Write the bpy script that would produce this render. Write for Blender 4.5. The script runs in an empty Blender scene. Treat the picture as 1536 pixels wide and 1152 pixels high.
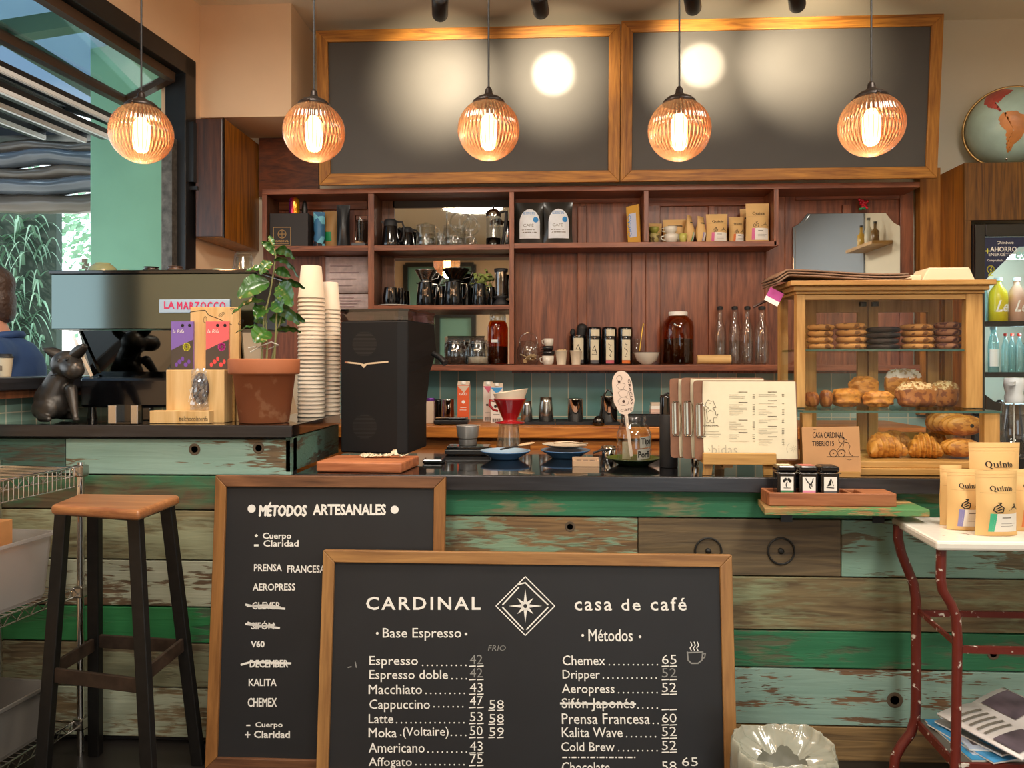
import bpy, math, random
from mathutils import Vector, Matrix, Euler
random.seed(7)
SC = bpy.context.scene
COL = SC.collection
# ---------------------------------------------------------------- camera
F = 1150.0; HY = 548.0; CX = 768.0; TH = math.radians(2.83); CZ = 1.38
cam = bpy.data.cameras.new('camera'); cam.sensor_width = 36; cam.lens = 36*F/1536; cam.shift_y = -(576-HY)/1536
cam.clip_start = .05
camo = bpy.data.objects.new('camera', cam); COL.objects.link(camo)
camo.location = (0, 0, CZ); camo.rotation_euler = (math.pi/2, 0, TH)
SC.camera = camo
# ---------------------------------------------------------------- colour management, sky, sun, large lights
SC.view_settings.view_transform = 'Standard'; SC.view_settings.look = 'None'
SC.view_settings.exposure = 0.0; SC.view_settings.gamma = 1; SC.view_settings.use_curve_mapping = False
SC.cycles.max_bounces = 10; SC.cycles.transparent_max_bounces = 28; SC.cycles.glossy_bounces = 5
SC.cycles.diffuse_bounces = 4; SC.cycles.transmission_bounces = 6; SC.cycles.use_denoising = True
SC.cycles.caustics_reflective = False; SC.cycles.caustics_refractive = False; SC.cycles.sample_clamp_indirect = 4
w = bpy.data.worlds.new('sky'); SC.world = w; w.use_nodes = True
w.node_tree.nodes['Background'].inputs[0].default_value = (.80, .92, 1, 1)
w.node_tree.nodes['Background'].inputs[1].default_value = 2.6
def light(name, kind, loc, energy, col=(1, 1, 1), rot=(0, 0, 0), **k):
    l = bpy.data.lights.new(name, kind); l.energy = energy; l.color = col
    for a, b in k.items(): setattr(l, a, b)
    o = bpy.data.objects.new(name, l); COL.objects.link(o); o.location = loc; o.rotation_euler = rot
    return o
light('sun', 'SUN', (-6, 2, 6), 3.0, (1, .96, .88), (math.radians(38), 0, math.radians(-50)), angle=.02)
WARM = (1, .74, .46)
# added area fill lights under the ceiling, unseen and without fittings
for lx, ly, e in ((-.9, .1, 62), (1.4, .1, 62), (-.9, 2.0, 38), (1.4, 2.0, 42), (1.2, -1.8, 80)):
    light('room_fill_light', 'AREA', (lx, ly, 3.22), e, (1, .92, .80), (0, 0, 0), shape='DISK', size=.7)
# ---------------------------------------------------------------- pixel <-> place helpers (used to measure real positions)
CT, ST = math.cos(TH), math.sin(TH)
def ray(px, py):
    a = (px-CX)/F; b = (HY-py)/F
    return Vector((a*CT-ST, a*ST+CT, b))
def P(px, py, Y):
    d = ray(px, py); return Vector((0, 0, CZ)) + d*(Y/d.y)
def X(px, Y): return P(px, HY, Y).x
def Z(py, Y, px=825): return P(px, py, Y).z
def M(n, px, Y): return n/F*(Y/ray(px, HY).y)         # length of n pixels at depth Y
def YZ(px, py, z):                                     # depth at which the ray meets height z
    d = ray(px, py); return d.y*(z-CZ)/d.z
# ---------------------------------------------------------------- mesh builder
class MB:
    def __init__(s): s.v = []; s.f = []; s.mi = []; s.sm = []; s.m = 0; s.T = Matrix()
    def add(s, vs, fs, sm=False):
        n = len(s.v); s.v += [tuple(s.T @ Vector(q)) for q in vs]
        for f in fs: s.f.append([i+n for i in f]); s.mi.append(s.m); s.sm.append(sm)
        return s
    def bx(s, x0, x1, y0, y1, z0, z1):
        vs = [(x, y, z) for z in (z0, z1) for y in (y0, y1) for x in (x0, x1)]
        return s.add(vs, [(0, 2, 3, 1), (4, 5, 7, 6), (0, 1, 5, 4), (2, 6, 7, 3), (0, 4, 6, 2), (1, 3, 7, 5)])
    def bar(s, a, b, wx, wy, up=(0, 0, 1)):            # box bar from a to b
        a = Vector(a); b = Vector(b); d = (b-a).normalized(); u = Vector(up)
        if abs(d.dot(u)) > .98: u = Vector((0, 1, 0))
        r = d.cross(u).normalized(); u = r.cross(d)
        vs = [p+r*i*wx/2+u*j*wy/2 for p in (a, b) for i, j in ((-1, -1), (1, -1), (1, 1), (-1, 1))]
        return s.add(vs, [(3, 2, 1, 0), (4, 5, 6, 7), (0, 1, 5, 4), (1, 2, 6, 5), (2, 3, 7, 6), (3, 0, 4, 7)])
    def lathe(s, pr, n=24, c=(0, 0, 0), rib=None, sm=True):
        vs = []; fs = []; L = len(pr)
        for r, z in pr:
            for k in range(n):
                t = 2*math.pi*k/n; q = r*(1+(rib(t, z) if rib else 0))
                vs.append((c[0]+q*math.cos(t), c[1]+q*math.sin(t), c[2]+z))
        for i in range(L-1):
            for k in range(n):
                k2 = (k+1) % n; fs.append((i*n+k, i*n+k2, (i+1)*n+k2, (i+1)*n+k))
        s.add(vs, fs, sm)
        if pr[0][0] > 1e-4: s.add(vs[:n], [tuple(range(n-1, -1, -1))])
        if pr[-1][0] > 1e-4: s.add(vs[-n:], [tuple(range(n))])
        return s
    def shell(s, pr, n=24, c=(0, 0, 0), rib=None):     # open lathe without caps
        k = len(s.f); vs = []; fs = []; L = len(pr)
        for r, z in pr:
            for q in range(n):
                t = 2*math.pi*q/n; rr = r*(1+(rib(t, z) if rib else 0))
                vs.append((c[0]+rr*math.cos(t), c[1]+rr*math.sin(t), c[2]+z))
        for i in range(L-1):
            for q in range(n):
                q2 = (q+1) % n; fs.append((i*n+q, i*n+q2, (i+1)*n+q2, (i+1)*n+q))
        return s.add(vs, fs, True)
    def tube(s, pts, r, n=8, closed=False, caps=True):
        pts = [Vector(p) for p in pts]; N = len(pts); rs = r if isinstance(r, (list, tuple)) else [r]*N
        vs = []; fs = []; prev = None
        for i, p in enumerate(pts):
            a = pts[(i-1) % N] if (i or closed) else p; b = pts[(i+1) % N] if (i < N-1 or closed) else p
            d = (b-a).normalized()
            if prev is None:
                u = Vector((0, 0, 1)) if abs(d.z) < .9 else Vector((1, 0, 0)); u = (u-d*u.dot(d)).normalized()
            else:
                u = prev-d*prev.dot(d); u = u.normalized() if u.length > 1e-6 else prev
            prev = u; w_ = d.cross(u)
            for k in range(n):
                t = 2*math.pi*k/n; vs.append(p+(u*math.cos(t)+w_*math.sin(t))*rs[i])
        for i in range(N if closed else N-1):
            j = (i+1) % N
            for k in range(n):
                k2 = (k+1) % n; fs.append((i*n+k, i*n+k2, j*n+k2, j*n+k))
        s.add(vs, fs, True)
        if caps and not closed:
            s.add(vs[:n], [tuple(range(n-1, -1, -1))]); s.add(vs[-n:], [tuple(range(n))])
        return s
    def prism(s, poly, y0, y1):                         # polygon in (x, z) extruded along y
        n = len(poly); vs = [(x, y0, z) for x, z in poly]+[(x, y1, z) for x, z in poly]
        return s.add(vs, [tuple(range(n)), tuple(range(2*n-1, n-1, -1))]+[(i, i+n, (i+1) % n+n, (i+1) % n) for i in range(n)])
    def prismz(s, poly, z0, z1):                        # polygon in (x, y) extruded along z
        n = len(poly); vs = [(x, y, z0) for x, y in poly]+[(x, y, z1) for x, y in poly]
        return s.add(vs, [tuple(range(n-1, -1, -1)), tuple(range(n, 2*n))]+[(i, (i+1) % n, (i+1) % n+n, i+n) for i in range(n)])
    def grid(s, fn, nu, nv, sm=True):
        vs = [fn(i/nu, j/nv) for j in range(nv+1) for i in range(nu+1)]
        return s.add(vs, [(j*(nu+1)+i, j*(nu+1)+i+1, (j+1)*(nu+1)+i+1, (j+1)*(nu+1)+i) for j in range(nv) for i in range(nu)], sm)
    def ell(s, c, r, nu=20, nv=12, R=None):
        R = R or Matrix.Identity(3); c = Vector(c); r = r if isinstance(r, (tuple, list)) else (r, r, r)
        def fn(u, v):
            t = 2*math.pi*u; p = math.pi*(v-.5)
            return c+R @ Vector((r[0]*math.cos(p)*math.cos(t), r[1]*math.cos(p)*math.sin(t), r[2]*math.sin(p)))
        return s.grid(fn, nu, nv)
    def cap(s, a, b, ra, rb, n=14):                     # tapered capsule, for voxel-joined bodies
        a = Vector(a); b = Vector(b); s.ell(a, ra, n, 8); s.ell(b, rb, n, 8)
        return s.tube([a, b], [ra, rb], n)
    def line(s, pts, wd, y=0):                          # flat painted stroke in (x, z), facing -y
        for (x0, z0), (x1, z1) in zip(pts[:-1], pts[1:]):
            d = Vector((x1-x0, z1-z0));
            if d.length < 1e-7: continue
            d.normalize(); nx, nz = -d.y*wd/2, d.x*wd/2; ex, ez = d.x*wd*.3, d.y*wd*.3
            s.add([(x0-nx-ex, y, z0-nz-ez), (x1-nx+ex, y, z1-nz+ez), (x1+nx+ex, y, z1+nz+ez), (x0+nx-ex, y, z0+nz-ez)], [(0, 1, 2, 3)])
        return s
    def disc(s, x, z, r, y=0, n=20, rz=None):
        rz = rz or r
        return s.add([(x+r*math.cos(2*math.pi*k/n), y, z+rz*math.sin(2*math.pi*k/n)) for k in range(n)], [tuple(range(n))])
    def rect(s, x0, x1, z0, z1, y=0): return s.add([(x0, y, z0), (x1, y, z0), (x1, y, z1), (x0, y, z1)], [(0, 1, 2, 3)])
    def text(s, t, x, z, w, h, y=0, bold=0, skew=0, fn=None, rot=0, sp=1):  # lettering fitted in the box w x h with its lower left at x, z
        if bold and 'M' in t:                              # sharp-cornered letters: thicken by repeated strokes instead of an outline offset
            e_ = (max(0, bold)*1.15+.008)*(h or .02)
            for i_, (ex, ez) in enumerate(((e_, 0), (-e_, 0), (0, e_), (0, -e_), (0, 0))): s.text(t, x+ex, z+ez, w, h, y-i_*.00006, 0, skew, fn, rot, sp)
            return s
        vs, fs, (bx0, bx1, bz0, bz1) = glyphs(t, bold, sp)
        kx = w/max(bx1-bx0, 1e-6) if w else h/max(bz1-bz0, 1e-6); kz = h/max(bz1-bz0, 1e-6) if h else kx
        c, sn = math.cos(rot), math.sin(rot); out = []
        for a, b in vs:
            u = (a-bx0)*kx+skew*(b-bz0)*kz; q = (b-bz0)*kz; u, q = x+u*c-q*sn, z+u*sn+q*c
            out.append(fn(u, q) if fn else (u, y, q))
        return s.add(out, fs)
    def build(s, name, mats, parent=None, loc=None, rot=None, bev=0, sub=0, seg=2):
        me = bpy.data.meshes.new(name); me.from_pydata(s.v, [], s.f)
        for m in (mats if isinstance(mats, (list, tuple)) else [mats]): me.materials.append(m)
        me.polygons.foreach_set('material_index', s.mi); me.polygons.foreach_set('use_smooth', s.sm); me.update()
        o = bpy.data.objects.new(name, me); COL.objects.link(o)
        if parent: o.parent = parent
        if loc is not None: o.location = loc
        if rot is not None: o.rotation_euler = rot
        if bev:
            b = o.modifiers.new('bevel', 'BEVEL'); b.width = bev; b.segments = seg; b.limit_method = 'ANGLE'; b.angle_limit = .6
        if sub:
            b = o.modifiers.new('sub', 'SUBSURF'); b.levels = b.render_levels = sub
        return o
_gc = {}
def glyphs(t, bold=0, sp=1):
    k = (t, bold, sp)
    if k not in _gc:
        cu = bpy.data.curves.new('t', 'FONT'); cu.body = t; cu.offset = bold; cu.resolution_u = 2; cu.space_character = sp
        o = bpy.data.objects.new('t', cu); COL.objects.link(o)
        dg = bpy.context.evaluated_depsgraph_get(); dg.update(); me = bpy.data.meshes.new_from_object(o.evaluated_get(dg))
        vs = [(v.co.x, v.co.y) for v in me.vertices]; fs = [tuple(p.vertices) for p in me.polygons]
        bpy.data.objects.remove(o); bpy.data.curves.remove(cu); bpy.data.meshes.remove(me)
        xs = [a for a, b in vs]; zs = [b for a, b in vs]
        _gc[k] = (vs, fs, (min(xs), max(xs), min(zs), max(zs)))
    return _gc[k]
def tag(o, label, cat, group=None, kind=None):
    o['label'] = label; o['category'] = cat
    if group: o['group'] = group
    if kind: o['kind'] = kind
    return o
def thing(name, label, cat, loc=(0, 0, 0), rz=0, group=None, rot=None):
    o = bpy.data.objects.new(name, None); COL.objects.link(o); o.empty_display_size = .05
    o.location = loc; o.rotation_euler = rot or (0, 0, rz); return tag(o, label, cat, group)
def struct(o): o['kind'] = 'structure'; return o
def stuff(o): o['kind'] = 'stuff'; return o
def copy_tree(o, parent=None):
    c = o.copy(); COL.objects.link(c)
    if parent: c.parent = parent
    for ch in list(o.children): copy_tree(ch, c)
    return c
def dup(o, loc, label=None, rz=None, scale=None, group=None):
    c = copy_tree(o); c.location = loc
    if label: c['label'] = label
    if rz is not None: c.rotation_euler.z = rz
    if scale: c.scale = scale if isinstance(scale, (tuple, list)) else (scale,)*3
    if group: c['group'] = group
    return c
def remesh(o, vox, it=6, f=.6):
    r = o.modifiers.new('join', 'REMESH'); r.mode = 'VOXEL'; r.voxel_size = vox; r.use_smooth_shade = True
    m = o.modifiers.new('smooth', 'SMOOTH'); m.iterations = it; m.factor = f; return o
class Face:                                            # front face of an upright or leaning board: pixels -> its own x, z
    def __init__(s, loc, rot=(0, 0, 0), y=0):
        s.Mi = (Matrix.Translation(loc) @ Euler(rot).to_matrix().to_4x4()).inverted(); s.y = y
    def __call__(s, px, py):
        o = s.Mi @ Vector((0, 0, CZ)); d = s.Mi.to_3x3() @ ray(px, py); t = (s.y-o.y)/d.y
        p = o+d*t; return p.x, p.z
    def text(s, mb, t, x0, x1, yt, yb, e=.0006, **k):   # text filling the pixel box (x0..x1, yt..yb)
        a, b = s(x0, yb); c, d = s(x1, yb); _, h = s(x0, yt)
        k.setdefault('rot', math.atan2(d-b, c-a))
        return mb.text(t, a, b, math.hypot(c-a, d-b), h-b, y=s.y-e, **k)
    def line(s, mb, pts, wpx, e=.0006):
        q = [s(*p) for p in pts]; a = s(pts[0][0], pts[0][1]); b = s(pts[0][0]+100, pts[0][1])
        return mb.line(q, wpx*math.hypot(b[0]-a[0], b[1]-a[1])/100, s.y-e)
    def disc(s, mb, px, py, r, e=.0006, n=20):
        a = s(px, py); b = s(px+r, py); return mb.disc(a[0], a[1], math.hypot(b[0]-a[0], b[1]-a[1]), s.y-e, n)
# ---------------------------------------------------------------- materials
def newmat(name):
    m = bpy.data.materials.new(name); m.use_nodes = True; return m, m.node_tree, m.node_tree.nodes, m.node_tree.nodes['Principled BSDF']
def c4(c): return (c[0], c[1], c[2], 1)
def hx(h):                                             # sRGB hex -> linear
    def l(v): v /= 255; return v/12.92 if v <= .04045 else ((v+.055)/1.055)**2.4
    return tuple(l(int(h[i:i+2], 16)) for i in (0, 2, 4))
def mat(name, col, rough=.5, metal=0, emit=0, spec=.5, trans=0, var=0, vs=20, bump=0, coat=0, alpha=1, ss=0):
    m, nt, N, b = newmat(name); col = hx(col) if isinstance(col, str) else col
    b.inputs['Base Color'].default_value = c4(col); b.inputs['Roughness'].default_value = rough; b.inputs['Metallic'].default_value = metal
    b.inputs['Specular IOR Level'].default_value = spec; b.inputs['Coat Weight'].default_value = coat; b.inputs['Alpha'].default_value = alpha
    if ss: b.inputs['Subsurface Weight'].default_value = ss; b.inputs['Subsurface Radius'].default_value = (.02, .01, .005)
    if emit: b.inputs['Emission Color'].default_value = c4(col); b.inputs['Emission Strength'].default_value = emit
    if var or bump:
        tc = N.new('ShaderNodeTexCoord'); n = N.new('ShaderNodeTexNoise'); n.inputs['Scale'].default_value = vs; n.inputs['Detail'].default_value = 5
        nt.links.new(tc.outputs['Object'], n.inputs['Vector'])
        if var:
            r = N.new('ShaderNodeValToRGB'); r.color_ramp.elements[0].position = .3; r.color_ramp.elements[1].position = .7
            r.color_ramp.elements[0].color = c4([v*(1-var) for v in col]); r.color_ramp.elements[1].color = c4([min(1, v*(1+var)) for v in col])
            nt.links.new(n.outputs['Fac'], r.inputs[0]); nt.links.new(r.outputs[0], b.inputs['Base Color'])
        if bump:
            bp = N.new('ShaderNodeBump'); bp.inputs['Strength'].default_value = bump; bp.inputs['Distance'].default_value = .01
            nt.links.new(n.outputs['Fac'], bp.inputs['Height']); nt.links.new(bp.outputs[0], b.inputs['Normal'])
    return m
def wood(name, dark, light_, axis='x', sc=1, rough=.5, off=0, fig=1.0, coat=0, bump=.15, pos=(.3, .72)):
    m, nt, N, b = newmat(name); dark = hx(dark) if isinstance(dark, str) else dark; light_ = hx(light_) if isinstance(light_, str) else light_
    tc = N.new('ShaderNodeTexCoord'); mp = N.new('ShaderNodeMapping'); nt.links.new(tc.outputs['Object'], mp.inputs['Vector'])
    s = {'x': (1.2, 16, 16), 'y': (16, 1.2, 16), 'z': (16, 16, 1.2)}[axis]
    mp.inputs['Scale'].default_value = [q*sc for q in s]; mp.inputs['Location'].default_value = (off, off*1.7, off*.6)
    n = N.new('ShaderNodeTexNoise'); n.inputs['Scale'].default_value = 1.6; n.inputs['Detail'].default_value = 8; n.inputs['Distortion'].default_value = 1.4*fig
    n2 = N.new('ShaderNodeTexNoise'); n2.inputs['Scale'].default_value = 9; n2.inputs['Detail'].default_value = 3
    for q in (n, n2): nt.links.new(mp.outputs[0], q.inputs['Vector'])
    a = N.new('ShaderNodeMath'); a.operation = 'MULTIPLY_ADD'; a.inputs[1].default_value = .35; nt.links.new(n2.outputs['Fac'], a.inputs[0]); nt.links.new(n.outputs['Fac'], a.inputs[2])
    a2 = N.new('ShaderNodeMath'); a2.operation = 'SUBTRACT'; a2.inputs[1].default_value = .17; nt.links.new(a.outputs[0], a2.inputs[0])
    r = N.new('ShaderNodeValToRGB'); e = r.color_ramp.elements; e[0].position, e[1].position = pos; e[0].color = c4(dark); e[1].color = c4(light_)
    nt.links.new(a2.outputs[0], r.inputs[0]); nt.links.new(r.outputs[0], b.inputs['Base Color'])
    b.inputs['Roughness'].default_value = rough; b.inputs['Coat Weight'].default_value = coat; b.inputs['Coat Roughness'].default_value = .25
    if bump:
        bp = N.new('ShaderNodeBump'); bp.inputs['Strength'].default_value = bump; bp.inputs['Distance'].default_value = .004
        nt.links.new(a2.outputs[0], bp.inputs['Height']); nt.links.new(bp.outputs[0], b.inputs['Normal'])
    return m
def peel(name, paint, wd, wl, amount=.5, off=0, paint2=None, sharp=.06, sx=2.2, sz=11):  # weathered plank: paint worn away to the wood
    m, nt, N, b = newmat(name); paint, wd, wl = hx(paint), hx(wd), hx(wl); paint2 = hx(paint2) if paint2 else [v*.72 for v in paint]
    tc = N.new('ShaderNodeTexCoord')
    def mp(sc, loc):
        q = N.new('ShaderNodeMapping'); q.inputs['Scale'].default_value = sc; q.inputs['Location'].default_value = loc; nt.links.new(tc.outputs['Object'], q.inputs['Vector']); return q
    def noise(v, sc, det, dis=0):
        q = N.new('ShaderNodeTexNoise'); q.inputs['Scale'].default_value = sc; q.inputs['Detail'].default_value = det; q.inputs['Distortion'].default_value = dis; nt.links.new(v.outputs[0], q.inputs['Vector']); return q
    def ramp(src, p0, p1, a, c):
        r = N.new('ShaderNodeValToRGB'); e = r.color_ramp.elements; e[0].position = max(0, p0); e[1].position = min(1, p1); e[0].color = c4(a); e[1].color = c4(c); nt.links.new(src, r.inputs[0]); return r
    g = noise(mp((1.3, 18, 20), (off, 0, off*.7)), 1.8, 9, 1.5); woodc = ramp(g.outputs['Fac'], .3, .7, wd, wl)
    pv = noise(mp((1.2, 4, 6), (off*2, 0, off)), 2.2, 6); pc = ramp(pv.outputs['Fac'], .3, .7, paint2, paint)
    big = noise(mp((sx, 4, sz), (off*3, 0, off*1.3)), 1.0, 3, .6); fine = noise(mp((sx*4, 10, sz*5), (off, 0, off)), 1.6, 7, .4)
    mul = N.new('ShaderNodeMath'); mul.operation = 'MULTIPLY_ADD'; mul.inputs[1].default_value = .55; nt.links.new(fine.outputs['Fac'], mul.inputs[0]); nt.links.new(big.outputs['Fac'], mul.inputs[2])
    mk = ramp(mul.outputs[0], 1.06-.57*amount-sharp, 1.06-.57*amount+sharp, (1, 1, 1), (0, 0, 0))
    mx = N.new('ShaderNodeMix'); mx.data_type = 'RGBA'; nt.links.new(mk.outputs[0], mx.inputs[0]); nt.links.new(woodc.outputs[0], mx.inputs[6]); nt.links.new(pc.outputs[0], mx.inputs[7])
    nt.links.new(mx.outputs[2], b.inputs['Base Color']); b.inputs['Roughness'].default_value = .62
    h = N.new('ShaderNodeMath'); h.operation = 'MULTIPLY_ADD'; h.inputs[1].default_value = .5; nt.links.new(mk.outputs[0], h.inputs[0]); nt.links.new(g.outputs['Fac'], h.inputs[2])
    bp = N.new('ShaderNodeBump'); bp.inputs['Strength'].default_value = .45; bp.inputs['Distance'].default_value = .004; nt.links.new(h.outputs[0], bp.inputs['Height']); nt.links.new(bp.outputs[0], b.inputs['Normal'])
    return m
def glass(name, tint=(1, 1, 1), gloss=1.0, rough=.02, base=.06, diff=0, dcol=None):   # thin clear glass: see-through + fresnel reflection (+ milky part)
    m, nt, N, b = newmat(name); N.remove(b); out = N['Material Output']
    t = N.new('ShaderNodeBsdfTransparent'); t.inputs[0].default_value = c4(tint)
    g = N.new('ShaderNodeBsdfGlossy'); g.inputs['Roughness'].default_value = rough
    fr = N.new('ShaderNodeLayerWeight'); fr.inputs['Blend'].default_value = .5; pw = N.new('ShaderNodeMath'); pw.operation = 'POWER'; pw.inputs[1].default_value = 3.2; nt.links.new(fr.outputs['Facing'], pw.inputs[0])
    k = N.new('ShaderNodeMath'); k.operation = 'MULTIPLY_ADD'; k.inputs[1].default_value = .55*gloss; k.inputs[2].default_value = base; k.use_clamp = True
    nt.links.new(pw.outputs[0], k.inputs[0]); src = t.outputs[0]
    if diff:
        d = N.new('ShaderNodeBsdfTranslucent'); d.inputs[0].default_value = c4(dcol or tint)
        d2 = N.new('ShaderNodeBsdfDiffuse'); d2.inputs[0].default_value = c4(dcol or tint)
        ad = N.new('ShaderNodeMixShader'); ad.inputs[0].default_value = .5; nt.links.new(d.outputs[0], ad.inputs[1]); nt.links.new(d2.outputs[0], ad.inputs[2])
        mm = N.new('ShaderNodeMixShader'); mm.inputs[0].default_value = diff; nt.links.new(t.outputs[0], mm.inputs[1]); nt.links.new(ad.outputs[0], mm.inputs[2]); src = mm.outputs[0]
    x = N.new('ShaderNodeMixShader'); nt.links.new(k.outputs[0], x.inputs[0]); nt.links.new(src, x.inputs[1]); nt.links.new(g.outputs[0], x.inputs[2]); nt.links.new(x.outputs[0], out.inputs[0])
    return m
def spots(name, base, pts, rough=.5, sc=30, th=.66, metal=0, stretch=(1, 1, 1)):      # base colour with flecks (chips, crumbs, flakes)
    m, nt, N, b = newmat(name); tc = N.new('ShaderNodeTexCoord'); mp = N.new('ShaderNodeMapping'); mp.inputs['Scale'].default_value = stretch
    n = N.new('ShaderNodeTexNoise'); n.inputs['Scale'].default_value = sc; n.inputs['Detail'].default_value = 4
    nt.links.new(tc.outputs['Object'], mp.inputs[0]); nt.links.new(mp.outputs[0], n.inputs['Vector'])
    r = N.new('ShaderNodeValToRGB'); e = r.color_ramp.elements; e[0].position = th-.04; e[1].position = th+.02; e[0].color = c4(hx(base)); e[1].color = c4(hx(pts))
    nt.links.new(n.outputs['Fac'], r.inputs[0]); nt.links.new(r.outputs[0], b.inputs['Base Color']); b.inputs['Roughness'].default_value = rough; b.inputs['Metallic'].default_value = metal
    bp = N.new('ShaderNodeBump'); bp.inputs['Strength'].default_value = .3; bp.inputs['Distance'].default_value = .005
    nt.links.new(n.outputs['Fac'], bp.inputs['Height']); nt.links.new(bp.outputs[0], b.inputs['Normal'])
    return m
def brick(name, cols, mortar, w_, h_, mw=.004, rough=.25, rot=0, stretch=1):           # glazed tiles
    m, nt, N, b = newmat(name); tc = N.new('ShaderNodeTexCoord'); sp = N.new('ShaderNodeSeparateXYZ'); cb = N.new('ShaderNodeCombineXYZ')
    nt.links.new(tc.outputs['Object'], sp.inputs[0]); nt.links.new(sp.outputs['Z'], cb.inputs['X' if rot else 'Y']); nt.links.new(sp.outputs['X'], cb.inputs['Y' if rot else 'X'])
    br = N.new('ShaderNodeTexBrick'); br.offset = 0.0; br.inputs['Scale'].default_value = 1; br.inputs['Brick Width'].default_value = w_; br.inputs['Row Height'].default_value = h_
    br.inputs['Mortar Size'].default_value = mw; br.inputs['Bias'].default_value = 0
    br.inputs['Color1'].default_value = c4(hx(cols[0])); br.inputs['Color2'].default_value = c4(hx(cols[1])); br.inputs['Mortar'].default_value = c4(hx(mortar))
    nt.links.new(cb.outputs[0], br.inputs['Vector']); nt.links.new(br.outputs['Color'], b.inputs['Base Color']); b.inputs['Roughness'].default_value = rough
    return m
# ---------------------------------------------------------------- shared materials
m_black = mat('black_paint', '17181a', .35); m_blackmatt = mat('black_matt', '1b1b1d', .6); m_blackgloss = mat('black_gloss', '0c0c0e', .12, coat=.5)
m_steel = mat('brushed_steel', 'b9b7b2', .22, 1); m_chrome = mat('chrome', 'd9d9d6', .08, 1); m_darksteel = mat('dark_steel', '4a4845', .25, 1)
m_white = mat('white_paint', 'ece8df', .5); m_paper = mat('cream_paper', 'd9cfb2', .75, var=.03); m_chalk = mat('chalk_white', 'e8e6e0', .9); m_chalkdim = mat('chalk_faded', '8d8d8a', .9)
m_slate = mat('chalkboard_slate', '1c1d20', .55, var=.12, vs=6); m_slate2 = mat('chalkboard_slate_upper', '46433f', .6, var=.05, vs=5)
m_ink = mat('black_ink', '1a1613', .8); m_grey = mat('grey_ink', '6d675d', .8)
m_glass = glass('clear_glass', (.95, .97, .96), 1.0, .03, .07); m_pane = glass('window_glass', (.93, .97, .96), .6, .01, .05); m_greenglass = glass('green_edge_glass', (.84, .92, .88), .8, .02, .1)
m_amber = glass('amber_glass', (.74, .36, .10), .9, .03, .06); m_kraft = mat('kraft_paper', 'd8b072', .62, var=.06, vs=9); m_kraftd = mat('kraft_paper_dark', 'a8814f', .62, var=.06, vs=9)
w_mahog = wood('mahogany', '562711', '985837', 'z', 1, .42, coat=.15); w_mahogx = wood('mahogany_level', '5c2c17', '9c5c3c', 'x', 1, .42, 3, coat=.15); w_walnut = wood('walnut_side', '3a2113', '70452a', 'z', 1, .45, 5)
w_gold = wood('golden_pine_frame', '7d4a10', 'bd8130', 'x', 1, .5, 2, 1.6); w_goldz = wood('golden_pine_frame_upright', '7d4a10', 'bd8130', 'z', 1, .5, 4, 1.6)
w_case = wood('honey_oak', '9c6f35', 'c79a58', 'x', 1, .5, 1, .7); w_casez = wood('honey_oak_upright', '9c6f35', 'c79a58', 'z', 1, .5, 6, .7)
w_birch = wood('pale_plywood', 'c99f63', 'e2c08a', 'z', .8, .55, 2, .6); w_ply = wood('stained_plywood', '6e3f14', 'b3701f', 'z', .5, .4, 8, 2.5, coat=.2); w_plyd = wood('stained_plywood_front', '4a2c12', '80551f', 'z', .7, .45, 3, 2.5)
w_orange = wood('orange_pine', '8f4a10', 'd98a35', 'x', .7, .45, 2, 1.8, coat=.2); w_seat = wood('seat_oak', '7d4a28', 'b07848', 'x', .8, .4, 1, .8, coat=.3)
w_board = wood('walnut_frame', '4a2d1a', '82583a', 'x', 1, .5, 2, .8); w_boardz = wood('walnut_frame_upright', '6b4420', '9a6a38', 'z', 1, .5, 4, .8)
w_board2 = wood('amber_frame', '7d5630', 'a87c48', 'x', 1, .5, 1, .8); w_board2z = wood('amber_frame_upright', '7d5630', 'a87c48', 'z', 1, .5, 7, .8)
w_cut = wood('red_cedar', '8a4a2c', 'c58055', 'x', .6, .5, 2, 1.4); w_tray = wood('red_tray_wood', '7f4a2c', 'ad7048', 'x', .9, .5, 3, .8)
w_blackwood = wood('black_stained_wood', '17171a', '2f2f33', 'x', 1, .35, 2, .8, coat=.2)
# ---------------------------------------------------------------- the room
YB = 4.54; ZC = 3.37
UX, UY = .158*CT-ST, .158*ST+CT; _l = math.hypot(UX, UY); UX, UY = UX/_l, UY/_l
AW = P(300, HY, 4.15); AW.z = 0
WROT = math.atan2(-UY, -UX)                            # left wall: own x runs along it towards the camera, own -y is outside
m_peach = mat('peach_wall', 'edcca8', .7, var=.03, vs=3); m_cream = mat('cream_wall', 'ddd2bb', .7, var=.03, vs=3); m_ceil = mat('ceiling_paint', 'eadfca', .8)
m_floor = brick('floor_tiles', ('3a3530', '46403a'), '1f1c1a', .4, .4, .006, .4)
MB().bx(-2.7, 3.27, -3.7, YB+.1, -.1, 0).build('floor', m_floor)['kind'] = 'structure'
MB().bx(-2.7, 3.27, -3.7, YB+.1, ZC, ZC+.1).build('ceiling', m_ceil)['kind'] = 'structure'
MB().bx(-1.9, 3.27, YB, YB+.12, 0, ZC).build('wall_back', m_cream)['kind'] = 'structure'
MB().bx(3.15, 3.27, -3.7, YB, 0, ZC).build('wall_right', m_cream)['kind'] = 'structure'
b = MB(); b.bx(-2.7, 3.27, -3.72, -3.6, 2.35, ZC); b.bx(-2.7, .5, -3.72, -3.6, 0, 2.35); b.bx(2.2, 3.27, -3.72, -3.6, 0, 2.35); struct(b.build('wall_rear', m_peach))
ZW0, ZW1, XW0, XW1 = 1.322, 2.98, .14, 2.0             # window opening in the left wall
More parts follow.
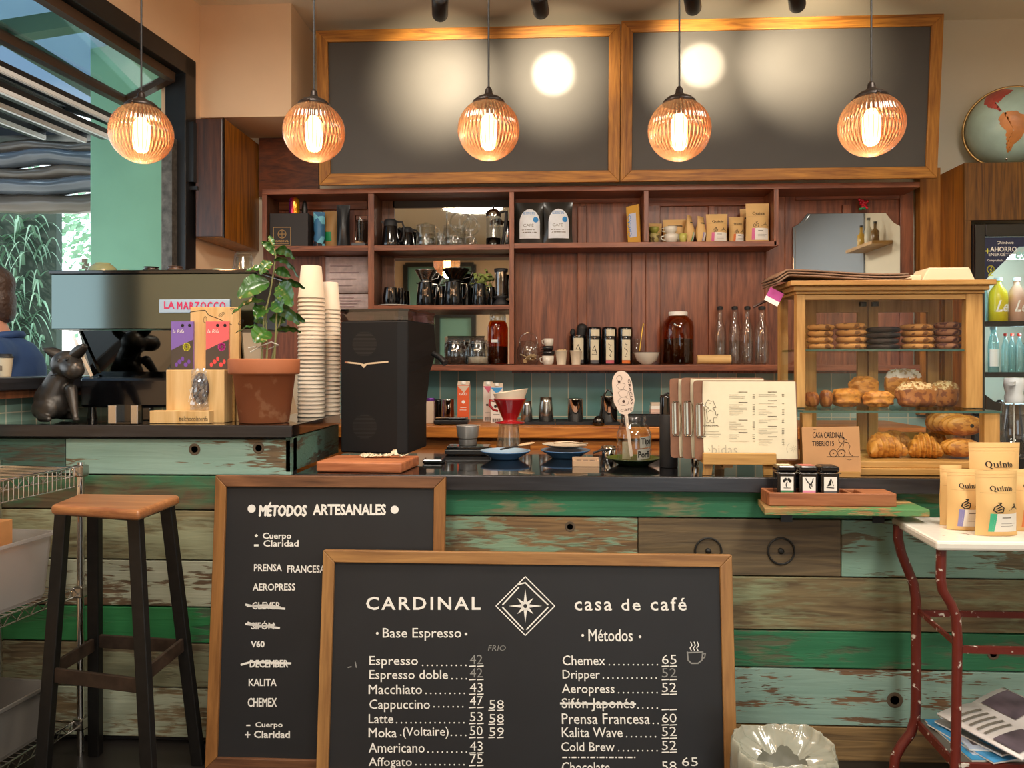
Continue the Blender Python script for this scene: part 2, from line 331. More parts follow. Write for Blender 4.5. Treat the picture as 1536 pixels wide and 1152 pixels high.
b = MB(); b.bx(-.40, 8, -.14, 0, 0, ZW0); b.bx(-.40, 8, -.14, 0, ZW1, ZC); b.bx(-.40, XW0, -.14, 0, ZW0, ZW1); b.bx(XW1, 8, -.14, 0, ZW0, ZW1)
wl = struct(b.build('wall_left', m_peach, loc=AW, rot=(0, 0, WROT)))
# bulkhead over the shelf unit
xb0, xb1 = AW.x, X(437, 4.15); zb = Z(168, 4.15)
struct(MB().bx(xb0-.05, xb1, 4.15, YB, zb, ZC).build('trim_1', m_peach))
m_tile = brick('teal_tiles', ('4f7c7c', '94b2ac'), 'b4b6a0', .108, .27, .003, .22)
m_gtile = brick('sage_tiles', ('6d8f82', '83a294'), 'c4c4ae', .075, .3, .0025, .22)
struct(MB().bx(X(470, YB), X(1412, YB), 0, .03, -.4, .28).build('trim_2', m_tile, loc=(0, YB-.035, 1.08)))
struct(MB().bx(-.02, 1.6, .001, .02, .95, ZW0-.037).build('trim_3', m_gtile, loc=AW, rot=(0, 0, WROT)))
# window frame, sill and the folded-up sashes
wf = MB(); t = .06
wf.bx(XW0-.07, XW0+.03, -.10, .02, ZW0, ZW1+.04); wf.bx(XW1, XW1+.06, -.10, .02, ZW0, ZW1+.04); wf.bx(XW0-.07, XW1+.06, -.10, .02, ZW1-.05, ZW1+.05)
win = struct(wf.build('window_1', m_black, loc=AW, rot=(0, 0, WROT), bev=.004))
b = MB(); b.bx(XW0+.03, XW0+.075, -.09, -.03, ZW0, ZW1-.4); b.build('side_channel', mat('worn_channel', '5a5650', .5, .4, var=.5, vs=30), win)
b = MB(); b.bx(0, XW1, -.2, .085, ZW0-.035, ZW0+.012); b.build('sill', w_blackwood, win, bev=.004)
b = MB(); b.bx(0, XW1, .001, .07, ZW0-.066, ZW0-.035); b.build('sill_rail', w_walnut, win)
b = MB(); b.bx(XW0-.045, XW0+.005, .02, .05, ZW1-.62, ZW1-.3); b.bx(XW0-.03, XW0-.01, .02, .06, ZW1-.66, ZW1-.64); b.build('hinge_plate', m_black, win)
m_brownbar = mat('bronze_bar', '4d3a2c', .4, .3)
def sash(x0, x1, y0, z0, y1, z1, mb, mg, name='sash'):    # glazed frame, long rails along the wall, from (y0,z0) to (y1,z1)
    f = MB(); a = Vector((0, y0, z0)); c = Vector((0, y1, z1))
    for q in (a, c): f.bar((x0, q.y, q.z), (x1, q.y, q.z), .045, .045)
    for x in (x0, x1): f.bar((x, y0, z0), (x, y1, z1), .045, .035)
    o = f.build(name, mb, win)
    g = MB(); d = (c-a).normalized(); n_ = Vector((0, -d.z, d.y))*.003
    g.add([Vector((x, q.y, q.z))+s_*n_ for s_ in (-1, 1) for x, q in ((x0, a), (x1, a), (x1, c), (x0, c))], [(0, 1, 2, 3), (7, 6, 5, 4), (0, 4, 5, 1), (1, 5, 6, 2), (2, 6, 7, 3), (3, 7, 4, 0)])
    g.build('pane', m_pane, o)
def WL(px, py, lx):                                    # left wall frame: (outward y, z) of a pixel at distance lx along the wall
    c, sn = math.cos(WROT), math.sin(WROT); d = ray(px, py); o = Vector((0, 0, CZ))-AW; t = (lx-(o.x*c+o.y*sn))/(d.x*c+d.y*sn); p = o+d*t
    return -p.x*sn+p.y*c, p.z
XE = XW1-.06
ya, za = WL(257, 116, .20); yb2, zb2 = WL(188, 152, .20)
sash(.20, XE, ya, za, yb2, zb2, m_brownbar, m_pane)
prev = (yb2, zb2+.0)
m_edge = mat('white_edge', 'e8eef0', .5)  # plain near-white matt colour for the lower sash edges
for i, (px, py) in enumerate(((172, 183), (160, 203), (123, 207), (62, 203))):
    y_, z_ = WL(px, py, .26); f = MB(); f.bar((.26, y_, z_), (XE, y_, z_), .055, .045); f.bar((.26, y_, z_), (.26, y_-.30, z_+.09), .035, .03); f.bar((.26, y_-.30, z_+.09), (XE, y_-.30, z_+.09), .04, .03)
    o = f.build('sash', m_black, win)
    g = MB(); g.bar((.28, y_-.15, z_+.045), (XE, y_-.15, z_+.045), .27, .006, up=(0, .29, 1)); g.build('pane', m_pane, o)
    MB().bx(.262, XE, y_+.012, y_+.029, z_-.0265, z_-.0230).build('edge_strip', m_edge, o); MB().bx(.262, XE, y_+.0282, y_+.0305, z_-.022, z_-.004).build('edge_strip', m_edge, o)
# ---------------------------------------------------------------- the street outside
m_mint = mat('mint_paint', '7fb59a', .6, var=.04, vs=4); m_pave = mat('pale_pavement', 'cfcac0', .8, var=.05)
struct(MB().bx(-14, -2.0, -8, 16, -.16, -.05).build('trim_4', m_pave))
W4 = lambda px, d: P(px, HY, d)
pl = MB(); pl.bx(-.33, .33, -.15, .25, -.05, 3.6); o = pl.build('pillar', m_mint, loc=((X(153, 4.75)+X(268, 4.75))/2, 4.9, 0), bev=.01); struct(o)
struct(MB().bx(-14, -2.6, 13, 13.4, -.05, 3.0).build('wall_street', mat('sunlit_street_wall', 'f1efe8', .8)))
# canopy over the pavement
cn = thing('street_canopy', 'blue grey tarpaulin canopy on dark beams over the pavement outside', 'canopy', (-1.95, 2.0, 3.05)); m_tarp = glass('blue_tarpaulin', (.25, .34, .42), .3, .3, .03, .8, (.07, .125, .20))
MB().grid(lambda u, v: (-.3-3.6*u, -3.5+7.2*v, .45-.5*u+.03*math.sin(v*25+u*3)), 12, 30).build('tarpaulin', m_tarp, cn)
m_dg = mat('dark_green_beam', '33503f', .5)
for yy in (-1.6, -.3, 1.0, 2.3): MB().bar((-.2, yy, .40), (-3.9, yy, -.10), .09, .10).build('beam', m_dg, cn)
for xx, zz in ((-1.2, .24), (-2.4, .07), (-3.8, -.10)): MB().bar((xx, -3.5, zz), (xx, 3.6, zz), .08, .09).build('beam', m_dg, cn)
# what the mirrors look back at: a black framed mint window on the rear wall, a blue-grey panel and a bottle shelf on the right wall
b = MB(); b.bx(-2.35, -1.25, -3.595, -3.585, 1.1, 3.0); w2 = struct(b.build('window_2', mat('mint_pane', '86b8a8', .3)))
f = MB()
for x in (-2.38, -1.85, -1.25): f.bx(x-.04, x+.04, -3.584, -3.53, 1.06, 3.04)
for z in (1.06, 2.2, 3.04): f.bx(-2.38, -1.25, -3.5835, -3.535, z-.035, z+.035)
f.build('window_frame', m_black, w2)
struct(MB().bx(3.135, 3.149, -1.4, 1.08, .0, 3.34).build('trim_5', mat('blue_grey_panel', '8d97a4', .6)))
ws = thing('wall_shelf', 'small wooden wall shelf on the right wall, seen in the scalloped mirror', 'shelf', (3.05, 1.36, 2.50)); MB().bx(-.09, .095, -.28, .35, 0, .03).build('board', w_case, ws)
for i, (yy, c_, hh) in enumerate(((1.88, 'c8a040', .20), (2.05, 'd8d4c0', .24), (2.2, '7a5a30', .18))):
    o = thing('spirit_bottle', ('yellow bottle on the wall shelf seen in the mirror', 'pale tall bottle on the wall shelf seen in the mirror', 'brown bottle on the wall shelf seen in the mirror')[i], 'bottle', (3.05, yy-.64, 2.5307)); MB().lathe([(.034, 0), (.036, .01), (.036, hh*.6), (.014, hh*.75), (.014, hh), (0, hh)], 18).build('bottle', mat('bottle_'+c_, c_, .2), o); MB().lathe([(.016, hh), (.016, hh+.02), (0, hh+.02)], 12).build('cap', m_black, o)
# ---------------------------------------------------------------- the bar: planked front, worktops
YP, YF = 2.73, 2.68; ZM = CZ-166*2.68/F; ZR = CZ-92*2.70/F
bar = thing('bar_counter', 'long bar front clad in reclaimed green and brown weathered planks', 'counter', (0, YP, 0))
def plank(x0, x1, y0, y1, m, px=None):
    px = px or 1000 if x0 > 400 else 200
    z1, z0 = P(px, y0, YP).z, max(.0, P(px, y1, YP).z)
    return MB().bx(X(x0, YP)+.0012, X(x1, YP)-.0012, 0, .022, z0+.0012, z1-.0012).build('plank', m, bar, bev=.003)
G1, G2, T1, BR, OL, WH = '2f7350', '1f6a3c', '86a596', '6d5a42', '7d7a5c', 'a9ab95'
wd, wl_ = '4a3a28', '8a7455'
pk = [(478, 1560, 736, 776, peel('green_plank', '36805c', '57604a', '8a8a68', .36, 1, '2a6a4a')),
 (478, 957, 777, 862, peel('teal_brown_plank', '8aa58a', '4a3a2c', '94764f', .52, 2, '6f8c74', .05)),
 (957, 1262, 777, 862, peel('bare_brown_plank', '7a755a', '4c4030', '776548', .95, 3)),
 (1262, 1560, 777, 862, peel('teal_end_plank', '86a796', '57503c', '77684c', .40, 14, '7a9c8b', .03)),
 (478, 1560, 863, 942, peel('olive_plank', '8f9672', '54442e', '8c7c58', .72, 4, '7f8a6a', .12)),
 (478, 1560, 943, 998, peel('deep_green_plank', '2f7650', '3c4a38', '6a6a50', .34, 5, '24613f')),
 (478, 1560, 999, 1083, peel('pale_teal_plank', '8fab9e', '54402e', '7d5f44', .38, 6, '7d9c90', .02, 3, 22)),
 (478, 1560, 1084, 1160, peel('oak_plank', '8a8060', '57442c', '97784c', 1.1, 7)),
 (478, 1560, 1161, 1500, peel('oak_low_plank', '8a8060', '4c3c28', '7f6642', 1.1, 8)),
 (-60, 98, 658, 712, peel('dark_teal_plank', '47675c', '33302a', '5b5548', .34, 9, '3b584f')),
 (98, 437, 658, 712, peel('pale_blue_plank', '94b3a8', '574a3a', '7d6a50', .32, 10, '84a69a', .03, 2.4, 16)),
 (-60, 436, 713, 764, peel('green_brown_plank', '3a7350', '4a4030', '6e5f45', .55, 11, '33664a', .1, 1.3, 3)),
 (-60, 478, 765, 839, peel('olive_left_plank', '97997b', '57503a', '8c805e', .50, 12, '878a6c', .1)),
 (-60, 478, 840, 909, peel('whitewashed_plank', 'b3b5a0', '4c3c2c', '7a6248', .43, 13, 'a3a891', .03)),
 (-60, 478, 910, 963, peel('vivid_green_plank', '2a7a45', '2f4a34', '506048', .25, 15, '226a3a')),
 (-60, 478, 964, 1030, peel('dim_olive_plank', '7f8066', '453a2a', '70634a', .52, 16, '70725a')),
 (-60, 478, 1031, 1105, peel('pale_low_plank', '9a9f8a', '54452f', '7d6b4e', .45, 17, '8c927c', .05))]
for q in pk: plank(max(q[0], -15), *q[1:])
MB().bx(X(-15, YP), X(478, YP), .03, .05, 0, Z(1105, YP, 200)).build('toe_kick', m_blackmatt, bar)
MB().bx(X(-15, YP), X(437, YP), .022, .06, .05, ZR-.05).build('carcass', m_blackmatt, bar)
MB().bx(X(478, YP), X(1560, YP), .0225, .60, .0, ZM-.06).build('carcass', m_blackmatt, bar)
e = MB().bx(X(437, YP)-.02, X(437, YP), .0, .62, ZM+.002, ZR-.045); e.build('end_plank', peel('end_teal_plank', '5f8478', '3a342a', '5b5548', .4, 19, '52776b'), bar)
# knots and iron rings nailed on the planks
kn = mat('knot_wood', '2f241b', .8); kn2 = mat('knot_rim', '5d5040', .8)
for px, py, r in ((292, 674, 9), (388, 672, 9), (1342, 1050, 12), (1490, 981, 9), (855, 790, 8)):
    c = P(px, py, YP); k = MB(); R = M(r, px, YP)
    k.m = 1; k.lathe([(R*.55, .0), (R*.8, .002), (R, .0005)], 16); k.m = 0; k.lathe([(0, .0012), (R*.55, .0012)], 14)
    k.build('knot', [kn, kn2], bar, (c.x, -.0005, c.z), (math.pi/2, 0, 0))
m_iron = mat('black_iron', '15130f', .6)
for px, py in ((1062, 826), (1171, 826)):
    c = P(px, py, YP); R = M(19.5, px, YP); k = MB()
    k.tube([(R*math.cos(t*math.pi/14), -.006, R*math.sin(t*math.pi/14)) for t in range(28)], .0035, 8, True); o = k.build('iron_ring', m_iron, bar, (c.x, 0, c.z))
    MB().lathe([(0, 0), (.010, 0), (.010, .01), (.006, .013), (0, .014)], 12).build('bolt', m_iron, o, (0, 0, 0), (math.pi/2, 0, 0))
m_stone = mat('black_worktop', '131315', .10, coat=.6, spec=.6)
def slab(name, label, x0, x1, y0, y1, z, th, cat='countertop'):
    o = thing(name, label, cat, ((x0+x1)/2, y0, z-th)); cx = (x0+x1)/2
    MB().bx(x0-cx, x1-cx, .012, y1-y0, .004, th).build('slab', m_stone, o, bev=.002)
    MB().bx(x0-cx, x1-cx, 0, .0119, 0, th-.001).build('front_edge', w_blackwood, o, bev=.002); return o
slab('countertop', 'black glossy main countertop on the planked bar', X(441, YF), X(1560, YF), YF, 3.5, ZM, .052)
# raised counter: L-shaped, reaching back under the coffee machine
xr = X(437, 2.70); xl = X(-60, 2.70)
o = thing('raised_countertop', 'black raised countertop at left carrying the coffee machine and potted plant', 'countertop', (xr, 2.70, ZR-.043))
MB().prismz([(xl-xr, .0121), (0, .0121), (0, .64), (-.28, .64), (-.28, .80), (-.47, .80), (xl-xr+.12, .40)], .004, .043).build('slab', m_stone, o)
MB().bx(xl-xr, 0, 0, .012, 0, .042).build('front_edge', w_blackwood, o, bev=.002)
ZR += .0007
# back counter in orange wood
YC = 3.95; ZBK = Z(640, YC)
bk = thing('back_counter', 'orange pine back counter with drawers below the tiled wall', 'counter', ((X(440, YC)+X(1400, YC))/2, YC, 0))
hw = (X(1400, YC)-X(440, YC))/2
MB().bx(-hw, hw, 0, YB-.04-YC, ZBK-.06, ZBK).build('worktop', w_orange, bk, bev=.004)
MB().bx(-hw, hw, .06, YB-.05-YC, 0, ZBK-.06).build('carcass', wood('orange_carcass', '7a3f10', 'b8702a', 'x', .8, .5, 9, 1.4), bk)
for x0, x1 in ((690, 752), (795, 870), (875, 960), (966, 1050)):
    q = X(690, YC)-bk.location.x; a, c = X(x0, YC)-bk.location.x, X(x1, YC)-bk.location.x
    d = MB().bx(a, c, .04, .06, ZBK-.24, ZBK-.075).build('drawer', w_orange, bk, bev=.003)
    MB().tube([((a+c)/2-.04, .04, ZBK-.15), ((a+c)/2-.04, .02, ZBK-.15), ((a+c)/2+.04, .02, ZBK-.15), ((a+c)/2+.04, .04, ZBK-.15)], .005, 6).build('handle', m_iron, d)
# ---------------------------------------------------------------- mahogany shelf unit
YS, YSB = 4.28, 4.50; su = thing('shelf_unit', 'tall mahogany panelled shelf unit on the back wall with mirrored bays', 'shelf', (0, YS, 1.30))
def sx(px): return X(px, YS)
def sz(py, px=825): return P(px, py, YS).z-1.30
zt = sz(279)
def upright(px0, px1, py0, py1, m=w_walnut):
    b = MB(); py0 = max(py0, 287.3); b.bx(sx(px0), sx(px1), .008, YSB-YS-.019, sz(py1), sz(py0)); b.m = 1; b.bx(sx(px0), sx(px1), 0, .008, sz(py1), sz(py0)); return b.build('divider', [m, w_mahog], su, bev=.0015)
def shelf(px0, px1, py0, py1):
    b = MB(); b.bx(sx(px0), sx(px1), 0, YSB-YS, sz(py1), sz(py0)); return b.build('shelf', w_mahogx, su, bev=.002)
upright(393, 400, 279, 366); upright(552, 561, 283, 546); upright(764, 771, 283, 546); upright(966, 973, 283, 364, w_mahog); upright(1161, 1168, 279, 371, w_mahog)
b = MB(); b.bx(sx(393), sx(1380), 0, YSB-YS, sz(287), zt); b.build('top_board', w_mahogx, su, bev=.002)
shelf(400, 552, 366, 374); shelf(561, 764, 366, 374); shelf(771, 1165, 364, 372); shelf(561, 764, 457, 464); shelf(500, 1380, 547, 556)
Z_T, Z_M, Z_L = 1.3006+sz(366), 1.3006+sz(457), 1.3006+sz(547); Z_TR = 1.3006+sz(364)
# panelled backs made of old doors
def xb(px): return X(px, YSB)
def zb_(py): return Z(py, YSB)-1.30
yb = YSB-YS
b = MB(); b.bx(xb(395), xb(560), yb, yb+.02, zb_(556), zt); b.bx(xb(768), xb(1368), yb, yb+.02, zb_(560), zt); b.build('back_panel', w_mahog, su)
def stile(px0, px1, py0, py1): return MB().bx(xb(px0), xb(px1), yb-.018, yb, zb_(py1), zb_(py0)).build('stile', w_mahog, su, bev=.004)
for a in ((771, 797, 300, 556), (866, 880, 310, 556), (947, 968, 300, 556), (968, 990, 300, 556), (1062, 1076, 312, 556), (1147, 1176, 286, 556), (1176, 1192, 286, 556), (1348, 1368, 286, 556), (1262, 1276, 312, 420), (480, 490, 380, 556)): stile(*a)
for x0, x1, y0, y1 in ((771, 968, 286, 306), (968, 1148, 286, 312), (1192, 1348, 286, 305), (400, 552, 290, 312)):
    MB().bx(xb(x0), xb(x1), yb-.0186, yb-.0005, zb_(y1), zb_(y0)).build('rail', w_mahogx, su, bev=.004)
m_mirror = mat('mirror_silver', 'd5d8d4', .02, 1)
for y0, y1 in ((310, 366), (384, 457), (466, 546)):
    MB().bx(xb(590), xb(766), yb-.004, yb, zb_(y1), zb_(y0)).build('mirror_panel', m_mirror, su)
MB().bx(xb(555), xb(592), yb-.01, yb+.02, zb_(556), zt).build('stile', w_walnut, su)
MB().bx(xb(590), xb(768), yb-.01, yb+.02, zb_(310), zt).build('rail', m_blackmatt, su)
for y0, y1 in ((366, 386), (457, 467)): MB().bx(xb(590), xb(768), yb-.01, yb, zb_(y1), zb_(y0)).build('rail', w_mahogx, su)
# wooden panel and wall cabinet left of the chalkboards
o = MB().bx(-.5, .5, 0, .03, 0, Z(200, YB-.04)-2.388).build('wood_panel', wood('dark_panel', '42200f', '7a3f1c', 'x', .8, .45, 6, 1.6), loc=((X(392, YB)+X(480, YB))/2, YB-.035, 2.388)); o.scale.x = X(480, YB)-X(392, YB)
tag(o, 'dark stained wooden wall panel left of the large blank chalkboards', 'panel')
zc0, zc1 = Z(352, 4.03), Z(168, 4.03)
o = thing('wall_cabinet', 'dark brown narrow wall cabinet in the corner above the coffee machine', 'cabinet', (X(314, 4.03), 4.03, zc0)); h = zc1-zc0; wdt = X(335, 4.03)-X(293, 4.03)
MB().bx(-wdt/2, wdt/2, .02, YB-4.03-.002, 0, h).build('body', w_ply, o, bev=.004)
MB().bx(-wdt/2, wdt/2-.006, 0, .0195, .004, h-.004).build('door', wood('dark_door', '2c160c', '5a3018', 'z', 1, .35, 2, 1, coat=.3), o, bev=.004)
MB().bx(wdt/2-.005, wdt/2, .002, .0195, 0, h).build('edge_strip', m_darksteel, o)
# plywood housing on the right, post beside it
o = thing('plywood_housing', 'tall stained plywood housing around the drinks fridge at right', 'cabinet', (X(1447, 4.2), 4.2, 0)); zt_ = Z(252, 4.2)
MB().bx(0, .78, .001, .02, Z(336, 4.2), zt_).build('front_panel', w_plyd, o)
MB().bx(0, .015, 0.021, YB-4.2-.01, 0, zt_).build('side_panel', w_ply, o)
MB().bx(0, .034, .001, .02, 0, Z(336, 4.2)-.001).build('post', w_plyd, o)
MB().bx(.016, .78, .021, YB-4.2-.01, zt_-.02, zt_).build('top_panel', w_plyd, o)
o = MB().bx(X(1374, 4.5), X(1404, 4.5), 0, .06, 1.1, Z(262, 4.5)).build('wooden_post', wood('orange_post', '7a4a18', 'b87a30', 'z', .8, .45, 5, 1.5), loc=(0, 4.45, 0)); tag(o, 'upright orange wooden post between shelf unit and plywood housing', 'post')
# ---------------------------------------------------------------- upper blank chalkboards
def framed(name, label, corners, tilt, yaw, mats, sl, fw, th=.03, parts=None, slz=None, cat='chalkboard', edge=0):
    """corners: px of left, right, top, bottom at given depths -> board standing at its base"""
    (xl, xr, zbot, ztop, Y) = corners; W = (xr-xl); H = (ztop-zbot)/math.cos(tilt)
    o = thing(name, label, cat, ((xl+xr)/2, Y, zbot), rot=(-tilt, 0, yaw)); f = MB(); w2 = W/2
    f.prism([(-w2, 0), (w2, 0), (w2-fw, fw), (-w2+fw, fw)], 0, th); f.prism([(-w2, H), (-w2+fw, H-fw), (w2-fw, H-fw), (w2, H)], 0, th)
    f.m = 1; f.prism([(-w2, 0), (-w2+fw, fw), (-w2+fw, H-fw), (-w2, H)], 0, th); f.prism([(w2, 0), (w2, H), (w2-fw, H-fw), (w2-fw, fw)], 0, th)
    f.build('frame', mats, o, bev=.0025)
    MB().bx(-w2+fw*.8, w2-fw*.8, .012, .02, fw*.8, H-fw*.8).build('slate', sl, o)
    return o, W, H
Yb0 = 4.21
zb0 = 2.383
o, W, H = framed('blank_chalkboard', 'left large blank chalkboard in a golden pine frame above the shelves', (X(479, Yb0), X(929.5, Yb0), zb0, Z(37, 4.14), Yb0), -.075, 0, [w_gold, w_goldz], m_slate2, M(17, 700, Yb0))
o2, W, H = framed('blank_chalkboard', 'right large blank chalkboard in a golden pine frame above the shelves', (X(930.5, Yb0), X(1406, Yb0), zb0, Z(25, 4.13, 1150), Yb0), -.085, 0, [w_gold, w_goldz], m_slate2, M(17, 1150, Yb0))
# ---------------------------------------------------------------- track spotlights on the ceiling
tr = thing('ceiling_track', 'black lighting track on the ceiling above the chalkboards', 'lighting track', (X(925, 3.5), 3.5, ZC-.03)); MB().bx(-1.2, 1.2, -.017, .017, 0, .03).build('rail', m_black, tr)
def aim(frm, to): return (Vector(to)-Vector(frm)).to_track_quat('-Z', 'Y').to_euler()
for i, (px, py, tx, ty, en, nm) in enumerate(((660, 22, 660, 130, 150, 'far left'), (812, 18, 832, 120, 110, 'second from left'), (1040, 12, 1053, 108, 110, 'third from left'), (1196, 8, 1205, 100, 150, 'far right'))):
    e = P(px, py, 3.5); tip = Vector((e.x, 3.5, e.z)); tgt = P(tx, ty, 4.27)
    q = aim(tip, tgt); s = thing('track_spotlight', 'black cylindrical track spotlight on the ceiling, %s of four' % nm, 'spotlight', tip, rot=q, group='spotlights on the ceiling track')
    MB().lathe([(.028, .0), (.036, .0), (.037, .004), (.037, .15), (.03, .158), (0, .158)], 20).build('housing', m_black, s)
    MB().lathe([(0, .012), (.027, .012), (.028, .0)], 16).build('lens', mat('lamp_lens', 'fff0d2', .3, emit=3), s)
    k = (tip-Vector((e.x, 3.5, ZC-.03))); inv = s.rotation_euler.to_matrix().inverted(); a_ = inv @ (Vector((e.x, 3.5, ZC-.034))-tip)
    MB().tube([(0, 0, .10), (0.0, 0, .12), a_], .008, 8).build('stem', m_black, s)
    l = light('spot_lamp', 'SPOT', tip+(tgt-tip).normalized()*.012, en, (1, .83, .58), q, spot_size=math.radians(66), spot_blend=.9, shadow_soft_size=.03); l.parent = s; l.matrix_parent_inverse = Matrix(); l.location = (0, 0, -.004); l.rotation_euler = (0, 0, 0)
    if i in (1, 2): c_ = light('spot_core', 'SPOT', (0, 0, -.004), 210, (1, .86, .62), (0, 0, 0), spot_size=math.radians(21), spot_blend=.45, shadow_soft_size=.02); c_.parent = s
# ---------------------------------------------------------------- pendant lamps
m_globe0 = glass('ribbed_amber_globe', (.98, .60, .32), 1.2, .08, .08, .10, (1.0, .45, .2)); m_bulb = mat('glowing_bulb', (1, .70, .36), .4, emit=26)
m_globe = m_globe0; nt = m_globe.node_tree; N = nt.nodes; tr_n = [n for n in N if n.type == 'BSDF_TRANSPARENT'][0]; tl_n = [n for n in N if n.type == 'BSDF_TRANSLUCENT'][0]
tc = N.new('ShaderNodeTexCoord'); gd = N.new('ShaderNodeTexGradient'); gd.gradient_type = 'RADIAL'; nt.links.new(tc.outputs['Object'], gd.inputs[0])
m1 = N.new('ShaderNodeMath'); m1.operation = 'MULTIPLY'; m1.inputs[1].default_value = 6.28318*44; nt.links.new(gd.outputs['Fac'], m1.inputs[0]); m2 = N.new('ShaderNodeMath'); m2.operation = 'SINE'; nt.links.new(m1.outputs[0], m2.inputs[0])
rp = N.new('ShaderNodeValToRGB'); mr = N.new('ShaderNodeMapRange'); mr.inputs[1].default_value = -1; nt.links.new(m2.outputs[0], mr.inputs[0]); nt.links.new(mr.outputs[0], rp.inputs[0]); rp.color_ramp.elements[0].color = (.42, .15, .05, 1); rp.color_ramp.elements[1].color = (1, .78, .56, 1); nt.links.new(rp.outputs[0], tr_n.inputs[0]); nt.links.new(rp.outputs[0], tl_n.inputs[0]); m_cord = mat('cord_black', '151314', .6)
m_cap = mat('bronze_cap', '2e2622', .35, .6)
def pendant(loc, label):
    p = thing('pendant_lamp', label, 'pendant lamp', loc, group='ribbed amber globe pendants in a row over the bar'); R = .108; zc = ZC-loc[2]
    pr = [(R*math.sin(math.pi*k/22), -R*math.cos(math.pi*k/22)) for k in range(0, 20)]; pr = [(max(r, .0), z) for r, z in pr]
    MB().shell(pr, 176, rib=lambda t, z: .022*math.cos(44*t)*max(0, 1-(z/R)**2)**.4).build('globe', m_globe, p)
    MB().lathe([(.056, R*.84), (.058, R*.86), (.057, R*.93), (.042, R*1.05), (.022, R*1.12), (.014, R*1.2), (.012, R*1.33), (.005, R*1.42), (0, R*1.42)], 28).build('cap', m_cap, p)
    b = MB()
    for k in range(3): t = k*2.094+.5; b.lathe([(0, -.004), (.005, -.004), (.005, .004), (0, .004)], 8, (.06*math.cos(t), .06*math.sin(t), R*.89))
    b.build('thumb_screws', m_cap, p)
    MB().tube([(0, 0, R*1.41), (0, 0, zc-.012)], .0035, 8).build('cord', m_cord, p)
    MB().lathe([(.045, zc-.03), (.045, zc-.001)], 20).build('ceiling_rose', m_cap, p)
    MB().lathe([(0, -.070), (.016, -.068), (.026, -.056), (.029, -.03), (.029, .03), (.020, .045), (.014, .055)], 16).build('bulb', m_bulb, p)
    MB().lathe([(.015, .055), (.016, .085), (.012, R*.85)], 14).build('socket', m_cap, p)
    l = bpy.data.lights.new('bulb_light', 'POINT'); l.energy = 6.5; l.color = WARM; l.shadow_soft_size = .03
    lo = bpy.data.objects.new('bulb_light', l); COL.objects.link(lo); lo.parent = p; lo.location = (0, 0, -.09)
    return p
for px, py, s, lb in ((212, 200, 'leftmost glowing amber globe pendant in front of the window'), (471, 198, 'glowing amber globe pendant at the left edge of the left chalkboard'), (733, 195, 'glowing amber globe pendant before the middle of the left chalkboard'), (1019, 195, 'glowing amber globe pendant before the left half of the right chalkboard'), (1307, 188, 'rightmost glowing amber globe pendant before the right end of the chalkboards')) and [(a[0], a[1], 0, a[2]) for a in ((212, 200, 'leftmost glowing amber globe pendant in front of the window'), (471, 198, 'glowing amber globe pendant at the left edge of the left chalkboard'), (733, 195, 'glowing amber globe pendant before the middle of the left chalkboard'), (1019, 195, 'glowing amber globe pendant before the left half of the right chalkboard'), (1307, 188, 'rightmost glowing amber globe pendant before the right end of the chalkboards'))]:
    pendant(P(px, py, 2.72), lb)
# ---------------------------------------------------------------- tall chalkboard leaning at left (methods)
def lean(name, label, xl, xr, Ybot, Ytop, ztop, mats, sl, fw):
    t = math.atan2(Ytop-Ybot, ztop); return framed(name, label, (xl, xr, 0, ztop, Ybot), t, 0, mats, sl, fw, .028)
zt1 = Z(714, 2.645, 480)
c1, W1, H1 = lean('menu_chalkboard', 'tall walnut-framed chalkboard listing brewing methods, half hidden behind the front one', X(323, 2.645), X(668, 2.645), 2.56, 2.645, zt1, [w_board, w_boardz], m_slate, M(17, 480, 2.65))
bpy.context.view_layer.update()
f1 = Face(c1.location, c1.rotation_euler, .012); T = MB()
def flush(board, nm='menu_line', ms=None):
    global T
    if T.f: T.build(nm, ms or m_chalk, board)
    T = MB()
f1.text(T, 'MÉTODOS', 389, 459, 754, 774, bold=.035, skew=.06); f1.text(T, 'ARTESANALES', 469, 579, 756, 773, bold=.035)
f1.disc(T, 377.5, 763, 6); f1.disc(T, 592, 764.5, 6)
for s, x0, x1, y0, y1, bo in (('Cuerpo', 394, 437, 799, 811, .02), ('Claridad', 395, 448, 810, 820, .02), ('PRENSA', 381, 423, 846, 857, .02), ('FRANCESA', 431, 488, 848, 859, .015), ('AEROPRESS', 379, 443, 875, 886, .02), ('CLEVER', 378, 421, 903, 914, .015), ('SIFÓN', 377, 411, 931, 944, .015), ('V60', 376, 397, 961, 971, .035), ('DECEMBER', 375, 432, 990, 1001, .02), ('KALITA', 373, 415, 1018, 1029, .02), ('CHEMEX', 372, 415, 1047, 1060, .02), ('Cuerpo', 383, 424, 1083, 1093, .02), ('Claridad', 381, 435, 1096, 1107, .025)):
    flush(c1); f1.text(T, s, x0, x1, y0, y1, bold=bo)
flush(c1); f1.disc(T, 384.5, 803.5, 2.6, n=4); f1.line(T, [(382, 818), (387, 818)], 3); f1.line(T, [(370, 1088), (375, 1088)], 2); f1.line(T, [(368, 1102), (375, 1102)], 2); f1.line(T, [(371.5, 1098), (371.5, 1106)], 2)
for p_ in ([(369, 907), (378, 909), (400, 911), (427, 913)], [(371, 909), (398, 908), (420, 911)], [(369, 936), (395, 939), (419, 942)], [(372, 934), (388, 940), (412, 937)], [(362, 997), (376, 993), (436, 995)], [(366, 1151), (412, 1150)]): flush(c1, 'strike_line'); f1.line(T, p_, 3)
flush(c1, 'strike_line')
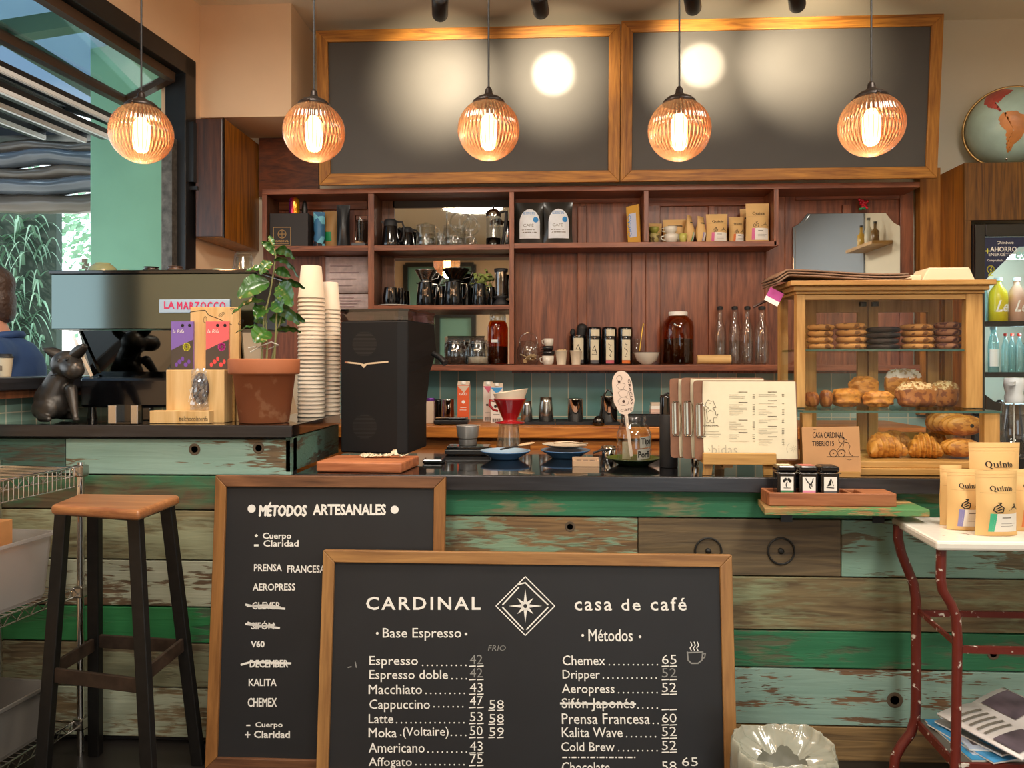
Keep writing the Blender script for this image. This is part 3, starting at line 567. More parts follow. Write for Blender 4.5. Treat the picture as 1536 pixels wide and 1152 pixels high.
# ---------------------------------------------------------------- front menu chalkboard
zt2 = Z(829, 2.585, 790)
c2, W2, H2 = lean('menu_chalkboard', 'wide amber-framed chalkboard in front listing coffee prices', X(484.5, 2.585), X(1098, 2.585), 2.50, 2.585, zt2, [w_board2, w_board2z], m_slate, M(18, 790, 2.58))
f2 = Face(c2.location, c2.rotation_euler, .012); T = MB(); D = MB()
f2.text(T, 'CARDINAL', 549, 721, 895, 915, bold=.018, sp=1.25); f2.text(T, 'casa', 862, 918, 902, 916, bold=.012, sp=1.2); f2.text(T, 'de', 932, 961, 898, 916, bold=.012, sp=1.2); f2.text(T, 'café', 976, 1030, 896, 916, bold=.012, sp=1.2)
f2.text(T, 'Base Espresso', 574, 692, 942, 961, bold=.004); f2.text(T, 'Métodos', 883, 949, 944, 962, bold=.004)
flush(c2, 'board_title')
for x, y in ((566, 950), (699, 951), (874, 953), (960, 955)): f2.disc(T, x, y, 2)
dia = lambda cx, cy, r, k=1: [(cx, cy-r), (cx+r*k, cy), (cx, cy+r), (cx-r*k, cy), (cx, cy-r)]
f2.line(T, dia(788, 909, 44), 1.5)
q = dia(788, 909, 35); f2.line(T, [(776, 877), (788, 874-0), (800, 886), (822, 907)], 2); f2.line(T, [(822, 911), (790, 944)], 2); f2.line(T, [(785, 944), (754, 911)], 2); f2.line(T, [(754, 907), (778, 881)], 2)
for k in range(8):
    a = k*math.pi/4; r = (25 if k % 2 == 0 else 17); c_ = math.cos(a); s_ = math.sin(a)
    p0 = f2(788+r*c_, 909+r*s_); p1 = f2(788+5*c_-2.6*s_, 909+5*s_+2.6*c_); p2 = f2(788+5*c_+2.6*s_, 909+5*s_-2.6*c_)
    T.add([(p0[0], f2.y-.0006, p0[1]), (p1[0], f2.y-.0006, p1[1]), (p2[0], f2.y-.0006, p2[1])], [(0, 1, 2)])
f2.disc(T, 788, 909, 6.5)
T.m = 1; f2.disc(T, 788, 909, 3, .0009); T.m = 0
flush(c2, 'compass_emblem', [m_chalk, m_slate])
def dots(x0, x1, y0, y1=None, st=7.2):
    n = int((x1-x0)/st)
    for i in range(n+1): f2.disc(T, x0+i*st, y0+((y1 or y0)-y0)*i/max(n, 1), 1.15, n=8)
def price(s, x0, x1, y0, y1, mb=None):
    f2.text(mb or T, s, x0, x1, y0, y1, bold=-.004)
for s, x0, x1, y0, y1, pr, d0, pm, yy in (('Espresso', 554, 627, 984, 1002, '42', 634, 1, 0), ('Espresso doble', 554, 672, 1005, 1023, '42', 678, 1, 0), ('Macchiato', 553, 633, 1027, 1041, '43', 639, 0, 0), ('Cappuccino', 554, 645, 1049, 1068, '47', 651, 0, 0), ('Latte', 553, 590, 1071, 1085, '53', 595, 0, 0), ('Moka', 553, 595, 1092, 1106, '50', 0, 0, 0), ('Americano', 553, 637, 1114, 1129, '43', 642, 0, 0), ('Affogato', 553, 618, 1136, 1153, '75', 624, 0, 0)):
    flush(c2); f2.text(T, s, x0, x1, y0, y1, bold=.004); yb_ = {'Espresso': 998, 'Espresso doble': 1018, 'Cappuccino': 1060, 'Affogato': 1147}.get(s, y1-1)
    if d0: dots(d0, 700, yb_)
    price(pr, 705, 724, yb_-16, yb_-2, D if pm else None)
    for a in (704, 716): f2.line(T, [(a, yb_+1.5), (a+9, yb_+1)], 1.6)
f2.text(T, '.(Voltaire)', 600, 673, 1090, 1108, bold=.006); dots(677, 700, 1103)
for s, y in (('58', 1050), ('58', 1071), ('59', 1091)):
    flush(c2); price(s, 734, 756, y, y+13)
    for a in (733, 746): f2.line(T, [(a, y+15.5), (a+9, y+15)], 1.4)
f2.text(D, 'FRIO', 732, 758, 968, 976, bold=-.01, skew=.2)
for s, x0, x1, y0, y1, pr, d0 in (('Chemex', 844, 908, 983, 998, '65', 914), ('Dripper', 844, 900, 1005, 1022, '52', 905), ('Aeropress', 843, 922, 1026, 1044, '52', 928), ('Sifón Japonés', 843, 952, 1047, 1067, '', 957), ('Prensa Francesa', 843, 975, 1070, 1086, '60', 980), ('Kalita Wave', 843, 934, 1091, 1106, '52', 940), ('Cold Brew', 842, 922, 1113, 1127, '52', 928), ('Chocolate', 843, 915, 1143, 1158, '58', 0)):
    flush(c2); f2.text(T, s, x0, x1, y0, y1, bold=.004); yb_ = {'Chemex': 998, 'Dripper': 1018, 'Aeropress': 1040, 'Sifón Japonés': 1063}.get(s, y1)
    if d0: dots(d0, 990, yb_-1)
    if pr: price(pr, 993, 1015, yb_-16, yb_-2, D if s == 'Dripper' else None)
    for a in (993, 1005): f2.line(T, [(a, yb_+1.5), (a+10, yb_+1)], 1.6)
price('65', 1023, 1047, 1136, 1149)
flush(c2); f2.line(T, [(841, 1055), (953, 1056)], 3); flush(c2, 'strike_line')
x = 844
while x < 950: f2.line(T, [(x, 1136), (x+6, 1136)], 2); f2.disc(T, x+10, 1136, 1.2, n=8); x += 14
flush(c2, 'dashed_line')
f2.line(D, [(1031, 978), (1032, 990), (1037, 995), (1047, 995), (1053, 990), (1054, 978), (1031, 979)], 2); f2.line(D, [(1054, 981), (1058, 980), (1057, 986), (1053, 988)], 1.6)
for a in (1037, 1042, 1047): f2.line(T, [(a, 976), (a-2, 972), (a+1, 968), (a-1, 963)], 1.3)
f2.line(D, [(533, 993), (534.5, 1001)], 1.5); f2.line(D, [(522, 1001), (527, 1000)], 1.5)
flush(c2, 'steam_drawing'); D.build('faded_lettering', m_chalkdim, c2)
# ---------------------------------------------------------------- coffee machine on the raised counter
YM = 3.0; cm = thing('coffee_machine', 'polished steel coffee machine with its back to the room on the raised counter', 'coffee machine', (X(229, YM), YM, ZR))
def lx(px): return X(px, YM)-cm.location.x
def lz(py): return Z(py, YM)-ZR
m_polish = mat('polished_panel', '66726f', .14, 1); m_polish2 = mat('polished_dark_panel', '6f716f', .04, 1)
MB().bx(lx(77), lx(382), 0, .012, lz(492), lz(407)).build('back_panel', m_polish, cm, bev=.003)
MB().bx(lx(75), lx(384), .013, .36, lz(492), lz(404)).build('upper_body', m_black, cm, bev=.004)
b = MB(); b.bx(lx(74), lx(385), -.004, .362, lz(407), lz(401)); b.build('top_tray', m_blackgloss, cm, bev=.003)
b = MB(); b.add([(lx(104), .06, lz(493)), (lx(352), .06, lz(493)), (lx(352), .10, lz(567)), (lx(118), .10, lz(567)), (lx(104), .075, lz(493)), (lx(352), .075, lz(493)), (lx(352), .115, lz(567)), (lx(118), .115, lz(567))], [(0, 3, 2, 1), (4, 5, 6, 7), (0, 1, 5, 4), (1, 2, 6, 5), (2, 3, 7, 6), (3, 0, 4, 7)]); b.build('lower_panel', m_polish2, cm)
MB().bx(lx(112), lx(350), .03, .34, lz(614), lz(567)).build('base_tray', m_blackgloss, cm, bev=.012)
for a in (125, 335):
    for y in (.06, .30): MB().lathe([(.02, 0), (.016, .03), (.016, lz(612))], 14).build('foot', m_darksteel, cm, (lx(a), y, 0))
MB().bar((lx(99), .03, lz(494)), (lx(122), .07, lz(565)), .012, .012).build('side_strut', m_chrome, cm)
bd = MB().bx(lx(240), lx(346), -.010, -.001, lz(468), lz(447)).build('badge', mat('badge_blue', '9fb8cf', .35), cm, bev=.003)
FM = Face((0, YM, 0), (0, 0, 0), -.0105); t = MB()
def off(mb, o): mb.T = Matrix.Translation(-o.location); return mb
off(t, cm); t.T = Matrix.Translation((-cm.location.x, 0, -ZR))
FM.text(t, 'LA', 246, 262, 452, 463, bold=.02); FM.text(t, 'MARZOCCO', 266, 338, 453, 464, bold=.03, sp=1.25); t.build('lettering', mat('badge_pink', 'c8285c', .5), cm)
zt_m = ZR+lz(401)+.0008
def lathe_thing(name, label, cat, loc, pr, m, n=28, group=None, rz=0):
    o = MB().lathe(pr, n).build(name, m, loc=loc); o.rotation_euler.z = rz; return tag(o, label, cat, group)
def on_machine(px): return (X(px, YM+.12), YM+.12, zt_m)
def pxm(n): return n*(YM+.12)/F
mg = mat('olive_glaze', '8f9a76', .2, coat=.4); md = mat('dark_glaze', '2b2523', .25, coat=.3); mb_ = mat('brown_glaze', '4a3428', .3, coat=.2); mm_ = mat('mint_glaze', 'a3bfa6', .3)
def bowl_up(r, h, fr=.5): return [(r, 0), (r*.98, h*.2), (r*.86, h*.55), (r*.62, h*.86), (r*fr, h*.9), (r*fr, h), (0, h)]
lathe_thing('cup', 'large olive green cup upside down on the coffee machine', 'cup', on_machine(154), bowl_up(pxm(22), pxm(16)), mg)
lathe_thing('saucer', 'small pale green saucer upside down on the coffee machine', 'saucer', on_machine(188), bowl_up(pxm(13), pxm(5.5)), mm_)
lathe_thing('cup', 'black cup upside down on the coffee machine', 'cup', on_machine(227), bowl_up(pxm(14), pxm(9.5), .8), md)
lathe_thing('cup', 'brown cup upside down on the coffee machine', 'cup', on_machine(263), bowl_up(pxm(14), pxm(10), .8), mb_)
lathe_thing('saucer', 'dark brown low saucer upside down on the coffee machine', 'saucer', on_machine(293), bowl_up(pxm(14), pxm(6)), mb_)
lathe_thing('saucer', 'mint green saucer upside down on the coffee machine beside the glass', 'saucer', on_machine(328), bowl_up(pxm(15), pxm(6)), mm_)
gl = MB(); R = pxm(17); H = pxm(29); gl.shell([(R, 0), (R, .006), (R*.93, H*.30), (R*.90, H*.33), (R*.74, H*.97), (R*.68, H), (0, H)], 28); gl.shell([(R*.9, .002), (R*.62, H*.8), (0, H*.8)], 28)
tag(gl.build('drinking_glass', m_glass, loc=on_machine(365)), 'clear glass tumbler upside down on the right end of the coffee machine', 'glass')
# ---------------------------------------------------------------- bronze figurine
fz = ZR+.004; fo = thing('animal_figurine', 'dark bronze sitting pig-like figurine with big ears on the raised counter', 'figurine', (X(92, 2.85), 2.85, fz), rz=.0)
k = M(1, 92, 2.85)
def q(px, py, y=0): return ((px-92)*k, y, (632-py)*k)
b = MB(); b.ell(q(80, 605), (27*k, .062, 25*k)); b.cap(q(78, 600), q(92, 566), 25*k, 17*k); b.cap(q(92, 570), q(103, 548), 17*k, 17*k); b.ell(q(103, 548, -.01), (22*k, .055, 21*k)); b.cap(q(108, 549, -.02), q(124, 556, -.05), 16*k, 14.5*k); b.ell(q(126, 557, -.055), (13*k, .02, 12.5*k))
for s_, dx in ((-1, 0), (1, 15)): b.cap(q(98+dx, 585, s_*-.025), q(110+dx*1.1, 628, s_*-.03-.02), 9*k, 4*k); b.ell(q(112+dx*1.1, 629, s_*-.03-.025), (6*k, .012, 3*k))
for s_ in (-1, 1): b.ell(q(78, 614, s_*.045), (20*k, .028, 17*k)); b.cap(q(78, 626, s_*.06), q(92, 628, s_*.065-.01), 7*k, 4.5*k)
m_bronze = mat('dark_bronze', '46423e', .34, .6, var=.3, vs=12); remesh(b.build('body', m_bronze, fo), .0045, 5)
def ear(px, py, tx, ty, y):
    b = MB(); a = Vector(q(px, py, y)); t_ = Vector(q(tx, ty, y-.012)); d = t_-a; n = Vector((-d.z, 0, d.x)).normalized()
    def fn(u, v): w_ = math.sin(math.pi*min(1, .12+.88*v))**.6*(.042)*(1-.2*v); return a+d*v+n*(u-.5)*w_+Vector((0, -.022*(1-(2*u-1)**2)+.02, 0))
    b.grid(fn, 8, 8); o = b.build('ear', m_bronze, fo); s = o.modifiers.new('s', 'SOLIDIFY'); s.thickness = .005; return o
ear(96, 540, 70, 525, -.01); ear(112, 536, 137, 520, -.03)
for e_ in ((103, 542, -.062), (117, 541, -.066)): MB().ell(q(*e_), .005, 10, 8).build('eye', m_black, fo)
MB().tube([Vector(q(96+18*math.cos(t*.3927+.5), 566+5*math.sin(t*.3927+.5)-3*math.cos(t*.3927), 0))+Vector((0, .048*math.sin(t*.3927+.5), 0)) for t in range(16)], .0022, 6, True).build('collar_line', m_black, fo)
# ---------------------------------------------------------------- steel napkin blocks
zr = lambda px, py: (X(px, YZ(px, py, ZR)), YZ(px, py, ZR), ZR)
o = thing('card_holder', 'small open steel card holder on the raised counter beside the figurine', 'holder', zr(184, 636)); kk = M(1, 184, o.location.y)
MB().bx(-23*kk, -10*kk, 0, .05, 0, 28*kk).build('side_wall', m_steel, o, bev=.002); MB().bx(-9.8*kk, 20*kk, .03, .05, 0, 28*kk).build('back_wall', m_darksteel, o); MB().bx(12*kk, 23*kk, 0, .029, 0, 28*kk).build('side_wall', m_steel, o, bev=.002); MB().bx(-9.8*kk, 11.8*kk, 0, .029, 0, .006).build('bottom', m_darksteel, o)
o = MB().bx(-11*kk, 9*kk, 0, .03, 0, 20*kk).build('steel_block', m_darksteel, loc=(X(217, 2.93), 2.93, ZR), bev=.003); tag(o, 'low dark steel block beside the card holder on the raised counter', 'block')
# ---------------------------------------------------------------- chocolate display
YD = 2.79; cd = thing('chocolate_display', 'pale wooden display block holding chocolate bars on the raised counter', 'display stand', (X(290, YD), YD, ZR)); kd = M(1, 290, YD); dx = lambda px: (px-290)*kd; dz = lambda py: (636-py)*kd
MB().bx(dx(243), dx(333), .025, .10, .0, dz(556)).build('front_block', w_birch, cd, bev=.002)
MB().bx(dx(262), dx(340), .12, .14, 0, dz(458)).build('back_board', w_birch, cd, bev=.002)
MB().bx(dx(318), dx(336), .1005, .119, 0, dz(556)).build('side_block', w_case, cd)
MB().bx(dx(227), dx(317), -.02, .0245, 0, dz(617)).build('ledge', w_birch, cd, bev=.002)
t = MB(); t.text('#elchocolaterifa', dx(272), dz(633), dx(316)-dx(272), dz(626)-dz(634), y=-.0206); t.build('lettering', m_ink, cd)
V = MB(); yv = .1195; V.line([(dx(262+i*6), dz(466-3*math.sin(i*.35)+ (i*1.6 if i > 4 else 0))) for i in range(12)], .0025, yv)
for cx_, cy_, r_ in ((312, 470, .6), (331, 463, -.5), (343, 482, .6), (286, 478, 1.5)):
    pts = [(dx(cx_)+(.013*math.cos(a)*math.cos(r_)-.006*math.sin(a)*math.sin(r_)), dz(cy_)+(.013*math.cos(a)*math.sin(r_)+.006*math.sin(a)*math.cos(r_))) for a in [j*.5236 for j in range(13)]]
    V.line(pts, .0014, yv); V.line([pts[0], pts[6]], .0012, yv)
V.build('leaf_drawing', m_ink, cd)
def choc(px0, px1, m1, label, c2_, c3):
    kx = M(1, 290, YD+.11); o = thing('chocolate_bar', label, 'chocolate bar', (X((px0+px1)/2, YD+.11), YD+.112, ZR+dz(556)+.001), rot=(0, 0, 0)); w_ = (px1-px0)*kx; h_ = 72*kx
    MB().bx(-w_/2, w_/2, -.006, .004, 0, h_).build('wrapper', m1, o, bev=.001)
    a = MB(); a.prism([(-w_/2, 0), (w_/2, 0), (w_/2, h_*.62), (w_*.1, h_*.54), (-w_/2, h_*.40)], -.0068, -.0062); a.build('print', mat('print_brown', '4a4038', .5), o)
    a = MB()
    for i in range(9): t_ = i*.7; a.disc(w_*.2+.009*math.cos(t_)*1.1, h_*.47+.011*math.sin(t_), .006, -.0072, 10)
    a.build('print', c2_, o); a = MB()
    for i in range(5): a.disc(-w_*.25+i*w_*.14, h_*(.1+.06*(i % 3)), .006+.002*(i % 2), -.0075, 10, .009)
    a.build('print', c3, o); a = MB(); a.disc(w_*.02, h_*.915, .0062, -.007); a.disc(w_*.34, h_*.915, .0062, -.007); a.build('seals', m_ink, o)
    a = MB(); a.text('la Rifa', -w_*.42, h_*.76, w_*.5, h_*.07, y=-.0072, skew=.2); a.build('lettering', m_white, o); return o
choc(257, 291, mat('wrap_violet', '7d62b0', .4), 'violet wrapped chocolate bar with a yellow drawing on the wooden display', mat('print_yellow', 'c8bf3a', .5), mat('print_violet', '6a45a0', .5))
choc(309, 344, mat('wrap_coral', 'e0656a', .4), 'coral pink wrapped chocolate bar on the wooden display', mat('print_magenta', 'c0338a', .5), mat('print_red', 'd8484a', .5))
o = thing('lollipop', 'chocolate lolly in crinkled clear wrap leaning on the wooden display block', 'lollipop', (X(299, YD), YD+.006, ZR+dz(616.3)+.001)); k2 = kd
b = MB(); b.ell((0, .004, 32*k2), (13*k2, .006, 24*k2)); b.build('chocolate', mat('dark_chocolate', '3a2722', .4), o)
cr = random.Random(3); b = MB(); b.grid(lambda u, v: ((u-.5)*(28-6*v)*k2+cr.uniform(-.001, .001), -.006-.003*math.sin(u*17+v*9)-cr.uniform(0, .003), v*62*k2), 9, 16, False); b.build('wrap', glass('crinkled_wrap', (.9, .92, .95), 1.4, .12, .25, .12, (.8, .85, .9)), o)
MB().tube([(-12*k2, -.004, 18*k2), (-15*k2, -.004, 30*k2), (-10*k2, -.008, 34*k2), (-17*k2, -.004, 12*k2)], .0012, 6).build('ribbon', m_white, o)
# ---------------------------------------------------------------- potted plant
YT = 2.85; pp = thing('potted_plant', 'young coffee plant in a terracotta pot on the raised counter', 'plant', (X(396.5, YT), YT, ZR)); kp = M(1, 396, YT)
m_terra = spots('terracotta', 'a2603c', 'b9805c', .75, 14, .62)
MB().lathe([(34*kp, 0), (36*kp, .003), (45*kp, 72*kp), (51*kp, 72.5*kp), (51.5*kp, 75*kp), (52*kp, 93*kp), (51*kp, 95*kp), (47*kp, 95*kp), (45*kp, 80*kp), (0, 80*kp)], 40).build('pot', m_terra, pp)
MB().lathe([(0, 88*kp), (45*kp, 86*kp), (45.5*kp, 81*kp)], 24).build('soil', mat('soil', '2c2018', .9, bump=.8, vs=60), pp)
def pq(px, py, y=0): return Vector(((px-396.5)*kp, y, (635-py)*kp))
m_stem = mat('pale_stem', '8a8a58', .6); m_leaf = mat('coffee_leaf', '2f5a1f', .28, var=.35, vs=14, coat=.3); m_twine = mat('white_twine', 'dcd8cc', .8)
stems = [[(392, 548, 0), (393, 520, 0), (396, 480, .0), (404, 440, .01), (410, 405, .01), (414, 385, 0), (412, 372, -.01), (406, 360, -.02)], [(410, 548, .01), (414, 500, .0), (416, 460, 0), (420, 425, 0)], [(401, 548, -.01), (401, 520, 0), (398, 490, .01), (396, 460, .02)], [(405, 548, .015), (412, 505, .02), (421, 470, .02)]]
for st in stems: MB().tube([pq(*p) for p in st], [.004-.002*i/len(st) for i in range(len(st))], 7).build('stem', m_stem, pp)
lf = random.Random(5)
def leaf(a, b, wdt, droop, tw, y0=0, y1=0):
    a = pq(*a, y0); b = pq(*b, y1); d = b-a; side = Vector((-d.z, 0, d.x)).normalized(); sd = (side*math.cos(tw)+Vector((0, -1, 0))*math.sin(tw)); up = d.normalized().cross(sd)
    def fn(u, v):
        w_ = wdt*kp*(math.sin(math.pi*min(1, v*.93+.02))**.75)*(1-.25*v); s_ = 2*u-1
        return a+d*v+sd*s_*w_+up*(abs(s_)*w_*.35+.004*math.sin(v*22)*abs(s_)) +Vector((0, 0, droop*kp*math.sin(math.pi*v)))
    o = MB().grid(fn, 6, 14).build('leaf', m_leaf, pp); return o
for L in (((414, 385), (397, 366), 7, 3, .3, 0, -.03), ((410, 372), (402, 355), 5, 2, .6, 0, .01), ((413, 380), (446, 391), 9, 8, .5, 0, -.02), ((411, 392), (455, 420), 8, 12, .9, 0, -.04), ((408, 395), (395, 415), 10, 4, .1, 0, -.03), ((404, 412), (371, 410), 8, 6, .8, 0, -.02),
          ((404, 425), (366, 450), 19, 5, .2, 0, -.06), ((418, 430), (447, 462), 18, 6, .1, 0, -.05), ((417, 428), (452, 432), 8, 6, .7, .0, .05), ((398, 455), (352, 474), 9, 8, .9, 0, -.03), ((396, 462), (388, 480), 15, 2, .2, .02, -.03), ((412, 452), (432, 470), 16, 2, .2, 0, -.05),
          ((414, 465), (456, 488), 13, 8, .5, 0, -.04), ((414, 470), (452, 482), 10, 4, .5, .0, .05), ((398, 495), (358, 503), 4, 7, 1.1, 0, -.04), ((402, 498), (391, 517), 19, 2, .1, 0, -.06), ((413, 495), (446, 498), 8, 4, .9, .01, .05), ((399, 485), (372, 480), 10, 3, .4, .02, .06), ((412, 408), (432, 415), 9, 4, .3, .0, .03), ((404, 480), (420, 482), 10, 3, .2, .0, .06)): leaf(*L)
b = MB(); b.tube([pq(380, 530, -.03), pq(395, 521, -.03), pq(410, 515, -.02), pq(418, 519, .0), pq(400, 525, .02), pq(386, 522, -.02)], .0028, 6); b.tube([pq(386, 522, -.03), pq(378, 524, -.04)], .0022, 6); b.build('twine', m_twine, pp)
# ---------------------------------------------------------------- paper cup stacks
m_cup = mat('paper_cup', 'e2d8c6', .6)
def papercup(rb, rr, h): return [(0, h*.97), (rb*.93, h*.97), (rb*.96, h), (rb, h*.995), (rr, .006), (rr*1.03, .006), (rr*1.05, .003), (rr*1.03, 0), (rr-.0005, 0), (rb-.0004, h*.93), (0, h*.93)]
def stack(px, Y, ytop, ybase, yfull, rb, rr, n, la, lb, grp):
    k = M(1, px, Y); h = (yfull-ytop)*k; z0 = ZR; z1 = Z(ytop, Y)-h; st = (z1-z0)/(n-1)
    c = MB().lathe(papercup(rb*k, rr*k, h), 28).build('paper_cup', m_cup, loc=(X(px, Y), Y, z1)); tag(c, la, 'paper cup', grp)
    for i in range(n-1): dup(c, (X(px, Y)+.00004*math.sin(i*1.7), Y+.00004*math.cos(i*2.3), z0+st*i), lb)
stack(467, 3.165, 397, 625, 446, 15, 19.5, 30, 'topmost upturned paper cup of the taller stack beside the potted plant', 'white paper cup nested within the taller stack beside the potted plant', 'paper cups in the taller stack')
stack(494.5, 3.285, 422, 622, 464, 12.5, 15.5, 26, 'topmost upturned small paper cup of the shorter stack beside the black grinder', 'small white paper cup nested within the shorter stack beside the black grinder', 'paper cups in the shorter stack')
o = thing('printed_card', 'leaning card with a blue and beige print behind the potted plant', 'card', (X(434, 3.1), 3.1, ZR+.012), rot=(0, -.25, .1)); MB().bx(-.03, .035, 0, .003, 0, .10).build('card', mat('beige_card', 'cdb08c', .6), o); MB().prism([(-.03, .07), (.0, .06), (.035, .075), (.035, .10), (-.03, .10)], -.0006, -.0001).build('print', mat('print_blue', '4a7fae', .5), o)
o = thing('dark_bottle', 'dark glossy bottle standing behind the potted plant', 'bottle', (X(402, 3.12), 3.12, ZR)); MB().lathe([(.034, 0), (.036, .01), (.036, .10), (.02, .13), (.016, .15), (0, .15)], 20).build('body', m_blackgloss, o); MB().lathe([(.0175, .15), (.0175, .165), (0, .165)], 16).build('lid', m_steel, o)
# papers pinned on the shelf back
pap = mat('pinned_paper', 'c9b3ad', .7, var=.15, vs=30)
for px, py0, py1, w_, lb in ((522, 384, 438, 68, 'pinkish sheet in a clear sleeve pinned under the top left shelf'), (525, 440, 464, 66, 'printed white sheet pinned below the clear sleeve at left')):
    o = thing('pinned_sheet', lb, 'paper', (X(px, 4.47), 4.468, Z(py1, 4.47))); k = M(1, px, 4.47); h = (py1-py0)*k; w2 = w_*k/2
    MB().grid(lambda u, v: (-w2+2*w2*u, .004*math.sin(u*3), h*v), 8, 4).build('sheet', pap, o).modifiers.new('s', 'SOLIDIFY').thickness = .001
    t = MB()
    for i in range(4): t.rect(-w2*.8, w2*(.2+.15*(i % 3)), h*(.2+.18*i), h*(.2+.18*i)+.004, -.004)
    t.build('print', mat('faint_print', '9a7f80', .8), o)
o = bpy.context.scene.objects
# ---------------------------------------------------------------- person outside the window
m_skin = mat('skin', 'c98f74', .5, ss=.1); m_polo = mat('navy_polo', '2f4a78', .75, bump=.15, vs=40); m_hair = mat('brown_hair', '3d2a20', .5, bump=.6, vs=60); m_jean = mat('dark_jeans', '262c38', .8); m_shoe = mat('brown_shoe', '4a3426', .5)
YPN = 3.42; hd = P(4, 452, YPN); pe = thing('person', 'person in a navy polo shirt standing outside behind the window bar', 'person', (X(10, YPN), YPN, -.05), rz=math.radians(198))
ph = hd.z+.05; # head centre above the pavement
s = ph/1.63; ax = .06                                  # own x forward (towards the left of the photo), own y sideways
def v(x, y, z): return Vector((x, y, z))*s
b = MB()                                               # one continuous body
b.cap(v(0, 0, .98), v(0, 0, 1.12), .14*s, .13*s); b.cap(v(0, 0, 1.12), v(.0, 0, 1.33), .13*s, .14*s); b.cap(v(0, -.13, 1.40), v(0, .13, 1.40), .07*s, .07*s); b.cap(v(0, 0, 1.38), v(.07, 0, 1.56), .062*s, .055*s)
b.ell(v(.09, 0, 1.655), (.098*s, .077*s, .118*s)); b.ell(v(.125, 0, 1.60), (.06*s, .055*s, .06*s)); b.ell(v(.192, 0, 1.625), (.02*s, .013*s, .022*s)); b.ell(v(.178, 0, 1.583), (.018*s, .024*s, .008*s)); b.ell(v(.165, 0, 1.548), (.022*s, .022*s, .018*s))
for sd in (-1, 1):
    b.ell(v(.075, sd*.084, 1.635), (.022*s, .014*s, .034*s)); b.ell(v(.17, sd*.03, 1.665), (.012*s, .018*s, .008*s))
    sh = v(0, sd*.185, 1.40); el = v(-.01, sd*.25, 1.13); wr = v(.16, sd*.20, 1.33+.0) if sd < 0 else v(.20, sd*.20, 1.06)
    wr = v(.21, sd*.17, 1.12); b.cap(sh, el, .055*s, .042*s); b.cap(el, wr, .042*s, .028*s)
    hb = wr+v(.07, -sd*.01, -.01); b.cap(wr, hb, .026*s, .032*s)
    for i in range(4): b.cap(hb+v(.01, sd*(.024-.016*i), 0), hb+v(.07-.008*abs(i-1.4), sd*(.028-.018*i), -.025), .0095*s, .0075*s, 8)
    b.cap(hb+v(-.03, -sd*.025, .0), hb+v(.03, -sd*.055, -.02), .011*s, .008*s, 8)
    hp = v(0, sd*.085, .95); kn_ = v(.02, sd*.10, .50); an = v(0, sd*.11, .09); b.cap(hp, kn_, .085*s, .055*s); b.cap(kn_, an, .056*s, .038*s); b.cap(an, v(.13, sd*.12, .04), .04*s, .035*s)
remesh(b.build('body', m_skin, pe), .012, 4)
b = MB(); b.cap(v(0, 0, .96), v(0, 0, 1.12), .155*s, .148*s); b.cap(v(0, 0, 1.12), v(0, 0, 1.33), .148*s, .155*s); b.cap(v(0, -.14, 1.39), v(0, .14, 1.39), .082*s, .082*s)
for sd in (-1, 1): b.cap(v(0, sd*.185, 1.395), v(-.008, sd*.235, 1.20), .075*s, .066*s)
remesh(b.build('polo_shirt', m_polo, pe), .012, 3)
MB().tube([v(.02+.075*math.cos(a), .07*math.sin(a), 1.475-.012*math.cos(a)) for a in [i*.3927 for i in range(16)]], .017*s, 8, True).build('collar', m_polo, pe)
b = MB(); b.ell(v(.060, 0, 1.705), (.095*s, .083*s, .085*s)); b.ell(v(.02, 0, 1.63), (.055*s, .074*s, .095*s)); b.ell(v(.12, 0, 1.755), (.055*s, .066*s, .03*s)); b.ell(v(.0, 0, 1.585), (.035*s, .055*s, .05*s)); remesh(b.build('hair', m_hair, pe), .009, 2)
b = MB()
for sd in (-1, 1): b.cap(v(0, sd*.085, .96), v(.02, sd*.10, .50), .10*s, .07*s); b.cap(v(.02, sd*.10, .50), v(0, sd*.11, .12), .07*s, .055*s)
b.cap(v(0, -.07, .97), v(0, .07, .97), .12*s, .12*s); remesh(b.build('trousers', m_jean, pe), .014, 3)
for sd in (-1, 1):
    b = MB(); b.cap(v(0, sd*.11, .06), v(.14, sd*.12, .045), .05*s, .045*s); remesh(b.build('shoe', m_shoe, pe), .012, 3)
# coffee cup on the window bar
sl_ = P(6, 566, 2.92); cc = thing('takeaway_cup', 'paper takeaway cup with black lid on the window bar beside the person', 'paper cup', (X(7, 2.93), 2.93, AW.z+ZW0+.0135)); k = M(1, 7, 2.93)
MB().lathe([(8*k, 0), (8.3*k, .002), (11*k, 27*k), (11.4*k, 28*k), (0, 28*k)], 24).build('cup', mat('cream_cup', 'd8c8aa', .6), cc); MB().lathe([(11.8*k, 28*k), (11.8*k, 30*k), (10*k, 31*k), (9.6*k, 34*k), (0, 34*k)], 24).build('lid', m_blackmatt, cc)
b = MB(); b.add([(9.6*k*math.cos(a)*1.03, 9.6*k*math.sin(a)*1.03, z) for z in (9*k, 18*k) for a in [-2.3+i*.15 for i in range(8)]], [(i, i+1, i+9, i+8) for i in range(7)]); b.build('printed_emblem', mat('cup_print', '7a6a54', .7), cc)
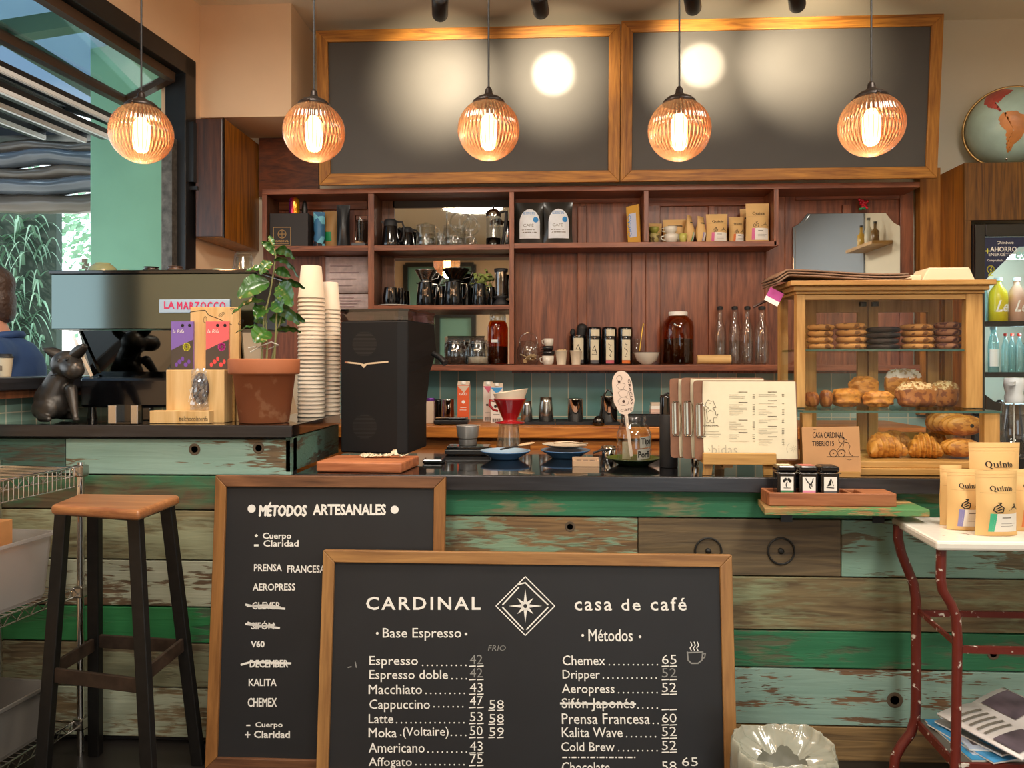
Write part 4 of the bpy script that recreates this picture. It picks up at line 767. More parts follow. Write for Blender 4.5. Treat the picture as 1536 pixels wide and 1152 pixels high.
# ---------------------------------------------------------------- street greenery, rolled awning
m_blade = mat('spider_plant_blade', '7fa58a', .5, var=.35, vs=3); gr = random.Random(11)
vg = thing('vertical_garden', 'tall wall of arching spider plants on the street behind the person', 'plants', (X(30, 6.6), 6.6, -.05)); b = MB()
for i in range(520):
    x = gr.uniform(-.75, .35); z = gr.uniform(.8, 2.75); 
    if x > .36-.12*math.sin(z*2.6)**2-.10*(z > 2.2): continue
    a = gr.uniform(0, 6.28); L = gr.uniform(.18, .42); h = gr.uniform(.06, .2); w_ = gr.uniform(.008, .015); dx_, dy_ = math.cos(a)*L, -abs(math.sin(a))*L*.8; pts = []
    for j in range(7):
        t_ = j/6; pts.append(Vector((x+dx_*t_, dy_*t_-.05, z+h*math.sin(t_*2.2)-L*.9*t_*t_)))
    for j in range(6):
        n_ = Vector((dy_, -dx_, 0)).normalized()*w_; w0 = 1-(j/6)**2; w1 = 1-((j+1)/6)**2
        b.add([pts[j]-n_*w0, pts[j]+n_*w0, pts[j+1]+n_*w1, pts[j+1]-n_*w1], [(0, 1, 2, 3)], True)
stuff(b.build('foliage', m_blade, vg)); MB().bx(-.9, .36, -.04, .04, 0, 2.9).build('backing', mat('planting_felt', '3d4a40', .9), vg)
b = MB(); ts = random.Random(4); tr_ = thing('street_tree', 'sunlit leafy tree across the street beyond the mint pillar', 'tree', (X(128, 11), 11, -.05))
for i in range(700):
    c = Vector((ts.gauss(0, .45), ts.gauss(0, .4), ts.gauss(3.35, .55))); n_ = Vector((ts.uniform(-1, 1), ts.uniform(-1, 1), ts.uniform(-1, 1))).normalized(); u = n_.orthogonal().normalized(); r = ts.uniform(.04, .09); w_ = n_.cross(u)
    b.add([c-u*r, c+w_*r*.5, c+u*r, c-w_*r*.5], [(0, 1, 2, 3)])
stuff(b.build('crown', mat('street_leaf', '86b08e', .6, var=.3, vs=4), tr_)); MB().tube([(0, 0, 0), (.03, 0, 1.5), (0, 0, 3.0)], [.09, .07, .05], 10).build('trunk', mat('bark', '5d5144', .9), tr_)
ra = thing('rolled_awning', 'grey vinyl awning curtain rolled and folded above the street', 'awning', (X(78, 5.4), 5.4, Z(312, 5.4))); ka = M(1, 78, 5.4); m_vinyl = mat('grey_vinyl', '5f646c', .22, coat=.4); m_vinyl2 = mat('brown_vinyl', '6b6157', .3, coat=.3)
ar = random.Random(2)
for i, (y0, y1, m_, yy) in enumerate(((284, 312, m_vinyl2, .0), (262, 286, m_vinyl, -.05), (244, 266, m_vinyl2, -.02), (222, 246, m_vinyl, -.06), (204, 226, m_vinyl2, 0.02))):
    r = (y1-y0)*ka/2; zc = (312-(y0+y1)/2)*ka
    def fn(u, v, r=r, zc=zc, i=i, yy=yy):
        a = 2*math.pi*v; x = (-130+250*u)*ka; w_ = 1+.10*math.sin(u*13+i*2+math.sin(a)*2)+.03*math.sin(u*37+a*3+i); return (x, yy+.09*math.cos(a)*w_, zc+r*math.sin(a)*w_+.01*math.sin(u*9+i))
    MB().grid(fn, 60, 14).build('fold', m_, ra)
MB().bx(-130*ka, 120*ka, -.08, .10, 112*ka, 128*ka).build('head_beam', m_black, ra)
# ---------------------------------------------------------------- shelf goods
def sh(px, zs, Y=4.36): return (X(px, Y), Y, zs)
def pouch_fn(w_, h, d, tp=.94, btm=1.0):
    def th(z): t = max(0, min(1, z/h)); return d/2*(.35+.65*math.sin(min(1, t*2.2)*math.pi/2))*(1-max(0, (t-.45)/.55)**1.3)+.0015
    def hw_(z): t = max(0, min(1, z/h)); return w_/2*(btm+(tp-btm)*math.sin(t*math.pi)*.9)
    return th, hw_
def serif_word(o, fn, mm):                             # Quinto in a fat high-contrast serif; a in 0..1 along, c: 0 baseline, 1 cap height
    b = MB()
    def ring(cx_, cz_, rx, rz, tx_, tz_, n=20):
        vs = [fn(cx_+r1*math.cos(6.2832*i/n), cz_+r2*math.sin(6.2832*i/n)) for r1, r2 in ((rx, rz), (rx-tx_, rz-tz_)) for i in range(n)]; b.add(vs, [(i, (i+1) % n, n+(i+1) % n, n+i) for i in range(n)])
    def rc(x0, x1, z0, z1): b.add([fn(x0, z0), fn(x1, z0), fn(x1, z1), fn(x0, z1)], [(0, 1, 2, 3)])
    ring(.125, .5, .125, .52, .055, .09); b.add([fn(.11, .08), fn(.17, .02), fn(.29, -.22), fn(.20, -.22)], [(0, 1, 2, 3)])
    st = lambda x, z1=.68, z0=0: rc(x, x+.045, z0, z1)
    st(.30); rc(.272, .33, .60, .68); rc(.345, .43, -.01, .10); st(.425, .68); rc(.398, .45, .60, .68); rc(.44, .50, 0, .08)
    st(.53); rc(.505, .60, 0, .08); rc(.505, .56, .60, .68); ring(.552, .88, .028, .11, .027, .1, 10)
    st(.64); rc(.615, .71, 0, .08); rc(.615, .67, .60, .68); rc(.68, .75, .58, .69); st(.735, .63); rc(.712, .80, 0, .08)
    st(.83, .88, .05); rc(.805, .90, .60, .68); rc(.85, .905, 0, .09); ring(.955, .34, .06, .36, .036, .07)
    b.build('lettering', mm, o)
def pouch(name, label, cat, loc, w_, h, d, m, group=None, rz=0, lab=None, seal=True, lean=0, roll=0):
    """stand-up coffee bag; lab = list of (kind, ...) on the front"""
    o = thing(name, label, cat, loc, group=group, rot=(lean, roll, rz)); th, hw_ = pouch_fn(w_, h, d)
    def sf(sign): return lambda u, v: ((2*u-1)*hw_(v*h), sign*(-1)*th(v*h)*(1-abs(2*u-1)**2.6), v*h)
    b = MB(); b.grid(sf(1), 16, 18); b.grid(lambda u, v: sf(-1)(1-u, v), 16, 18); b.build('bag', m, o)
    def on(x, z): q_ = hw_(z); return (x, -th(z)*(1-min(1, abs(x/q_))**2.6)-.0009, z)
    if seal:
        b = MB()
        for zz in (h*.90, h*.94): b.grid(lambda u, v: on((2*u-1)*hw_(zz)*.98, zz+v*.0018), 12, 1)
        b.build('seal', m, o)
    for L in lab or []:
        if L[0] == 'patch':
            _, x0, x1, z0, z1, mm = L; MB().grid(lambda u, v: on((x0+(x1-x0)*u)*w_, (z0+(z1-z0)*v)*h), 8, 8).build('label', mm, o)
        elif L[0] == 'oval':
            _, cx_, cz_, rx, rz_, mm = L; b = MB(); n = 24; e_ = .0004 if rx < .2 else 0
            b.grid(lambda u, v: tuple(Vector(on((cx_+rx*v*math.cos(6.2832*u))*w_, (cz_+rz_*v*math.sin(6.2832*u))*h))+Vector((0, -e_, 0))), n, 8)
            b.build('label', mm, o)
        elif L[0] == 'text':
            _, s_, x0, x1, z0, z1, mm, bo = L; MB().text(s_, x0*w_, z0*h, (x1-x0)*w_, (z1-z0)*h, bold=bo, fn=lambda a, c: tuple(Vector(on(a, c))+Vector((0, -.0006, 0)))).build('lettering', mm, o)
        elif L[0] == 'serif':
            _, x0, x1, z0, z1, mm = L; serif_word(o, lambda a, c: tuple(Vector(on((x0+(x1-x0)*a)*w_, (z0+(z1-z0)*c)*h))+Vector((0, -.0006, 0))), mm)
        elif L[0] == 'art':
            _, pts, wd_, mm = L; b = MB()
            for pl_ in pts:
                for (ax_, az_), (bx_, bz_) in zip(pl_[:-1], pl_[1:]):
                    d_ = Vector(((bx_-ax_)*w_, (bz_-az_)*h));
                    if d_.length < 1e-6: continue
                    d_.normalize(); nx, nz = -d_.y*wd_/2, d_.x*wd_/2
                    b.add([tuple(Vector(on(x_, z_))+Vector((0, -.0006, 0))) for x_, z_ in ((ax_*w_-nx, az_*h-nz), (bx_*w_-nx, bz_*h-nz), (bx_*w_+nx, bz_*h+nz), (ax_*w_+nx, az_*h+nz))], [(0, 1, 2, 3)])
            b.build('drawing', mm, o)
    return o
# --- top left bay
k = M(1, 430, 4.34)
o = thing('gift_box', 'black cardboard box with a square gold emblem on the top left shelf', 'box', (X(433, 4.31), 4.31, Z_T)); W_ = 29*k; H_ = 50*k
MB().bx(-W_, W_, 0, .14, 0, H_).build('carton', mat('black_card', '2b2624', .6), o, bev=.002)
b = MB(); gx, gz = -10*k, 15*k
b.line([(gx-13*k, gz-13*k), (gx+13*k, gz-13*k), (gx+13*k, gz+14*k), (gx-13*k, gz+14*k), (gx-13*k, gz-13*k)], .003, -.001); b.line([(gx+6*k*math.cos(t*.314), gz+4*k+6*k*math.sin(t*.314)) for t in range(21)], .004, -.001)
for t in range(4): a = t*math.pi/2; b.line([(gx, gz+4*k), (gx+4.5*k*math.cos(a), gz+4*k+4.5*k*math.sin(a))], .003, -.001)
b.text('CARDINAL', gx-10*k, gz-8*k, 20*k, 3*k, y=-.001, bold=.03); b.line([(gx-10*k, gz-10.5*k), (gx+10*k, gz-10.5*k)], .002, -.001); b.build('emblem', mat('gold_print', 'b58f52', .5), o)
m_irid = newmat('iridescent_steel'); mi_, nt_, N_, b_ = m_irid; tc_ = N_.new('ShaderNodeTexCoord'); sp_ = N_.new('ShaderNodeSeparateXYZ'); rm_ = N_.new('ShaderNodeValToRGB'); mr_ = N_.new('ShaderNodeMapRange'); mr_.inputs[1].default_value = -.028; mr_.inputs[2].default_value = .028
nt_.links.new(tc_.outputs['Object'], sp_.inputs[0]); nt_.links.new(sp_.outputs['X'], mr_.inputs[0]); nt_.links.new(mr_.outputs[0], rm_.inputs[0]); nt_.links.new(rm_.outputs[0], b_.inputs['Base Color']); b_.inputs['Metallic'].default_value = .8; b_.inputs['Roughness'].default_value = .2
e_ = rm_.color_ramp.elements; e_[0].color = c4(hx('7a1fa8')); e_[1].color = c4(hx('f0c020')); e2 = rm_.color_ramp.elements.new(.5); e2.color = c4(hx('d8403a')); m_irid = mi_
tag(MB().lathe([(.028, 0), (.030, .01), (.030, .065), (.024, .09), (.01, .098), (0, .098)], 24).build('iridescent_tumbler', m_irid, loc=(X(441.5, 4.34), 4.34, Z_T+H_+.0005)), 'iridescent purple and yellow tumbler on top of the black box', 'tumbler')
tag(MB().lathe([(.014, 0), (.018, .03), (.012, .07), (.004, .085), (0, .085)], 18).build('black_cone', m_black, loc=(X(457, 4.37), 4.37, Z_T+H_+.0005)), 'small black cone on the black box beside the tumbler', 'cone')
m_blue = newmat('blue_facets'); mt_, nt_, N_, b_ = m_blue; tc_ = N_.new('ShaderNodeTexCoord'); vo_ = N_.new('ShaderNodeTexVoronoi'); vo_.inputs['Scale'].default_value = 26; rm_ = N_.new('ShaderNodeValToRGB'); nt_.links.new(tc_.outputs['Object'], vo_.inputs['Vector']); nt_.links.new(vo_.outputs['Color'], rm_.inputs[0]); nt_.links.new(rm_.outputs[0], b_.inputs['Base Color'])
rm_.color_ramp.interpolation = 'CONSTANT'; e_ = rm_.color_ramp.elements; e_[0].color = c4(hx('22262e')); e_[1].position = .55; e_[1].color = c4(hx('6fb8cc')); q_ = e_.new(.35); q_.color = c4(hx('3a6f95')); q_ = e_.new(.75); q_.color = c4(hx('a9705f')); m_blue = mt_
pouch('coffee_bag', 'coffee bag with blue faceted print turned sideways on the top left shelf', 'coffee bag', sh(479, Z_T, 4.36), 17*k, 54*k, .06, m_blue, rz=.25)
pouch('coffee_bag', 'kraft coffee bag with a green label on the top left shelf', 'coffee bag', sh(496, Z_T, 4.42), 24*k, 58*k, .06, m_kraftd, rz=-.15, lab=[('patch', -.40, .18, .2, .44, mat('green_label', '1f8a55', .5))])
pouch('coffee_bag', 'black coffee bag leaning on the top left shelf', 'coffee bag', sh(515, Z_T, 4.36), 20*k, 64*k, .055, m_black, rz=.2)
o = thing('brewing_stand', 'clear brewing stand with grey base and glass cone on the top left shelf', 'brewing stand', sh(541, Z_T, 4.37)); MB().bx(-11*k, 10*k, -.05, .05, 0, 6*k).build('base', mat('grey_base', '4c4f55', .4), o, bev=.004)
b = MB(); b.tube([(-10*k, .03, 6*k), (-10*k, .03, 50*k), (9.5*k, .03, 50*k), (9.5*k, .03, 6*k)], .0035, 8); b.tube([(-3*k, .03, 6*k), (-3*k, .03, 48*k)], .003, 8); b.build('frame', m_chrome, o)
MB().shell([(7*k, 8*k), (8*k, 10*k), (9*k, 38*k), (10*k, 40*k), (9*k, 41*k)], 22, c=(3*k, -.01, 0)).build('glass_cone', glass('smoked_glass', (.35, .33, .30), 1, .03, .1), o); MB().lathe([(0, 0), (7*k, 0), (6*k, 3*k), (2*k, 5*k), (0, 9*k)], 18, (-1*k, -.01, 6*k)).build('knob', mat('wood_knob', 'b98f68', .5), o)
# --- second bay, top: glass servers
def carafe(px, wpx, hpx, label, Y, rz=0):
    k = M(1, px, Y); o = thing('carafe', label, 'carafe', sh(px, Z_T, Y), rz=rz); r = wpx*k/2; h = hpx*k
    MB().lathe([(r*.96, 0), (r, .004), (r*.98, h*.15), (r*.74, h*.72), (r*.72, h*.74)], 28).build('body', m_blackgloss, o); MB().lathe([(r*.73, h*.74), (r*.74, h*.76), (r*.70, h*.95), (r*.5, h), (0, h)], 28).build('lid', m_blackmatt, o)
    MB().tube([(r*.65, 0, h*.92), (r*1.25, 0, h*.90), (r*1.42, 0, h*.72), (r*1.38, 0, h*.4), (r*1.22, 0, h*.2), (r*.95, 0, h*.2)], .006, 8).build('handle', m_blackmatt, o); MB().bar((-r*.6, 0, h*.84), (-r*1.0, 0, h*.93), .016, .012).build('spout', m_blackmatt, o); return o
carafe(586, 28, 41, 'black thermal carafe in front at the left of the mirrored top shelf', 4.34); carafe(610, 26, 32, 'black carafe partly hidden behind the thermal carafe on the mirrored shelf', 4.42, .6)
m_glassb = glass('bright_glass', (.93, .95, .95), 1.6, .04, .12)
def server(px, wpx, hpx, label, Y, lid=True, name='glass_server'):
    k = M(1, px, Y); o = thing(name, label, 'glass jug', sh(px, Z_T, Y)); r = wpx*k/2; h = hpx*k
    b = MB(); b.shell([(0, .002), (r*.95, .002), (r, .01), (r, h*.34), (r*.97, h*.37), (r, h*.40), (r*.99, h*.86), (r*1.03, h*.88)], 30); b.shell([(r*.9, .012), (r*.9, h*.33), (0, h*.33)], 24); b.build('vessel', m_glassb, o)
    if lid: b = MB(); b.shell([(r*1.0, h*.88), (r*.6, h*.92), (r*.15, h*.93), (r*.2, h), (0, h)], 24); b.build('lid', m_glassb, o)
    b = MB()
    if wpx > 12: b.tube([(r, 0, h*.8), (r*1.4, 0, h*.74), (r*1.4, 0, h*.42), (r, 0, h*.36)], .004, 8); b.build('handle', m_glassb, o)
    return o
server(639, 29, 36, 'clear glass server with a lid on the mirrored top shelf', 4.35); server(661, 11, 26, 'narrow small glass between the two glass servers', 4.38, False, 'small_glass'); server(682, 34, 34, 'clear glass server below the glass loops on the mirrored top shelf', 4.34, False)
k = M(1, 700, 4.4); o = thing('glass_siphon', 'clear glass piece of two upright loops on the mirrored top shelf', 'glass', sh(706, Z_T, 4.42)); b = MB()
for cx_, cz_, r in ((-20, 47, 16), (-4, 39, 13)): b.tube([((cx_+r*math.cos(t*.2618))*k, .004*math.sin(t), (cz_+r*math.sin(t*.2618))*k) for t in range(24)], .0055, 8, True)
b.build('loop', m_glassb, o); b = MB(); b.tube([(-8*k, 0, 30*k), (2*k, 0, 18*k), (6*k, 0, 12*k), (-4*k, 0, 4*k), (-8*k, 0, 5*k)], [.006, .010, .012, .010, .006], 10); b.tube([(-20*k, 0, 31*k), (-19*k, 0, 2*k)], .004, 8); b.build('spout', m_glassb, o)
k = M(1, 742, 4.36); o = thing('french_press', 'chrome and glass french press with black handle on the mirrored top shelf', 'french press', sh(740, Z_T, 4.36)); r = 11*k
MB().lathe([(r, 0), (r, 12*k), (0, 12*k)], 24).build('base', m_darksteel, o); MB().shell([(r*.96, 12*k), (r*.96, 44*k)], 26).build('beaker', m_glassb, o); MB().lathe([(r*1.05, 44*k), (r*1.05, 50*k), (r*.7, 55*k), (r*.2, 56*k), (r*.2, 57*k), (0, 57*k)], 24).build('lid', m_chrome, o); MB().ell((0, 0, 60*k), 3*k).build('knob', m_black, o); MB().tube([(0, 0, 13*k), (0, 0, 57*k)], .003, 6).build('plunger_rod', m_chrome, o)
MB().tube([(r*.9, -.01, 50*k), (r*1.8, -.012, 52*k), (r*1.75, -.012, 34*k), (r*1.25, -.01, 2*k)], [.007, .010, .011, .009], 8).build('handle', m_blackmatt, o)
server(761, 9, 34, 'small glass jar at the right end of the mirrored top shelf', 4.42, False, 'small_glass')
# --- second bay, middle: pitchers and drippers
def shm(px, Y=4.35): return (X(px, Y), Y, Z_M)
m_pitch = mat('black_enamel', '1d1e20', .12, .6, coat=.5)
def pitcher(px, w0, w1, hpx, label, Y=4.35):
    k = M(1, px, Y); o = thing('pitcher', label, 'pitcher', shm(px, Y)); r0 = w0*k/2; r1 = w1*k/2; h = hpx*k
    MB().lathe([(r0*.97, 0), (r0, .003), (r0*.92, h*.5), (r1, h*.97), (r1*1.02, h), (r1*.93, h), (r0*.85, h*.1), (0, h*.1)], 28).build('body', m_pitch, o); MB().tube([(r1*.95, 0, h*.93), (r1*1.7, 0, h*.92), (r1*1.85, 0, h*.7), (r0*1.1, 0, h*.3), (r0*.95, 0, h*.34)], .0035, 8).build('handle', m_chrome, o); MB().bar((-r1*.8, 0, h*.93), (-r1*1.3, 0, h*.99), .014, .006).build('spout', m_pitch, o); return o
pitcher(638, 27, 21, 35, 'black pitcher under the ribbed metal dripper on the middle shelf'); pitcher(662, 20, 16, 31, 'black pitcher half hidden between the two drippers', 4.43); pitcher(680, 29, 23, 36, 'black pitcher under the black ribbed dripper on the middle shelf'); pitcher(700, 15, 13, 32, 'black pitcher half hidden behind the pitcher with black dripper', 4.41); pitcher(719, 22, 17, 33, 'lone black pitcher with chrome handle on the middle shelf'); pitcher(737, 12, 10, 29, 'small black pitcher next to the clear coffee press', 4.40)
def dripper(px, wt, wb, hpx, zoff, label, m, twist, cup=None):
    k = M(1, px, 4.35); o = thing('coffee_dripper', label, 'coffee dripper', (X(px, 4.35), 4.35, Z_M+zoff*k+.001)); r0 = wb*k/2; r1 = wt*k/2; h = hpx*k; n = 48; b = MB()
    def fn(u, v): t = 2*math.pi*u+twist*v; r = (r0+(r1-r0)*v)*(1+.05*math.cos(16*2*math.pi*u)*(1 if twist else .0))*(1+(0 if twist else .02*math.sin(v*40))); return (r*math.cos(t), r*math.sin(t), h*v)
    b.grid(fn, n, 20); x = b.build('cone', m, o); x.modifiers.new('s', 'SOLIDIFY').thickness = .0015
    MB().lathe([(r0*1.5, 0), (r0*1.5, .003), (r0, .004)], 24).build('base_ring', m, o); MB().tube([(r1*.9, 0, h*.85), (r1*1.25, 0, h*.75), (r1*1.1, 0, h*.35), (r0*1.1, 0, h*.2)], .003, 8).build('handle', m, o)
dripper(639, 33, 13, 18, 35, 'steel ribbed coffee dripper sitting on a black pitcher', m_steel, 0); dripper(684, 40, 16, 19, 36, 'black spiral ribbed coffee dripper sitting on a black pitcher', m_darksteel, .8)
k = M(1, 586, 4.34)
for px, r_, h_, lb, Y in ((586, 12, 26, 'black mug on the white saucer at the left of the middle shelf', 4.345), (601, 5, 27, 'slim dark cup beside the black mug on the middle shelf', 4.40)):
    o = thing('mug', lb, 'mug', (X(px, Y), Y, Z_M+.006)); MB().lathe([(r_*k*.85, 0), (r_*k, h_*k*.3), (r_*k*.8, h_*k*.97), (r_*k*.8, h_*k), (r_*k*.72, h_*k), (r_*k*.7, .01), (0, .01)], 24).build('body', m_blackgloss, o); MB().tube([(r_*k*.2+.006*math.cos(t), -r_*k*.9-.008-.004*math.sin(t), h_*k*.55+.02*math.sin(t)) for t in [i*.6283-1.57 for i in range(6)]], .004, 8).build('handle', m_blackgloss, o)
tag(MB().lathe([(0, 0), (24*k, .001), (25*k, .004), (24*k, .0055), (0, .0045)], 28).build('saucer', mat('white_saucer', 'd8d2c8', .4), loc=(X(592, 4.36), 4.36, Z_M)), 'flat white saucer under the black mug on the middle shelf', 'saucer')
o = thing('coffee_press', 'clear smoky cylindrical coffee press at the right end of the middle shelf', 'coffee press', shm(751.5, 4.345)); k = M(1, 750, 4.36)
MB().lathe([(11*k, 0), (12*k, 3*k), (7*k, 10*k), (11*k, 12*k), (11*k, 14*k), (0, 14*k)], 22).build('base', m_blackmatt, o); MB().shell([(8.5*k, 14*k), (8.5*k, 50*k)], 22).build('chamber', glass('smoky_chamber', (.55, .50, .45), 1.2, .04, .15), o); MB().lathe([(7*k, 18*k), (7*k, 52*k), (0, 52*k)], 18).build('plunger', mat('smoke_plunger', '6a5f55', .3, .3), o); MB().lathe([(10*k, 50*k), (10.5*k, 55*k), (0, 55*k)], 22).build('lid', m_blackmatt, o)
o = thing('reflection_plant', 'small leafy green plant behind the pitchers on the middle shelf', 'plant', shm(725, 4.455)); k = M(1, 725, 4.455); pr_ = random.Random(8); b = MB()  # solid plant put in for one reflected in the bay mirror
MB().lathe([(5*k, 0), (7*k, 24*k), (6*k, 24*k), (0, 20*k)], 18).build('pot', mat('pale_pot', 'a8a690', .5), o)
for i in range(46):
    t = pr_.uniform(0, 6.28); rr = pr_.uniform(0, 17)*k; c = Vector((rr*math.cos(t), rr*math.sin(t)*.4-.005, (38+pr_.uniform(-12, 12)+ (14 if i < 4 else 0))*k)); a = Vector((pr_.uniform(-1, 1), pr_.uniform(-.6, .2), pr_.uniform(-1, .6))).normalized()*.016; n_ = a.cross(Vector((0, 1, .3))).normalized()*.008
    b.add([c-a, c+n_, c+a, c-n_], [(0, 1, 2, 3)], True)
b.build('foliage', mat('pale_leaf', '8a9a4c', .5, var=.3, vs=20), o)
for i in range(4): t = i*1.57; MB().tube([(0, 0, 20*k), (8*k*math.cos(t), 3*k*math.sin(t), 30*k), (14*k*math.cos(t), 4*k*math.sin(t), 44*k)], .0015, 5).build('stem', m_stem, o)
# --- second bay, bottom: jars
def shl(px, Y=4.37): return (X(px, Y), Y, Z_L)
def cliplid(px, wpx, hpx, label, fill, Y=4.342):
    k = M(1, px, Y); o = thing('glass_jar', label, 'jar', shl(px, Y)); r = wpx*k/2; h = hpx*k
    b = MB(); b.shell([(0, .003), (r*.9, .003), (r, .01), (r, h*.66), (r*.82, h*.78), (r*.82, h*.86)], 28); b.build('vessel', m_glassb, o); MB().shell([(r*.86, h*.86), (r*.88, h*.90), (r*.8, h*.97), (0, h)], 28).build('lid', m_glassb, o)
    b = MB(); b.tube([(r*.84*math.cos(t*.3927), r*.84*math.sin(t*.3927), h*.84) for t in range(16)], .002, 6, True); b.tube([(r*.3, -r*.84, h*.86), (r*.35, -r*.98, h*.7), (r*.1, -r*1.04, h*.55), (-r*.15, -r*.98, h*.7), (-r*.1, -r*.84, h*.86)], .002, 6); b.build('clip_wire', m_chrome, o); MB().lathe([(0, .006), (r*.92, .006), (r*.93, h*.3), (0, h*.33)], 20).build('contents', fill, o); return o
m_bean = mat('ground_coffee', '3a2619', .9, bump=.8, vs=200); m_sugar = mat('pale_sugar', 'b9ad98', .9, bump=.5, vs=150)
cliplid(683, 33, 38, 'clear clip-lid jar of dark coffee on the lower mirrored shelf', m_bean); cliplid(717, 32, 38, 'clear clip-lid jar of pale sugar on the lower mirrored shelf', m_sugar)
o = thing('amber_jar', 'large amber glass jar half full of coffee at the right end of the mirrored bay', 'jar', shl(746, 4.436)); k = M(1, 746, 4.436); r = 14.6*k
MB().shell([(0, .003), (r*.95, .003), (r, .01), (r, 56*k), (r*.9, 62*k), (r*.74, 66*k)], 30).build('vessel', m_amber, o); MB().shell([(r*.76, 66*k), (r*.78, 72*k), (r*.74, 77*k), (0, 78*k)], 26).build('lid', m_glassb, o); MB().lathe([(0, .006), (r*.93, .006), (r*.93, 27*k), (0, 28*k)], 22).build('contents', m_bean, o)
MB().add([(r*1.01*math.sin(a), -r*1.01*math.cos(a), z) for z in (33*k, 37*k) for a in [-.6+i*.1 for i in range(8)]], [(i, i+1, i+9, i+8) for i in range(7)]).build('label', m_white, o)
# --- right bays, top shelf
def shr(px, Y=4.37): return (X(px, Y), Y, Z_TR)
k = M(1, 830, 4.36); m_pbag = mat('black_foil', '26241f', .35, coat=.3); m_lab = mat('white_blue_label', 'dfe4ea', .5, var=.05, vs=40); m_bl = mat('sky_label_band', '8fb0d8', .5); m_bd = mat('blue_dot', '2c86c8', .5)
p1 = pouch('coffee_bag', 'left black coffee bag with white oval label on the upper right shelf', 'coffee bag', shr(794, 4.35), 44*k, 63*k, .075, m_pbag, 'black coffee bags with oval labels', lab=[('patch', -.33, .36, .13, .50, m_lab), ('oval', .015, .50, .345, .33, m_lab), ('oval', .22, .57, .09, .07, m_bd), ('patch', -.2, .2, .70, .76, m_bl), ('text', 'Cardinal', -.17, .2, .715, .75, m_white, .01), ('text', 'CAFÉ', -.2, .15, .40, .48, m_grey, 0), ('patch', -.25, .25, .26, .28, m_grey), ('patch', -.25, .20, .32, .335, m_grey)])
dup(p1, shr(837, 4.345), 'right black coffee bag with white oval label on the upper right shelf', .05)
pouch('coffee_bag', 'black coffee bag hidden behind the two bags with oval labels', 'coffee bag', shr(815, 4.43), 40*k, 58*k, .05, m_pbag, lab=[('patch', -.3, .3, .05, .3, m_kraftd)])
o = thing('chocolate_packet', 'yellow and blue packet leaning against the shelf divider', 'packet', (X(951, 4.37), 4.37, Z_TR+.004), rot=(0, -.06, -.7)); MB().bx(-7*k*1.6, 7*k*1.6, 0, .012, 0, 58*k).build('packet', mat('packet_yellow', 'd8a238', .5), o, bev=.003); MB().bx(-6*k, 6*k, -.001, -.0002, 10*k, 46*k).build('label', mat('packet_pale', 'c9cfe4', .5), o); MB().text('CACAO', -3*k, 12*k, 32*k, 6*k, y=-.0014, rot=math.pi/2).build('lettering', m_bd, o)
m_green2 = mat('olive_cup', '8a8a3c', .3, var=.3, vs=40); m_whitec = mat('white_china', 'dcd6c8', .25, coat=.3); m_brn = spots('patterned_cup', '5a4a2c', 'a89a60', .4, 40, .5)
def smallcup(px, w_, h_, z, label, m, Y=4.35, handle=-1):
    k = M(1, px, Y); o = thing('cup', label, 'cup', (X(px, Y), Y, Z_TR+z*k)); r = w_*k/2; h = h_*k
    MB().lathe([(r*.55, 0), (r*.6, .002), (r*.92, h*.5), (r, h), (r*.93, h), (r*.8, h*.5), (r*.4, h*.15), (0, h*.15)], 24).build('body', m, o)
    if handle: MB().tube([(handle*r*.85, 0, h*.85), (handle*r*1.35, 0, h*.8), (handle*r*1.3, 0, h*.45), (handle*r*.8, 0, h*.35)], .003, 7).build('handle', m, o)
    return o
smallcup(981, 18, 16, 0, 'dark patterned cup at the bottom of the cup pile on the upper right shelf', m_brn, 4.37, 0); smallcup(981, 16, 9, 16.4, 'olive cup on top of the dark patterned cup', m_green2, 4.37, 0); smallcup(1007, 22, 13.5, 0, 'white china cup at the bottom of the cup pile', m_whitec); smallcup(1006, 20, 11, 13.8, 'white china cup on top of the other white cup', m_whitec); smallcup(1024.5, 12, 14, 0, 'yellow green little cup on the upper right shelf', mat('lime_cup', 'b9b45a', .3, coat=.2), 4.34, 0)
m_pinkl = mat('pink_strip', 'd86a9a', .5); m_redl = mat('orange_strip', 'd8743a', .5); m_greenl = mat('green_strip', '4fae7a', .5); m_vl = mat('violet_strip', '8a86b8', .5)
